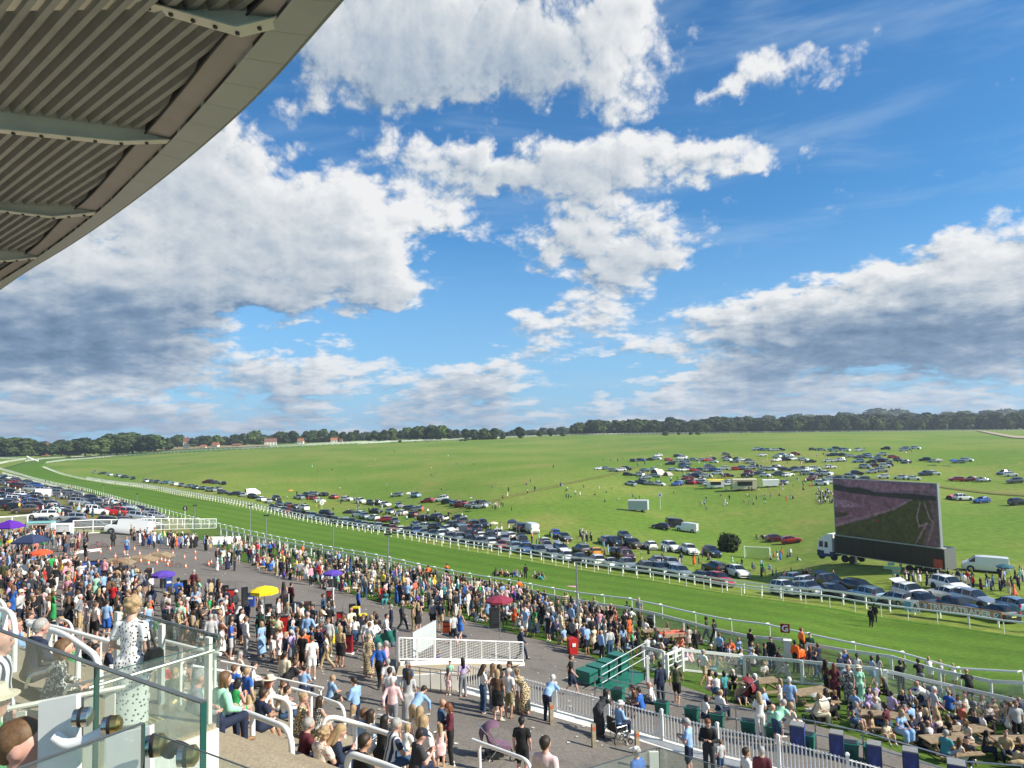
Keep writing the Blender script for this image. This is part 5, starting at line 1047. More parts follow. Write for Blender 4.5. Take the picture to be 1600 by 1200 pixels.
NAMEPOS = [(1140,850,'the round bush'),(1186,870,'the football goal'),(1288,880,'the lorry cab'),(1490,890,'the rear of the lorry'),(998,795,'the white horsebox'),(1119,757,'the yellow food truck'),(1164,757,'the cream food van'),(1204,757,'the white catering van'),(1036,738,'the cream tent'),(1485,722,'the blue tent'),(1297,702,'the green gazebo'),(1315,755,'the top left corner of the screen'),(1465,760,'the top right corner of the screen'),(800,815,'the navy gazebo on the infield'),(771,820,'the cream parasol'),(545,800,'the black gazebo'),(503,790,'the round furlong sign'),(395,772,'the pale awning'),(1410,890,'the green signpost'),(1500,960,'the brown banner'),(1072,830,'the white panel van on the slope'),(640,774,'the white tent'),(745,785,'the black tent'),(454,768,'the orange parasol on the infield')]
CREC = []                                 # every car is first recorded, then labelled so that its label fits it alone
def cpx(px, py, col=None, kind=None, rz=None, openb=None, lab=None, row=''):
    CREC.append(dict(px=px, py=py, p=G(px, py), col=col, kind=kind, rz=rz, openb=openb, lab=lab, row=row))
crng = random.Random(5); COLS = ['white'] * 7 + ['silver'] * 7 + ['grey'] * 5 + ['black'] * 5 + ['navy'] * 3 + ['blue'] * 2 + ['red'] * 2 + ['pale blue', 'dark red', 'dark green', 'bronze']
KINDS_ = ['hatchback'] * 5 + ['suv'] * 5 + ['estate'] * 3 + ['saloon'] * 2
row = 'in the front row behind the rails'
for a in [(1575,955,'pale blue','hatchback',None,0),(1522,948,'silver','suv',None,0),(1478,937,'white','hatchback',None,1),(1484,925,'white','suv',None,0),(1425,937,'white','suv',None,1),(1345,926,'black','estate',None,0),(1322,921,'grey','hatchback',None,1),(1300,920,'black','suv',None,1),(1266,918,'white','estate',None,0),(1237,912,'silver','hatchback',None,0),
   (1152,902,'white','suv',None,0),(1116,895,'black','suv',None,0),(1086,891,'black','estate',None,0),(1050,887,'silver','estate',None,0),(1026,883,'silver','hatchback',None,0),(1005,880,'navy','hatchback',None,1),(980,876,'dark red','suv',None,1),(968,870,'black','estate',None,0),(951,867,'silver','hatchback',None,0),(930,869,'orange','hatchback',None,0),(908,865,'grey','suv',None,0),(878,863,'silver','estate',None,1),(855,859,'silver','hatchback',None,0),(836,856,'white','saloon',None,0),(817,852,'black','suv',None,1),(789,848,'silver','hatchback',None,1),(768,845,'black','suv',None,1),(750,843,'white','hatchback',None,0),(733,839,'black','hatchback',None,0)]: cpx(*a[:5], openb=a[5], row=row)
row = 'in the second row behind the rails'
for a in [(1112,869,'navy','suv'),(1077,866,'white','suv'),(1048,861,'white','suv'),(1015,858,'white','hatchback'),(990,856,'bronze','suv'),(962,853,'navy','suv'),(945,849,'pale blue','hatchback'),(931,846,'grey','suv'),(976,842,'grey','hatchback'),(882,844,'grey','saloon'),(867,838,'blue','hatchback'),(850,836,'blue','suv'),(829,832,'white','van'),(812,829,'black','suv'),(795,828,'dark red','estate'),(755,824,'navy','suv'),(740,822,'black','estate'),(724,819,'grey','suv'),(716,816,'navy','suv'),(722,835,'grey','van')]: cpx(*a, row=row)
row = 'on the upper slope'
for a in [(1213,846,'dark red','hatchback'),(1237,849,'red','hatchback'),(1032,827,'navy','hatchback'),(1056,824,'black','van'),(1073,831,'white','van'),(1094,832,'silver','hatchback'),(1505,782,'white','suv'),(1534,786,'blue','hatchback'),(1592,789,'black','suv'),(1494,752,'red','estate'),(1517,752,'dark red','hatchback'),(1537,753,'silver','saloon'),(1586,755,'grey','suv')]: cpx(*a, row=row)
row = 'on the left half of the infield'
for x, y, c in [(500,785,'white'),(487,781,'red'),(467,780,'silver'),(478,776,'grey'),(505,775,'black'),(492,774,'silver'),(521,779,'red'),(542,783,'white'),(564,786,'white'),(578,788,'dark green'),(590,789,'black'),(603,791,'white'),(624,793,'silver'),(642,797,'grey'),(652,799,'silver'),(587,802,'black'),(610,803,'silver'),(626,805,'white'),(645,808,'dark red'),(666,813,'black'),(680,813,'navy'),(692,815,'black'),(704,816,'black'),(600,816,'red'),(617,819,'grey'),(570,811,'silver'),(583,813,'white'),(560,808,'white'),(653,824,'silver'),(668,827,'white'),(683,830,'black'),(700,832,'white'),(712,826,'grey'),(510,806,'navy'),
   (620,776,'silver'),(632,775,'grey'),(650,777,'pale blue'),(668,785,'red'),(680,784,'silver'),(690,783,'white'),(700,787,'dark green'),(712,790,'pale blue'),(722,792,'red'),(738,793,'silver'),(750,794,'white'),(755,790,'grey'),(436,790,'navy'),(450,793,'dark red'),(463,795,'silver'),(474,797,'white'),(420,786,'silver'),(408,783,'white'),(395,779,'black'),(380,776,'silver'),(366,774,'navy'),(350,772,'grey'),(432,782,'black'),(330,768,'silver'),(341,766,'black'),(318,765,'pale blue'),(306,764,'grey'),(296,762,'silver'),(284,760,'grey'),(272,758,'white'),(258,756,'pale blue'),(246,755,'black'),(236,754,'grey'),(228,753,'silver'),(208,749,'black'),(325,755,'dark red'),(338,756,'grey'),(350,757,'black'),(196,747,'grey'),(184,745,'silver'),(172,743,'white'),(160,741,'grey'),(148,739,'silver')]: cpx(x, y, c, row=row)
row = 'in the big cluster on the hillside'
def hill(y, xs, cols=None):
    for i, x in enumerate(xs): cpx(x, y + crng.uniform(-2., 2.), cols[i] if cols else None, row=row)
hill(703, [1182,1190,1198,1210,1221]); hill(702, [1270]); hill(713, [1134,1192,1214,1222,1234,1243], ['grey','white',None,'silver','silver',None]); hill(721.5, [990,1002,1060,1071,1083,1094,1105,1115,1124,1137,1148,1160,1171,1228,1238,1266])
hill(735, [937,948,959,970,979,1008,1020,1052,1072,1084,1095,1106,1117,1130,1150,1161,1172,1183,1194,1205,1216,1228,1240,1252,1262,1274]); hill(744, [981,998,1076,1088,1104,1120,1137,1168,1184,1196,1214,1232,1262,1278,1292], [None,'white','white','black',None,'white','navy','black',None,'white','grey','white',None,'black','white'])
hill(757, [985,1001,1015,1031,1058,1080,1098,1223,1284,1300], ['silver','navy','grey','white','blue','red','silver',None,'white','white']); hill(749.5, [1268,1294,1312,1330,1348,1380,1408,1427], [None,'white','black','silver','grey','white','white','white'])
hill(702.5, [1284,1308,1318,1384,1413,1431], [None,'navy','blue','navy','silver','white']); hill(714, [1298,1308,1318,1330,1342,1354,1377,1396], ['navy','blue','black','silver','navy','grey','silver','red']); hill(722.5, [1268,1294,1312,1341,1362,1374,1386,1404,1416,1445,1460,1498,1511], ['navy','white','silver','pale blue','black','dark red','silver','grey','navy','black','silver','grey','white']); hill(741.5, [1339,1446,1460], ['black','navy','white']); hill(731, [1352,1368,1383]); hill(743, [1568,1580])
# car park at far left, in rows along the course
row = 'in the packed car park at far left'
def park(A, B, n, jit=.8):
    a, b = G(*A), G(*B)
    for i in range(n):
        p = a.lerp(b, (i + .5) / n); p.x += crng.uniform(-jit, jit) * .5; p.y += crng.uniform(-jit, jit); p.z = ground(p.x, p.y); q = proj(p); CREC.append(dict(px=q[0], py=q[1], p=p, col=None, kind=None, rz=None, openb=False, lab=None, row=row))
park((0,746), (150,786), 17); park((-4,751), (150,793), 14); park((150,786), (245,811), 6); park((120,790), (240,818), 6); park((0,757), (80,775), 8); park((0,777), (115,812), 11); park((0,784), (120,819), 10); park((0,791), (95,819), 7); park((60,823), (155,829), 5); park((165,822), (250,826), 4); park((0,768), (80,790), 7)
for x, y, c, k in ((136,794,'cream','van'),(172,800,'white','van'),(148,805,'white','suv'),(178,806,'red','suv'),(205,810,'red','suv'),(222,801,'silver','hatchback'),(62,777,'white','van'),(215,815,'silver','suv'),(244,812,'silver','hatchback')): cpx(x, y, c, k, row=row)

# fill the gaps of the rows with further cars standing where the photograph shows an unbroken line
row = 'in the front row behind the rails'
for q in resample([p for p in outward(FAR[:-3], 6.5) if p.y < 330], 3.1):
    a = proj(q)
    if 420 < a[0] < 1600 and not (1136 < a[0] < 1222): q.z = ground(q.x, q.y); CREC.append(dict(px=a[0], py=a[1], p=q, col=None, kind=None, rz=None, openb=crng.random() < .15, lab=None, row=row))
row = 'in the second row behind the rails'
for q in resample([p for p in outward(FAR[2:-4], 15)], 3.4):
    a = proj(q)
    if (700 < a[0] < 860 or 930 < a[0] < 1120) and crng.random() < .8: q.z = ground(q.x, q.y); CREC.append(dict(px=a[0], py=a[1], p=q, col=None, kind=None, rz=None, openb=False, lab=None, row=row))
row = 'in the big cluster on the hillside'
for _ in range(48): x = crng.uniform(1000, 1290); cpx(x, crng.uniform(712, 762), row=row)
for _ in range(16): x = crng.uniform(1290, 1420); cpx(x, crng.uniform(703, 740), row=row)
# ------------------------------------------------------------ things that stand about
BLK = mat('black_panel', (.018, .018, .02), .45); REDP = mat('red_panel', (.52, .025, .02), .45); BLUEP = mat('blue_panel', (.03, .07, .30), .5); GREENP = mat('green_plastic', (.015, .15, .11), .45, var=.08, vs=3); NAVYP = mat('navy_canvas', (.03, .045, .11), .7); YELP = mat('yellow_panel', (.80, .62, .02), .5); WHITEP = mat('white_panel', (.80, .80, .78), .45, var=.03); BRNP = mat('brown_panel', (.10, .045, .035), .6); GREYP = mat('grey_board', (.46, .49, .50), .5, var=.04, vs=1.5); WOOD = mat('picnic_wood', (.30, .22, .13), .75, var=.25, vs=6, bump=.2); TEALC = mat('teal_canvas', (.20, .45, .42), .7)
FONTC = {}
def text(parent, body_, loc, size, m, rot, ext=.004, name='lettering', bold=.0):
    cu = bpy.data.curves.new(name, 'FONT'); cu.body = body_; cu.size = size; cu.extrude = ext; cu.align_x = 'CENTER'; cu.align_y = 'CENTER'; cu.offset = bold; cu.materials.append(m); f_ = bpy.data.objects.new(name, cu); COL.objects.link(f_); bpy.context.view_layer.update(); me = bpy.data.meshes.new_from_object(f_.evaluated_get(bpy.context.evaluated_depsgraph_get())); bpy.data.objects.remove(f_); o = link(name, me, parent, loc); o.rotation_euler = rot; return o
def facecam(p): return math.atan2(-p[0], p[1])          # rotation whose -Y looks back at the viewer side
def canopy(px, py, wpx, hgt, cloth, label, sides=8, rise=.32, base=None, poles=1, cat='umbrella', name='umbrella', valance=.12, group=None, flat=False):
    g0 = G(*(base if base else (px, py))); t = None
    if not base:                           # canopy centre pixel given: find ground below it at the canopy height
        g0 = G(px, py, hgt); g0.z = ground(g0.x, g0.y)
    w = wpx / FPX * proj(g0 + zz * hgt)[2] / 2; t = thing(name, g0, random.random(), label, cat, group); rot_ = t.rotation_euler
    for k in range(sides):
        a0, a1 = 2 * math.pi * k / sides, 2 * math.pi * (k + 1) / sides; mb = MB(); c0, s0, c1, s1 = math.cos(a0), math.sin(a0), math.cos(a1), math.sin(a1); r_ = w; top = hgt; low = hgt - w * rise; mid = (hgt - w * rise * .38)
        vs = [(0, 0, top), (c0 * r_ * .55, s0 * r_ * .55, mid), (c1 * r_ * .55, s1 * r_ * .55, mid), (c0 * r_, s0 * r_, low), (c1 * r_, s1 * r_, low), (c0 * r_ * 1.0, s0 * r_ * 1.0, low - valance), (c1 * r_, s1 * r_, low - valance)]
        mb.add(vs, [(0, 1, 2), (1, 3, 4, 2), (3, 5, 6, 4)]); mb.build('canopy_panel', cloth, t, smooth=False)
    if poles == 1:
        mb = MB(); mb.tube([(0, 0, 0), (0, 0, hgt + .06)], .022, 8); mb.lathe([(.22, 0), (.22, .05), (.05, .09)], n=10); mb.build('pole', STEEL, t)
    else:
        for k in range(4): a = math.pi / 4 + k * math.pi / 2; mb = MB(); r_ = w * .97; mb.box((math.cos(a) * r_ if sides != 4 else math.cos(a - math.pi / 4) * r_, math.sin(a) * r_ if sides != 4 else math.sin(a - math.pi / 4) * r_, (hgt - w * rise) / 2), (.05, .05, hgt - w * rise)); mb.build('leg', STEEL, t)
    return t
def cloth(name, h): return mat(name, hexc(h), .75, var=.05, vs=2)
canopy(413, 915, 44, 2.7, cloth('yellow_canopy', 'f2d41c'), 'bright yellow umbrella over a bookmaker pitch on the concourse', valance=.16)
canopy(255, 891, 36, 2.7, cloth('purple_canopy', '5b41a8'), 'purple umbrella over a blue bookmaker stand left of the yellow umbrella')
canopy(520, 890, 30, 2.7, cloth('purple_canopy', '5b41a8'), 'purple umbrella at the edge of the lawn right of the yellow umbrella')
canopy(780, 930, 44, 2.8, cloth('maroon_canopy', '8c2f45'), 'dark red umbrella over a drinks cart among the lawn crowd')
canopy(64, 858, 31, 2.7, cloth('coral_canopy', 'ee5b32'), 'coral orange umbrella over bookmakers at far left')
canopy(1570, 881, 25, 2.6, cloth('teal_canopy', '2b5f6e'), 'dark teal umbrella beside the white van behind the rails at right')
canopy(48, 834, 52, 3.1, NAVYP, 'dark navy gazebo behind the coral umbrella at far left', sides=4, poles=4, cat='gazebo', name='gazebo', rise=.42)
canopy(15, 812, 44, 3.3, cloth('purple_canopy2', '5a1f9c'), 'deep purple gazebo at the far left fence', sides=4, poles=4, cat='gazebo', name='gazebo', rise=.5)
canopy(771, 815, 15, 2.6, cloth('cream_canopy', 'd8cdb4'), 'cream parasol among the tailgating cars on the infield'); canopy(454, 765, 9, 2.8, cloth('orange_canopy', 'f09a4a'), 'small orange parasol beside the red cars on the infield')
for px, py, w, c, lb in ((800,811,20,NAVYP,'navy gazebo behind the cars beside the white van on the infield'), (545,796,22,BLK,'black gazebo just behind the infield rails'), (748,781,15,BLK,'small black gazebo behind the silver cars on the infield'), (638,769,9,WHITEP,'small white gazebo between cars on the distant infield'), (1297,700,11,GREENP,'small green gazebo on the hillside'), (1490,717,14,cloth('blue_tent', '2b66b5'),'bright blue tent on the hillside'), (1466,716,18,cloth('grey_tent', 'a9a69c'),'pale grey awning beside the bright blue tent')):
    canopy(px, py, w, 2.7, c, lb, sides=4, poles=4, cat='gazebo', name='gazebo', rise=.35, valance=.3)
for px, py, s_, c, lb in ((1030,742,5.5,cloth('cream_canopy', 'd8cdb4'),'cream tunnel tent among the hillside cars'), (1045,743,3.5,cloth('grey_tent', 'a9a69c'),'grey dome tent attached beside the cream one'), (205,803,4.,cloth('grey_tent2', '8f9aa0'),'grey dome tent in the far left car park'), (395,772,5.,WHITEP,'long white awning along the infield rails'), (1487,780,2.6,cloth('pink_tent', 'd2518e'),'small pink and blue pop up tent beside a white car'), (172,790,4.,cloth('grey_tent2', '8f9aa0'),'low grey shelter in the far left car park')):
    p = G(px, py); t = thing('tent', p, .6, lb, 'tent'); mb = MB(); n = 8; vs = []
    for i in (0, 1, 2, 3):
        for k in range(n + 1): a = math.pi * k / n; r_ = (1, 1.05, 1.02, .6)[i] * s_ * .35; vs.append((-s_ / 2 + s_ * i / 3, math.cos(a) * r_, math.sin(a) * r_ * (1.15 if i < 3 else .7)))
    mb.add(vs, [(i * (n + 1) + k, i * (n + 1) + k + 1, (i + 1) * (n + 1) + k + 1, (i + 1) * (n + 1) + k) for i in range(3) for k in range(n)]); mb.build('shell', c, t, smooth=True); mb = MB(); mb.prism([(-s_ * .3, 0), (s_ * .3, 0), (s_ * .2, s_ * .36), (-s_ * .2, s_ * .36)], -s_ / 2 - .02, -s_ / 2, axis='X'); mb.build('entrance', BLK, t)
# --- bookmaker stands
bk = [ # x0, x1, top, base, colour, label
 (437,451,964,996,'red','tall bright red bookmaker box in front of the yellow umbrella'),(400,412,962,992,'green','green bookmaker box below the yellow umbrella'),(526,537,958,994,'red','slim tall red bookmaker panel behind the grey suited woman'),(511,523,984,1009,'yellow','low yellow bookmaker board with a man standing on its platform'),(539,552,993,1024,'darkred','dark red bookmaker stand on a white base'),(561,573,962,995,'black','black odds board with a yellow top edge'),(551,562,951,986,'brown','brown odds board with a white side beside the yellow topped one'),(443,451,929,962,'brown','brown odds board with a white edge right of the yellow umbrella'),(452,461,944,974,'black','black odds board right of the brown one with a white edge'),(475,486,940,966,'brown','reddish brown odds board standing alone mid concourse'),(486,495,955,979,'black','black speaker like bookmaker board behind the man in light blue'),(413,424,944,971,'black','dark odds board directly under the yellow umbrella'),(510,521,919,951,'white','white advertising panel with a red emblem below the purple umbrella'),(546,555,944,968,'black','leaning black board on an A frame'),
 (92,106,872,892,'red','red bookmaker box right of the coral umbrella'),(44,53,883,895,'red','small red satchel board left of the coral umbrella'),(127,142,878,901,'blue','blue bookmaker box behind the man raising his arm'),(143,160,877,901,'blue','wide blue framed bookmaker stand'),(160,172,887,903,'black','short black odds board beside the wide blue stand'),(178,189,887,909,'black','black odds board left of the navy one'),(189,199,884,909,'navy','navy odds board with a brown top'),(199,208,891,912,'black','black odds board at the end of the far bookmaker row'),(229,238,888,913,'brown','brown board with a white edge left of the purple umbrella'),(259,269,902,929,'blue','blue bookmaker box under the purple umbrella'),(279,291,907,933,'black','broad black odds board right of the purple umbrella'),(325,334,905,937,'navy','slim navy and brown odds board mid concourse'),(346,356,915,946,'black','dark grey odds board left of the red stand'),(356,369,922,956,'red','red bookmaker stand left of the yellow umbrella'),(378,386,918,953,'black','narrow black odds board touching the yellow umbrella'),(386,398,928,951,'blue','blue bookmaker box under the left edge of the yellow umbrella'),(303,314,920,934,'yellow','yellow draped bookmaker table'),(371,386,953,966,'blue','low blue bookmaker trolley with white letters'),(692,712,972,992,'orange','small orange red drinks cart under the dark red umbrella'),(765,782,950,985,'black','tall black cart under the dark red umbrella'),(512,526,905,921,'black','dark bar counter under the second purple umbrella'),(251,262,904,922,'black','black odds board in the shade of the purple umbrella')]
BC = {'red': REDP, 'green': GREENP, 'yellow': YELP, 'darkred': mat('dark_red_panel', (.28, .02, .03), .45), 'black': BLK, 'brown': BRNP, 'white': WHITEP, 'blue': BLUEP, 'navy': NAVYP, 'orange': mat('orange_cart', (.75, .12, .02), .4)}
for i, (x0, x1, yt, yb, c, lb) in enumerate(bk):
    p = G((x0 + x1) / 2, yb); d = proj(p)[2]; w = (x1 - x0) / FPX * d * .92; h = (yb - yt) / FPX * d; t = thing('bookmaker_stand', p, facecam(p) + crng.uniform(-.5, .3), lb, 'bookmaker stand', 'bookmaker stands on the concourse')
    mb = MB(); mb.box((0, 0, .08), (w * 1.25, w * 1.1, .14)); mb.build('plinth', STEEL if i % 2 else WHITEP, t)
    if c in ('black', 'brown', 'white', 'navy'):
        mb = MB(); mb.box((0, 0, .15 + (h - .15) * .5), (w, .14, h - .15)); pn = mb.build('board', BC[c], t); mb = MB(); mb.box((0, -.078, h * .58), (w * .8, .012, h * .6)); mb.build('display', mat('display_dark', (.03, .035, .04), .2), pn)
        for s_ in (-1, 1): mb = MB(); mb.box((s_ * (w / 2 + .02), 0, h / 2), (.035, .18, h)); mb.build('side_trim', WHITEP if 'white' in lb and s_ > 0 else BLK, t)
        if 'yellow top' in lb: mb = MB(); mb.box((0, 0, h + .04), (w * 1.1, .3, .08)); mb.build('cap', YELP, t)
        if 'emblem' in lb: mb = MB(); mb.prism([(-.12, h * .6), (.1, h * .62), (.16, h * .8), (0, h * .88), (-.16, h * .78)], -.1, -.085, axis='Y'); mb.build('emblem', REDP, t)
    else:
        mb = MB(); mb.prism([(-w * .30, .15), (w * .30, .15), (w * .22, h), (-w * .22, h * .97)], -w * .5, w * .5, axis='X'); pn = mb.build('body', BC[c], t)
        mb = MB(); mb.box((0, 0, h + .02), (w * 1.08, w * .5, .04)); mb.build('top_tray', BLK, t); mb = MB(); mb.box((0, -w * .29, h * .72), (w * .7, .02, h * .12)); mb.build('name_strip', WHITEP if c in ('blue', 'green') else BC['darkred'], t)
        mb = MB(); mb.tube([(w * .4, w * .2, h), (w * .4, w * .2, h + .5)], .015, 5); mb.build('lamp_stem', STEEL, t)
# --- red bins on the lawn edge
for x0, x1, yt, yb, lb in ((595,607,920,942,'bright red waste bin at the lawn edge beside the lamp post'),(404,414,870,887,'small red waste bin at the far lawn edge'),(886,904,995,1024,'large bright red waste bin right of the dark red umbrella'),(404,411,871,881,'') ):
    if not lb: continue
    p = G((x0 + x1) / 2, yb); d = proj(p)[2]; w = (x1 - x0) / FPX * d * .8; h = (yb - yt) / FPX * d * .92; t = thing('waste_bin', p, facecam(p) + .35, lb, 'bin', 'red waste bins on the lawn edge'); mb = MB(); mb.box((0, 0, h * .46), (w * .9, w * .8, h * .9), taper=1.12); mb.build('bin_body', REDP, t); mb = MB(); mb.prism([(-w * .5, h * .9), (w * .5, h * .9), (w * .5, h * .96), (0, h * 1.04), (-w * .5, h * .96)], -w * .46, w * .46, axis='Y'); mb.build('lid', REDP, t); mb = MB(); mb.box((0, -w * .5, h * .66), (w * .4, .01, h * .2)); mb.build('sticker', WHITEP, t)
# --- tall lamp posts
for bx, by, tx, ty, lb in ((904,1004,897,877,'tall grey lamp post in front of the course beside the red bin'),(607,926,606,836,'tall lamp post beside the far red bin'),(521,880,520,815,'thin lamp post behind the second purple umbrella'),(416,872,414,806,'lamp post in the lawn crowd above the small red bin'),(391,851,389,790,'lamp post at the start of the lawn crowd'),(304,840,303,790,'lamp post beside the white fence at the corner of the car park'),(214,793,213,772,'short lamp post in the car park beside the course'),(161,775,160,758,'distant lamp post beside the course at far left')):
    p = G(bx, by); d = proj(p)[2]; h = (by - ty) / FPX * d; t = thing('lamp_post', p, facecam(p), lb, 'lamp post', 'lamp posts along the course'); mb = MB(); mb.tube([(0, 0, 0), (0, 0, h)], .06, 8, rs=[.075, .05]); mb.build('pole', STEEL, t, smooth=True); mb = MB(); mb.box((0, 0, h), (.5, .12, .10)); mb.box((-.2, -.08, h + .02), (.22, .3, .16)); mb.box((.2, -.08, h + .02), (.22, .3, .16)); mb.build('lamp_head', BLK, t); mb = MB(); mb.box((0, 0, .3), (.2, .2, .6)); mb.build('base', STEEL, t)
p = G(1396, 918); t = thing('signpost', p, facecam(p), 'green and white signpost behind the infield rails in front of the lorry', 'signpost'); mb = MB(); h = 52 / FPX * proj(p)[2]; 
for s_ in (1, ): mb.tube([(0, 0, 0), (0, 0, h * .62)], .05, 6)
mb.build('pole', STEEL, t)
for dx, dz, w_, r_ in ((-.45, 0, .9, .15), (.45, -.05, .9, -.15), (-.1, .45, .7, .1), (.35, -.5, .7, .1)): mb = MB(); mb.box((dx, 0, h * .58 + dz), (w_, .05, .36)); mb.build('sign_board', mat('sign_green', (.22, .42, .30), .5), t)
# --- letter sign, banners, furlong markers
p = G(1229, 1034); d = proj(p)[2]; t = thing('letter_sign', p, facecam(p), 'square red sign with a white letter G on a pole above the rails', 'sign'); hs_ = 58 / FPX * d; sq = 13 / FPX * d
mb = MB(); mb.tube([(0, 0, 0), (0, 0, hs_)], .03, 6); mb.build('pole', STEEL, t); mb = MB(); mb.box((0, -.04, hs_ - sq * .5), (sq, .04, sq)); b_ = mb.build('board', mat('deep_red', (.22, .01, .012), .4), t); mb = MB(); mb.box((0, -.035, hs_ - sq * .5), (sq * 1.06, .03, sq * 1.06)); mb.build('edge', REDP, t); text(b_, 'G', (0, -.065, hs_ - sq * .53), sq * 1.0, WHITEP, (R(90), 0, 0), bold=.02)
t = thing('gate_post', G(1232, 1035), facecam(p), 'stout white box post under the red letter sign', 'post'); mb = MB(); mb.box((0, 0, .62), (.42, .42, 1.25), taper=.9); mb.build('post', WHITEP, t); mb = MB(); mb.box((0, 0, 1.29), (.46, .46, .08)); mb.build('cap', PAINT, t)
a, b = G(1256, 1042), G(1277, 1046); t = thing('banner', a, 0, 'dark red notice board on the fence beside the stewards in orange', 'banner'); mb = MB(); h = 24 / FPX * proj(a)[2]; v = b - a; mb.add([(0, 0, .1), tuple(v + zz * .1), tuple(v + zz * h), (0, 0, h)] + [(0, .04, .1), tuple(v + Vector((0, .04, .1))), tuple(v + Vector((0, .04, h))), (0, .04, h)], [(0, 1, 2, 3), (7, 6, 5, 4), (0, 4, 5, 1), (3, 2, 6, 7)]); mb.build('board', REDP, t)
for k in range(4): c = v * .5 + zz * (h * (.3 + .17 * k)); mb = MB(); mb.box((c.x, c.y - .03, c.z), (v.length * (.6, .72, .5, .66)[k], .006, .05), rz=math.atan2(v.y, v.x)); mb.build('print_line', mat('pale_red_print', (.72, .30, .26), .5), t)
FR = [G(*q) for q in FAR]
def bpt(px, py): return G(px, py)
BL_ = resample(outward(FAR[:-3], 3.0), .5); pk_ = lambda x: min(BL_, key=lambda q: abs(proj(q)[0] - x)); a, b = on_ground([pk_(1436), pk_(1566)]); off = Vector((.0, -.2, 0)); v = (b - a); rzb = math.atan2(v.y, v.x); L = v.length; t = thing('advertising_banner', a, rzb, 'brown banner with pale lettering TRUSTATRADER tied behind the infield rails', 'banner'); sl_b = math.atan2(v.z, math.hypot(v.x, v.y)); t.rotation_euler = (0, -sl_b, rzb); hb = .86; t.location.z += .12
mb = MB(); mb.box((L / 2, 0, .5 + hb / 2), (L, .03, hb)); bb = mb.build('cloth', mat('banner_brown', (.50, .26, .16), .6), t); tt = text(bb, 'TRUSTATRADER', (L * .5, -.032, .5 + hb * .52), hb * .86, WHITEP, (R(90), 0, 0), bold=.03); bpy.context.view_layer.update(); tt.scale.x = L * .76 / max(.1, tt.dimensions.x)
for fx in (.06, .94): mb = MB(); mb.lathe([(hb * .26, 0), (hb * .26, .02)], (L * (.05 if fx < .5 else .95), -.035, .5 + hb / 2), 16, 0, 'Y'); e_ = mb.build('emblem', mat('banner_blue', (.10, .16, .24), .5), t); mb = MB(); mb.lathe([(hb * .31, 0), (hb * .31, .012)], (L * fx, -.025, .5 + hb / 2), 16, 0, 'Y'); mb.build('emblem_ring', WHITEP, t); mb = MB(); mb.prism([(L * fx - .12, .5 + hb * .45), (L * fx - .02, .5 + hb * .34), (L * fx + .18, .5 + hb * .66), (L * fx + .12, .5 + hb * .7), (L * fx - .02, .5 + hb * .46), (L * fx - .07, .5 + hb * .52)], -.045, -.037, axis='Y'); mb.build('tick_mark', WHITEP, t)
a, b = on_ground([pk_(1413), pk_(1434)]); v = b - a; t = thing('advertising_banner', a, math.atan2(v.y, v.x), 'short blue and white banner with a letter A left of the brown one', 'banner'); mb = MB(); mb.box((v.length / 2, 0, .8), (v.length, .03, .95)); bb = mb.build('cloth', WHITEP, t); mb = MB(); mb.box((v.length * .22, -.02, .8), (v.length * .42, .02, .95)); mb.build('blue_half', mat('banner_sky', (.12, .35, .55), .5), t); text(bb, 'A', (v.length * .72, -.025, .82), .9, BLK, (R(90), 0, 0), bold=.02)
for px, yb, yt, c1, c2, n_, lb in ((503,797,782,WHITEP,BLK,'1','white round furlong marker with the number 1 beside the infield rails'),(289,812,791,BLK,WHITEP,'1','black round furlong marker with the number 1 on the near rails at left'),(1032,796,770,WHITEP,BLK,'0','white oval marker sign on a thin pole beside the horsebox')):
    p = G(px, yb); d = proj(p)[2]; h = (yb - yt) / FPX * d; r_ = 3.6 / FPX * d; t = thing('furlong_marker', p, facecam(p), lb, 'sign'); mb = MB(); mb.tube([(0, 0, 0), (0, 0, h - r_)], .06, 6); mb.build('pole', PAINT, t); mb = MB(); mb.lathe([(r_, 0), (r_, .05)], (0, -.05, h - r_), 18, 0, 'Y'); dd_ = mb.build('disc', c1, t); mb = MB(); mb.lathe([(r_ * .78, 0), (r_ * .78, .02)], (0, -.07, h - r_), 18, 0, 'Y'); mb.build('face', c1 if c1 is WHITEP else mat('marker_dark', (.03, .03, .035), .5), t); text(dd_, n_, (0, -.08, h - r_), r_ * 1.5, c2, (R(90), 0, 0), bold=.02)
# --- big screen lorry
A_, B_ = G(1306, 883), G(1484, 899); zg = min(A_.z, B_.z); v = B_ - A_; v.z = 0; L = v.length - .6; lr = math.atan2(v.y, v.x); t = thing('screen_lorry', (A_.x, A_.y, (A_.z + B_.z) / 2), lr, 'white and blue lorry with black trailer carrying a giant video screen on the infield', 'lorry')
def hpx(y0, y1, q): return (y0 - y1) / FPX * proj(q)[2]
ht = hpx(883, 843, A_); hsx = hpx(883, 755, A_); wd = 2.55
mb = MB(); mb.box((L / 2, wd / 2, (1.15 + ht) / 2), (L, wd, ht - 1.15)); mb.build('trailer', mat('trailer_black', (.012, .012, .014), .35, var=.1), t)
for k in range(9): mb = MB(); mb.box((L * (k + .5) / 9, -.02, (1.15 + ht) / 2), (.05, .03, ht - 1.25)); mb.build('panel_seam', mat('seam_dark', (.03, .03, .032), .4), t)
mb = MB(); mb.box((L / 2, .3, ht + .06), (L, .9, .12)); mb.build('roof_rail', mat('rail_pale', (.35, .36, .33), .5), t); mb = MB(); mb.box((L / 2, -.03, 1.12), (L, .06, .1)); mb.build('skirt_rail', STEEL, t)
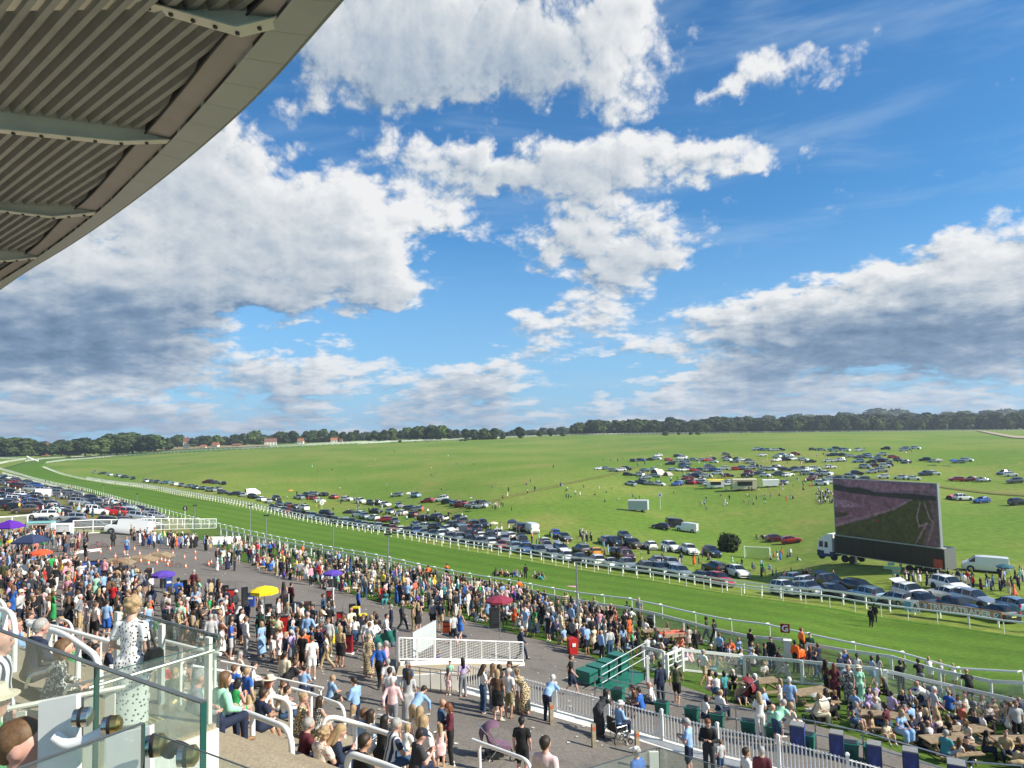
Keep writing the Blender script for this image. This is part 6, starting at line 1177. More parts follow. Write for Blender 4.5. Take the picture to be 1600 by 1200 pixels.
mb = MB(); mb.box((L + .06, wd / 2, (1.0 + ht) / 2), (.1, wd * .98, ht - 1.0)); mb.build('rear_door', mat('rear_grey', (.12, .13, .125), .6), t); mb = MB(); mb.box((L - .7, -.04, 1.75), (1.1, .04, 1.1)); mb.build('orange_locker', mat('locker_red', (.42, .06, .03), .5), t)
for x in (.09, .16, .70, .78, .86):
    for y in (.2, wd - .2): mb = MB(); mb.lathe([(.3, -.15), (.5, -.14), (.5, .14), (.3, .15)], (x * L, y, .5), 16, 0, 'Y'); w_ = mb.build('wheel', TYRE, t, smooth=True)
for x in (.2, .62): mb = MB(); mb.box((x * L, .25, .6), (.2, .2, 1.2)); mb.build('stabiliser', STEEL, t)
cabw = 33 / FPX * proj(A_)[2]; ch = hpx(886, 845, A_)
mb = MB(); mb.prism([(-cabw * .98, .55), (-cabw * .99, 1.5), (-cabw * .93, 2.3), (-cabw * .80, ch * .80), (-cabw * .42, ch), (-.5, ch), (-.5, .9), (-cabw * .5, .9)], .05, wd - .05, axis='Y'); mb.build('cab', WHITEP, t)
mb = MB(); mb.prism([(-cabw, .4), (-cabw * 1.0, 1.25), (-cabw * .62, 1.25), (-cabw * .62, .85), (-cabw * .3, .85), (-cabw * .3, 1.2), (-.3, 1.2), (-.3, .55), (-cabw * .6, .4)], .03, wd - .03, axis='Y'); mb.build('lower_cab', NAVYP, t)
for x0_, x1_ in ((-.90, -.66), (-.6, -.40)): mb = MB(); mb.prism([(cabw * x0_ + .06, 1.75), (cabw * x1_, 1.75), (cabw * x1_, 2.55), (cabw * x0_ + .16, 2.55)], .02, .06, axis='Y'); mb.build('cab_window', CGLASS, t)
mb = MB(); mb.prism([(.25, 1.75), (wd - .25, 1.75), (wd - .3, 2.6), (.3, 2.6)], -cabw * .95, -cabw * .9, axis='X'); mb.build('windscreen', CGLASS, t)
for x in (-.78, -.12): mb = MB(); mb.lathe([(.3, -.15), (.5, -.14), (.5, .14), (.3, .15)], (cabw * x, .2, .5), 16, 0, 'Y'); mb.lathe([(.0, -.17), (.27, -.16), (.27, -.1)], (cabw * x, .2, .5), 12, 0, 'Y'); mb.build('wheel', TYRE, t, smooth=True)
sw0, sw1 = .15, L - .55; sh0, sh1 = ht + .12, hsx
mb = MB(); mb.box(((sw0 + sw1) / 2, .5, (sh0 + sh1) / 2), (sw1 - sw0 + .3, .55, sh1 - sh0 + .15)); scr = mb.build('screen_housing', mat('housing_grey', (.22, .24, .25), .5), t)
def sm(name, c, e=.2):
    c = tuple(x * .85 for x in c) 
    m = mat('screen_' + name, c, .35, var=.45, vs=2.2); b = m.node_tree.nodes['Principled BSDF']; m.node_tree.links.new(b.inputs['Base Color'].links[0].from_socket, b.inputs['Emission Color']); b.inputs['Emission Strength'].default_value = e; return m
def sp_(u, v_): return (sw0 + (sw1 - sw0) * u, sh1 - (sh1 - sh0) * v_)
def spoly(name, pts, m, k):
    y0 = .215 - .004 * k; mb = MB(); mb.prism([sp_(*q) for q in pts], y0 - .002, y0, axis='Y'); mb.build(name, m, scr)
spoly('picture', [(0, 0), (1, 0), (1, 1), (0, 1)], sm('dusk_sky', (.13, .075, .125)), 1)
spoly('picture_cloud', [(.1, .02), (.45, 0), (.7, .05), (.95, .03), (1, .12), (.7, .13), (.55, .17), (.3, .11), (.15, .12)], sm('cloud', (.19, .10, .15)), 2)
spoly('picture_trees', [(0, .10), (.08, .11), (.16, .14), (.25, .13), (.36, .15), (.42, .19), (.6, .19), (.8, .18), (1, .2), (1, .27), (.4, .27), (.15, .24), (0, .2)], sm('trees', (.02, .016, .022)), 3)
spoly('picture_crowd', [(0, .2), (.15, .23), (.4, .255), (.74, .275), (.6, .42), (.05, .84), (0, .80)], sm('crowd', (.15, .07, .11)), 4)
spoly('picture_crowd_light', [(0, .36), (.12, .36), (.25, .42), (.3, .46), (.1, .5), (0, .5)], sm('stand', (.22, .13, .19)), 5); spoly('picture_crowd_dark', [(0, .58), (.16, .6), (.1, .66), (0, .7)], sm('shade', (.05, .035, .03)), 5)
spoly('picture_turf', [(.77, .27), (1, .27), (1, 1), (0, 1), (0, .86), (.35, .66), (.62, .46)], sm('turf', (.042, .045, .014)), 5)
for q in (([(0, .80), (.6, .44), (.77, .27), (.79, .27), (.62, .465), (0, .86)]), ([(0, .70), (.2, .62), (.2, .635), (0, .72)])): spoly('picture_rail', q, sm('rail', (.20, .12, .15)), 6)
spoly('picture_ground', [(.93, .27), (1, .27), (1, 1), (.86, 1), (.9, .66), (.96, .6)], sm('right_crowd', (.10, .06, .075)), 6)
for q in (([(.85, .30), (.862, .30), (.825, .55), (.84, .68), (.905, .62), (.915, .64), (.80, .99), (.785, .99), (.88, .68), (.83, .72), (.81, .56)]), ([(.885, .30), (.895, .30), (.94, .55), (.975, .62), (.90, .99), (.885, .99), (.95, .62), (.925, .56)])): spoly('picture_rail', q, sm('rail', (.20, .12, .15)), 7)
for u_, v_ in ((.40, .655), (.43, .66), (.45, .652)): spoly('picture_figure', [(u_, v_), (u_ + .008, v_), (u_ + .008, v_ + .05), (u_, v_ + .05)], sm('red', (.22, .04, .03)), 8)
# --- football goal
p, q = G(1163, 872), G(1203, 874); v = q - p; L = v.length; h = 21 / FPX * proj(p)[2] * .85; t = thing('football_goal', p, math.atan2(v.y, v.x), 'small white football goal with a pale green net beside the bush', 'goal')
mb = MB(); mb.tube([(0, 0, 0), (0, 0, h), (L, 0, h), (L, 0, 0)], .06, 6); mb.build('frame', PAINT, t); mb = MB(); mb.tube([(0, 0, h), (0, .8, h), (0, 1.8, 0)], .03, 5); mb.tube([(L, 0, h), (L, .8, h), (L, 1.8, 0)], .03, 5); mb.build('stays', PAINT, t)
mb = MB(); mb.add([(0, 0, h), (L, 0, h), (L, .8, h), (0, .8, h), (0, 1.8, 0), (L, 1.8, 0), (0, 0, 0), (L, 0, 0)], [(0, 1, 2, 3), (3, 2, 5, 4), (0, 3, 4, 6), (1, 7, 5, 2)]); mb.build('net', meshmat('goal_net', (.55, .68, .58), .22, .06), t)
# --- horsebox, trailers, food trucks
def boxvan(px, py, wpx, hpx_, mats_, label, cat, rz, name='trailer', hatch=None, roofc=None, dratio=.5, wheels=True):
    p = G(px, py); d = proj(p)[2]; w = wpx / FPX * d; h = hpx_ / FPX * d; dp = w * dratio; t = thing(name, p, rz, label, cat); b0 = .45 if wheels else .05
    mb = MB(); mb.box((0, 0, (b0 + h) / 2), (w, dp, h - b0)); mb.build('body', mats_, t); mb = MB(); mb.prism([(-dp / 2 - .05, h), (dp / 2 + .05, h), (dp * .35, h + .18), (-dp * .35, h + .18)], -w / 2 - .04, w / 2 + .04, axis='X'); mb.build('roof', roofc or mats_, t)
    if wheels:
        for x in (-.22, .22):
            for y in (-1, 1): mb = MB(); mb.lathe([(.15, -.08), (.32, -.08), (.32, .08), (.15, .08)], (x * w, y * (dp / 2 - .1), .32), 12, 0, 'Y'); mb.build('wheel', TYRE, t)
    if hatch: mb = MB(); mb.box((0, -dp / 2 - .02, h * .62), (w * .62, .05, h * .36)); mb.build('serving_hatch', BLK, t); mb = MB(); mb.box((0, -dp / 2 - .4, h * .86), (w * .66, .8, .05)); mb.build('awning', hatch, t)
    mb = MB(); mb.box((w * .5 + .01, 0, h * .5), (.03, dp * .7, h * .7)); mb.build('end_door', GREYP, t)
    return t
boxvan(998, 799, 30, 17, GREYP, 'pale grey horsebox trailer parked alone on the slope', 'trailer', -.35, 'horsebox'); boxvan(1118, 763, 25, 13, WHITEP, 'white food truck with a yellow awning on the hillside', 'food truck', -.15, 'food_truck', YELP, YELP); boxvan(1163, 766, 36, 17, mat('cream_truck', (.62, .55, .35), .5), 'cream and brown food truck with a queue on the hillside', 'food truck', -.15, 'food_truck', BRNP); boxvan(1204, 761, 24, 11, WHITEP, 'plain white catering trailer right of the cream food truck', 'trailer', -.15)
boxvan(64, 838, 37, 21, mat('kiosk_cream', (.6, .62, .58), .5), 'catering kiosk with a teal roof at the far left fence', 'kiosk', .05, 'kiosk', BRNP, TEALC, .35, wheels=False); boxvan(97, 836, 30, 16, WHITEP, 'white box trailer beside the teal roofed kiosk', 'trailer', .0, dratio=.4); boxvan(42, 783, 9, 7, BLUEP, 'small blue portable cabin in the far left car park', 'cabin', .2, 'portable_cabin', wheels=False)
# --- concourse end fence, banners, cycling course
rail_fence('mesh_fence', 'tall white mesh fence closing the end of the concourse in front of the car park', 'fence', [(114,836),(190,833),(240,829),(292,827),(338,826)], 1.8, 3., [(1.8, .05, 'flat'), (.9, .04, 'flat'), (.1, .04, 'flat')], .05, flat=.1, mesh=(.1, 1.8, WIREW), smooth=0); rail_fence('mesh_fence', 'tall white slatted fence behind the purple gazebo', 'fence', [(-60,846),(0,842),(42,838)], 2.6, 2., [(2.6, .06, 'flat'), (1.2, .05, 'flat'), (.1, .04, 'flat')], .06, flat=.14, mesh=(.1, 2.6, WIREW), smooth=0)
def lowbanner(P_, h, label, m=WHITEP, marks=None):
    Q = on_ground(resample([G(*q) for q in P_], 1.2)); t = thing('banner', Q[0], 0, label, 'banner'); mb = MB()
    for a, b in zip(Q, Q[1:]):
        a, b = a - Q[0], b - Q[0]; n = Vector((0, .03, 0)); mb.add([a, b, b + zz * h, a + zz * h, a + n, b + n, b + n + zz * h, a + n + zz * h], [(0, 1, 2, 3), (7, 6, 5, 4), (3, 2, 6, 7)])
    mb.build('cloth', m, t)
    if marks:
        for a, b in zip(Q[1::2], Q[2::2]): c = (a + b) / 2 - Q[0]; mb = MB(); mb.box((c.x, c.y - .02, c.z + h * .5), ((b - a).length * .6, .02, h * .35), rz=math.atan2((b - a).y, (b - a).x)); mb.build('print_block', marks, t)
lowbanner([(241,848),(262,853),(293,853)], 1.0, 'white barrier banner with blue print at the corner of the cycling area', marks=mat('print_blue', (.35, .42, .55), .5)); lowbanner([(322,852),(350,851),(376,850)], 1.1, 'long plain white barrier banner at the start of the lawn'); lowbanner([(112,868),(158,862)], .35, 'low black and white chequered tape banner on the concourse', marks=BLK)
cone = MB(); cone.box((0, 0, .02), (.36, .36, .04), 0); cone.lathe([(.14, .04), (.09, .25)], n=10, mi=0); cone.lathe([(.09, .25), (.07, .38)], n=10, mi=1); cone.lathe([(.07, .38), (.03, .55)], n=10, mi=0); cmesh = cone.mesh('traffic_cone', [mat('cone_orange', (.75, .16, .04), .5), WHITEP], smooth=True); cmesh2 = cone.mesh('traffic_cone', [mat('cone_orange', (.75, .16, .04), .5), WHITEP], smooth=True)
for i, (x, y) in enumerate([(172,861),(194,867),(210,861),(218,869),(234,873),(246,864),(202,877),(220,880),(232,884),(252,878),(258,880),(264,881),(290,889),(305,876),(270,868),(288,874),(245,883),(262,886),(180,873),(157,866),(326,885),(330,882),(195,857),(305,866)]):
    link('traffic_cone', cmesh, None, G(x, y), random.random() * 3, ['orange and white traffic cone on the cycling course, %s' % s_ for s_ in ('near the low chequered tape', 'beside the wooden ramps', 'towards the lawn')][0 if x < 185 else 1 if x < 255 else 2], 'cone', 'cones of the cycling course near the tape' if x < 185 else 'cones of the cycling course beside the ramps' if x < 255 else 'cones of the cycling course towards the lawn', None, .95)
for x, y, w_, lb in ((180,882,3.,'tan wooden ramp for bicycles nearest the bookmakers'), (216,877,3.2,'tan wooden ramp in the middle of the cycling course'), (246,871,2.8,'farthest tan wooden ramp of the cycling course')):
    t = thing('cycle_ramp', G(x, y), .2, lb, 'ramp'); mb = MB(); mb.prism([(-w_ / 2, .02), (w_ / 2, .02), (w_ * .2, .42), (-w_ * .2, .42)], -.9, .9, axis='Y'); mb.build('ramp_deck', WOOD, t)
def bicycle(x, y, rz, lb, s_=1.):
    t = thing('bicycle', G(x, y), rz, lb, 'bicycle', None, s_); mw = MB(); n = 20
    for q in range(2):
        mb = MB(); xx = -.5 + q; mb.tube([(xx + .32 * math.cos(2 * math.pi * k / n), 0, .33 + .32 * math.sin(2 * math.pi * k / n)) for k in range(n + 1)], .018, 5, cap=False); [mb.tube([(xx, 0, .33), (xx + .31 * math.cos(a), 0, .33 + .31 * math.sin(a))], .004, 3) for a in np.linspace(0, 6.28, 9)]; mb.build('wheel', TYRE, t)
    mb = MB(); [mb.tube(p_, .018, 5) for p_ in ([(-.5, 0, .33), (-.1, 0, .3), (.3, 0, .78), (-.2, 0, .8), (-.1, 0, .3)], [(-.5, 0, .33), (-.2, 0, .8)], [(.5, 0, .33), (.33, 0, .9)])]; mb.build('frame', REDP, t); mb = MB(); mb.tube([(.3, -.25, .95), (.33, 0, .9), (.3, .25, .95)], .015, 5); mb.build('handlebar', BLK, t); mb = MB(); mb.box((-.22, 0, .85), (.24, .12, .05), taper=.7); mb.build('saddle', BLK, t); return t
bicycle(155, 860, .1, 'bicycle standing alone on the open tarmac'); bicycle(187, 884, .3, 'small bicycle under the child in an orange top', .8); bicycle(272, 888, .2, 'red balance bike beside the far cones', .7); bicycle(105, 848, .6, 'red bicycle propped behind the bookmakers', .9)
# --- ramp with balustrades (centre)
def wall_quad(mb, P_, h0, h1, th=.12):     # a wall that follows ground points, from h0 to per-point heights
    for (a, ha), (b, hb) in zip(P_, P_[1:]):
        d = (b - a); d.z = 0; n = Vector((-d.y, d.x, 0)).normalized() * th / 2; mb.add([a - n - zz * .2, b - n - zz * .2, b - n + zz * hb, a - n + zz * ha, a + n - zz * .2, b + n - zz * .2, b + n + zz * hb, a + n + zz * ha], [(0, 1, 2, 3), (5, 4, 7, 6), (3, 2, 6, 7), (0, 4, 5, 1), (0, 3, 7, 4), (1, 5, 6, 2)])
t = thing('access_ramp', G(625, 1062), 0, 'white concrete access ramp with mesh balustrade rising from the tarmac', 'ramp'); o0 = G(625, 1062); wA, wB, wC, wD = G(624, 1066), G(818, 1042), G(722, 1082), G(640, 1072)
mb = MB(); wall_quad(mb, [(wA - o0, .85), (wA.lerp(wB, .4) - o0, .72), (wB - o0, .22)], 0, 0, .18); mb.build('back_wall', CONCW, t)
mb = MB(); wall_quad(mb, [(wA - o0 + Vector((0, -.9, 0)), .55), (wC - o0, .85)], 0, 0, .18); mb.build('front_wall', CONCW, t)
mb = MB(); q0, q1, q2, q3 = wA - o0, wB - o0, wC - o0, wA - o0 + Vector((0, -.9, 0)); mb.add([q0 + zz * .7, q0.lerp(q1, .5) + zz * .5, q1 + zz * .15, q2 + zz * .6, q3 + zz * .5], [(0, 1, 3, 4), (1, 2, 3)]); mb.build('ramp_surface', M_CONC, t)
def balus(A, B, hA, hB, n, hgt, label, infill, parent):
    ra = MB()
    for k in range(n + 1):
        q = A.lerp(B, k / n); hb_ = hA + (hB - hA) * k / n; mb = MB(); mb.box((q.x, q.y, q.z + hb_ + hgt / 2), (.06, .06, hgt)); mb.build('post', PAINT, parent)
    for hh in (hgt, .12): ra.tube([A + zz * (hA + hh), B + zz * (hB + hh)], .03, 6)
    ra.build('top_rail', PAINT, parent)
    if infill: mb = MB(); mb.add([A + zz * (hA + .12), B + zz * (hB + .12), B + zz * (hB + hgt - .05), A + zz * (hA + hgt - .05)], [(0, 1, 2, 3)]); mb.build('mesh_infill', infill, parent)
balus(wA - o0, wB - o0, .85, .22, 8, 1.0, '', WIREW, t); t2 = thing('handrail', o0, 0, 'low grey guard rail at the ramp with children climbing on it', 'handrail'); gA, gB = G(640, 1078) - o0, G(722, 1088) - o0
for hh in (.95, .8): mb = MB(); mb.tube([gA + zz * hh, gB + zz * hh], .022, 6); mb.build('rail', STEEL, t2)
for k in range(6): q = gA.lerp(gB, k / 5); mb = MB(); mb.tube([q, q + zz * .95], .022, 6); mb.build('post', STEEL, t2)
a, b = G(645, 1056), G(681, 1044); v = b - a; d = proj(a)[2]; t = thing('notice_board', a, math.atan2(v.y, v.x), 'blank pale grey board on legs behind the ramp balustrade', 'board'); mb = MB(); hb = 66 / FPX * d; mb.box((v.length / 2, 0, hb * .72), (v.length, .05, hb * .56)); mb.build('panel', GREYP, t)
for x in (.04, .96): mb = MB(); mb.box((v.length * x, .0, hb / 2), (.06, .07, hb)); mb.build('leg', PAINT, t)
p = G(620, 1066); t = thing('flagpole', p, 0, 'slim pole with a drooping dark green flag left of the ramp', 'flagpole'); h = 82 / FPX * proj(p)[2]; mb = MB(); mb.tube([(0, 0, 0), (0, 0, h)], .035, 8); mb.build('pole', STEEL, t); mb = MB(); nn = 8; vs = []
for i in range(nn + 1):
    for j in range(4): vs.append((-.9 * i / nn, .08 * math.sin(i * 1.3 + j), h - .05 - .16 * j - .25 * (i / nn) ** 1.5))
mb.add(vs, [(i * 4 + j, i * 4 + j + 1, (i + 1) * 4 + j + 1, (i + 1) * 4 + j) for i in range(nn) for j in range(3)]); mb.build('flag', GREENP, t, smooth=True)
# --- green tubs, rail and blue plinths along the lawn
def tub(x, y, lb, w=.52, h=.62):
    p = G(x, y); t = thing('plastic_tub', p, -.45 + crng.uniform(-.15, .15), lb, 'tub', 'green plastic tubs along the rail'); mb = MB(); mb.box((0, 0, h / 2), (w * .86, w * .7, h), taper=1.15); mb.build('tub_body', GREENP, t); mb = MB(); mb.box((0, 0, h + .02), (w * 1.05, w * .86, .06)); mb.build('rim', GREENP, t); mb = MB(); mb.box((0, 0, h + .055), (w * .8, w * .62, .02)); mb.build('opening', BLK, t); mb = MB(); mb.box((-.05, -w * .42, h * .6), (w * .55, .01, h * .25)); mb.build('slot_panel', mat('tub_dark', (.01, .08, .06), .5), t)
    for s_ in (-1, 1): mb = MB(); mb.lathe([(.03, -.03), (.07, -.03), (.07, .03), (.03, .03)], (s_ * w * .4, w * .3, .07), 8, 0, 'X'); mb.build('wheel', TYRE, t)
for i, (x, y) in enumerate([(966,1100),(998,1112),(1035,1122),(1082,1131),(1121,1141),(1170,1153),(1210,1163),(1262,1176),(1330,1190),(1365,1196)]): tub(x, y, 'green wheeled plastic tub number %s along the metal rail' % i if 0 else ['green tub beside the man in the blue shirt at the rail end','green tub with its lid raised left of the man in white','green tub right behind the man in white','green tub in front of the woman in white reading','green tub with a dark lining in front of the lawn groups','green tub behind the man in light blue','green tub left of the elderly pair','green tub hung with a dark coat beside the elderly pair','green tub between the first two blue plinths','green tub right of the second blue plinth'][i])
RR = on_ground(resample([G(*q) for q in ((930,1093),(985,1106),(1100,1133),(1240,1166),(1400,1203),(1600,1246))], 1.6)); t = thing('guard_rail', RR[0], 0, 'grey double metal rail running between the picket fence and the lawn', 'rail')
for hh in (1.0, .55): mb = MB(); mb.tube([q - RR[0] + zz * hh for q in RR], .025, 6); mb.build('rail', STEEL, t)
pm = MB(); pm.tube([(0, 0, 0), (0, 0, 1.0)], .028, 6); pme = pm.mesh('post', STEEL)
for q in RR: link('post', pme, t, q - RR[0])
# raised green platform with rails
t = thing('green_platform', G(940, 1090), 0, 'raised green box platform with stepped green crates and grey handrails', 'platform'); o0 = G(940, 1090); pa, pb = G(938, 1084) - o0, G(1008, 1072) - o0; v = pb - pa; rz_ = math.atan2(v.y, v.x); n_ = Vector((-v.y, v.x, 0)).normalized()
mb = MB(); c = (pa + pb) / 2 + n_ * .7; mb.box((c.x, c.y, c.z + .16), (v.length, 1.4, .32), rz=rz_); mb.build('deck', GREENP, t)
for k, (f_, hh) in enumerate(((.12, .5), (.34, .65), (.56, .8), (.82, 1.05))): c = pa + v * f_ + n_ * 1.1; mb = MB(); mb.box((c.x, c.y, c.z + .32 + hh / 2), (v.length * .17, .8, hh), rz=rz_, taper=1.06); mb.build('crate', GREENP, t)
for n0 in (-.1,):
    for hh in (.5, .85, 1.2): mb = MB(); mb.tube([pa + n_ * n0 + zz * (hh - .0), pb + n_ * n0 + zz * (hh + .9)], .024, 6); mb.build('rail', STEEL, t)
    for k in range(4): q = pa.lerp(pb, k / 3) + n_ * n0; mb = MB(); mb.tube([q, q + zz * (1.2 + .9 * k / 3)], .026, 6); mb.build('post', STEEL, t)
mb = MB(); q = pb + Vector((.15, 0, 0)); mb.box((q.x, q.y, q.z + .7), (.13, .13, 1.5)); mb.build('end_post', PAINT, t)
def plinth(x, yb, yt, w, lb):
    p = G(x, yb); d = proj(p)[2]; h = (yb - yt) / FPX * d * .93; w_ = w / FPX * d * .74; t = thing('advertising_plinth', p, -.5, lb, 'plinth', 'blue advertising plinths'); mb = MB(); mb.box((0, 0, h / 2), (w_, w_, h)); mb.build('case', mat('plinth_blue', (.028, .05, .20), .4, var=.25, vs=3), t); mb = MB(); mb.box((0, 0, h + .02), (w_ * .98, w_ * .98, .04)); mb.build('lid', mat('lid_grey', (.25, .25, .24), .6), t)
    for a in (-1, 1): mb = MB(); mb.box((a * w_ * .49, -w_ * .49, h / 2), (.04, .04, h)); mb.build('corner_strip', NAVYP, t)
    mb = MB(); mb.prism([(-w_ * .3, h * .2), (-w_ * .05, h * .15), (w_ * .25, h * .6), (w_ * .3, h * .85), (-w_ * .1, h * .55)], -w_ * .5 - .006, -w_ * .5 - .002, axis='Y'); mb.build('printed_swirl', BLUEP, t)
plinth(1248, 1179, 1130, 27, 'leftmost tall blue plinth beside the elderly pair'); plinth(1309, 1190, 1143, 26, 'second tall blue plinth in front of the black clad woman'); plinth(1368, 1206, 1160, 27, 'third blue plinth behind the bald man in black'); plinth(1425, 1222, 1170, 29, 'fourth blue plinth with its grey lid fully in view'); plinth(1497, 1240, 1190, 34, 'last blue plinth cut by the bottom edge')
# --- picnic tables
def picnic(x, y, rz, lb, s_=1., n=5):
    t = thing('picnic_table', G(x, y), rz, lb, 'picnic table', 'picnic tables on the lawn', s_)
    for k in range(n): mb = MB(); mb.box((0, -.3 + .15 * k, .74), (1.8, .135, .045)); mb.build('table_plank', WOOD, t)
    for s2 in (-1, 1):
        for k in range(2): mb = MB(); mb.box((0, s2 * (.68 + .14 * k), .44), (1.8, .125, .04)); mb.build('seat_plank', WOOD, t)
        for x_ in (-.62, .62): mb = MB(); mb.tube([(x_, s2 * .2, .72), (x_, s2 * .75, 0)], .045, 4); mb.build('leg', WOOD, t)
    for x_ in (-.62, .62): mb = MB(); mb.box((x_, 0, .40), (.06, 1.5, .09)); mb.build('cross_bar', WOOD, t)
picnic(1190, 1088, .2, 'picnic table beside the dark red pushchair'); picnic(1268, 1106, .3, 'picnic table in front of the woman in the black maxi dress'); picnic(1383, 1146, -.35, 'picnic table with a blue blanketed visitor and bottles'); picnic(1512, 1168, .1, 'picnic table crowded with glasses near the right edge'); picnic(1480, 1184, .1, 'nearest picnic table full of plates beside the plinths'); picnic(1592, 1186, .0, 'picnic table cut by the right edge'); picnic(1026, 1003, .1, 'picnic table spread with a red cloth near the yellow clad woman'); picnic(928, 968, .1, 'picnic table behind the red bin by the lamp post'); picnic(1050, 1012, .2, 'picnic table with a bright coral cloth'); picnic(735, 942, .1, 'picnic table left of the dark red umbrella'); picnic(660, 940, .2, 'picnic table behind the far red bin'); picnic(560, 912, .2, 'picnic table right of the second purple umbrella')
for x, y, c, w_, lb in ((1050,1008,'coral',1.7,'bright coral tablecloth'), (1420,1137,'purple',2.6,'royal blue picnic blanket'), (885,918,'pink',2.2,'pale pink patch on the race track'), (500,885,'light grey',1.5,''), (1380,1150,'',0,'')):
    if not lb or not c: continue
    p = G(x, y); o = MB(); nn = 6; vs = [((i / nn - .5) * w_, (j / nn - .5) * w_ * .6, .03 + .02 * math.sin(i * 2 + j) + (.78 if 'tablecloth' in lb else 0)) for i in range(nn + 1) for j in range(nn + 1)]; o.add(vs, [(i * (nn + 1) + j, i * (nn + 1) + j + 1, (i + 1) * (nn + 1) + j + 1, (i + 1) * (nn + 1) + j) for i in range(nn) for j in range(nn)]); ob = o.build('blanket' if 'tablecloth' not in lb else 'tablecloth', CLOTH[c] if 'CLOTH' in globals() else REDP, None, smooth=True, label=lb + (' lying flat on the grass' if 'tablecloth' not in lb else ' over a picnic table'), cat='blanket' if 'tablecloth' not in lb else 'tablecloth'); ob.location = p
# --- pushchairs and wheelchair
def spoked(r_, n=14, tr=.018): 
    mb = MB(); mb.tube([(r_ * math.cos(2 * math.pi * k / 22), 0, r_ + r_ * math.sin(2 * math.pi * k / 22)) for k in range(23)], tr, 6, cap=False); [mb.tube([(0, 0, r_), (r_ * math.cos(a), 0, r_ + r_ * math.sin(a))], .006, 3, mi=1) for a in np.linspace(0, 6.28, n, endpoint=False)]; return mb
def pushchair(x, y, rz, c, lb, s_=1.):
    t = thing('pushchair', G(x, y), rz, lb, 'pushchair', 'pushchairs on the lawn', s_)
    for wx, wy in ((-.35, -.27), (-.35, .27), (.38, -.2), (.38, .2)): mb = spoked(.13 if wx < 0 else .09, 6, .02); o = mb.build('wheel', [TYRE, STEEL], t); o.location = (wx, wy, .02)
    mb = MB(); [mb.tube([(.38, sy * .2, .12), (-.1, sy * .25, .55), (-.5, sy * .25, 1.02)], .014, 5) for sy in (-1, 1)]; [mb.tube([(-.35, sy * .27, .14), (.1, sy * .25, .6)], .014, 5) for sy in (-1, 1)]; mb.tube([(-.5, -.25, 1.02), (-.5, .25, 1.02)], .018, 6); mb.build('frame', STEEL, t)
    mb = MB(); mb.prism([(-.22, .40), (.30, .34), (.34, .42), (-.05, .50), (-.28, .92), (-.36, .90)], -.2, .2, axis='Y'); mb.build('seat', c, t); mb = MB(); n = 6; vs = []
    for i in range(n + 1):
        a = R(200 - 130 * i / n); 
        for sy in (-1, -.6, 0, .6, 1): vs.append((-.12 + .36 * math.cos(a), sy * .23, .72 + .36 * math.sin(a) * (1 if abs(sy) < 1 else .8) * 1.0 + .0))
    mb.add(vs, [(i * 5 + j, i * 5 + j + 1, (i + 1) * 5 + j + 1, (i + 1) * 5 + j) for i in range(n) for j in range(4)]); mb.build('hood', c, t, smooth=True); mb = MB(); mb.box((-.1, 0, .22), (.45, .34, .14)); mb.build('basket', BLK, t); return t
pushchair(1163, 1100, 2.4, cloth('pram_red', '7a2530'), 'dark red pushchair standing beside a picnic table', 1.15); pushchair(1275, 1130, 1.9, cloth('pram_grey', 'c8c2b4'), 'cream and grey pushchair behind the second blue plinth', 1.15); pushchair(1332, 1100, 1.2, BLK, 'black pushchair lying low near the green dressed woman', 1.0); pushchair(1450, 1120, 2.6, BLK, 'black pram in front of the man in grey shorts', 1.25); pushchair(1425, 1115, 2.2, NAVYP, 'navy pram beside the man in white at the fence', 1.1); pushchair(1328, 1080, .4, cloth('pram_pale', 'b9c4c8'), 'pale pushchair draped with a white cloth', 1.0); pushchair(778, 1189, .3, cloth('pram_lilac', '7a5a70'), 'folded pushchair with floral bags beside the straight white rail', 1.1); pushchair(1168, 1090, 2., BLK, 'dark pushchair half hidden behind the dark red one', .9); pushchair(575, 905, 1., BLK, 'black pushchair beside the second purple umbrella', 1.); pushchair(912, 945 + 12, 1., BLK, 'black pushchair beside the lamp post', 1.); pushchair(1018, 985, 1., BLK, 'black pushchair near the crowd fence', 1.)
p = G(966, 1163); t = thing('wheelchair', p, R(30), 'black wheelchair with large spoked wheels carrying an elderly man in a white hat', 'wheelchair')
for sy in (-1, 1): o = spoked(.30, 14).build('large_wheel', [TYRE, CHROME], t); o.location = (-.1, sy * .31, 0); mb = MB(); mb.tube([(.26 * math.cos(2 * math.pi * k / 20), 0, .3 + .26 * math.sin(2 * math.pi * k / 20)) for k in range(21)], .009, 5, cap=False); h_ = mb.build('hand_rim', CHROME, o); h_.location = (0, sy * .04, 0); o = spoked(.09, 6).build('caster', [TYRE, STEEL], t); o.location = (.36, sy * .24, 0); mb = MB(); mb.tube([(-.3, sy * .25, .95), (-.24, sy * .25, .5), (.25, sy * .25, .5), (.38, sy * .22, .12)], .014, 5); mb.tube([(-.22, sy * .25, .7), (.2, sy * .25, .7), (.24, sy * .25, .5)], .014, 5); mb.tube([(-.3, sy * .25, .95), (-.42, sy * .25, .95)], .018, 5); mb.build('side_frame', STEEL, t)
mb = MB(); mb.box((0, 0, .5), (.46, .46, .05)); mb.build('seat', BLK, t); mb = MB(); mb.box((-.27, 0, .75), (.04, .46, .48)); mb.build('backrest', BLK, t); mb = MB(); mb.box((.44, -.1, .12), (.16, .14, .02)); mb.box((.44, .1, .12), (.16, .14, .02)); mb.build('footrest', BLK, t)
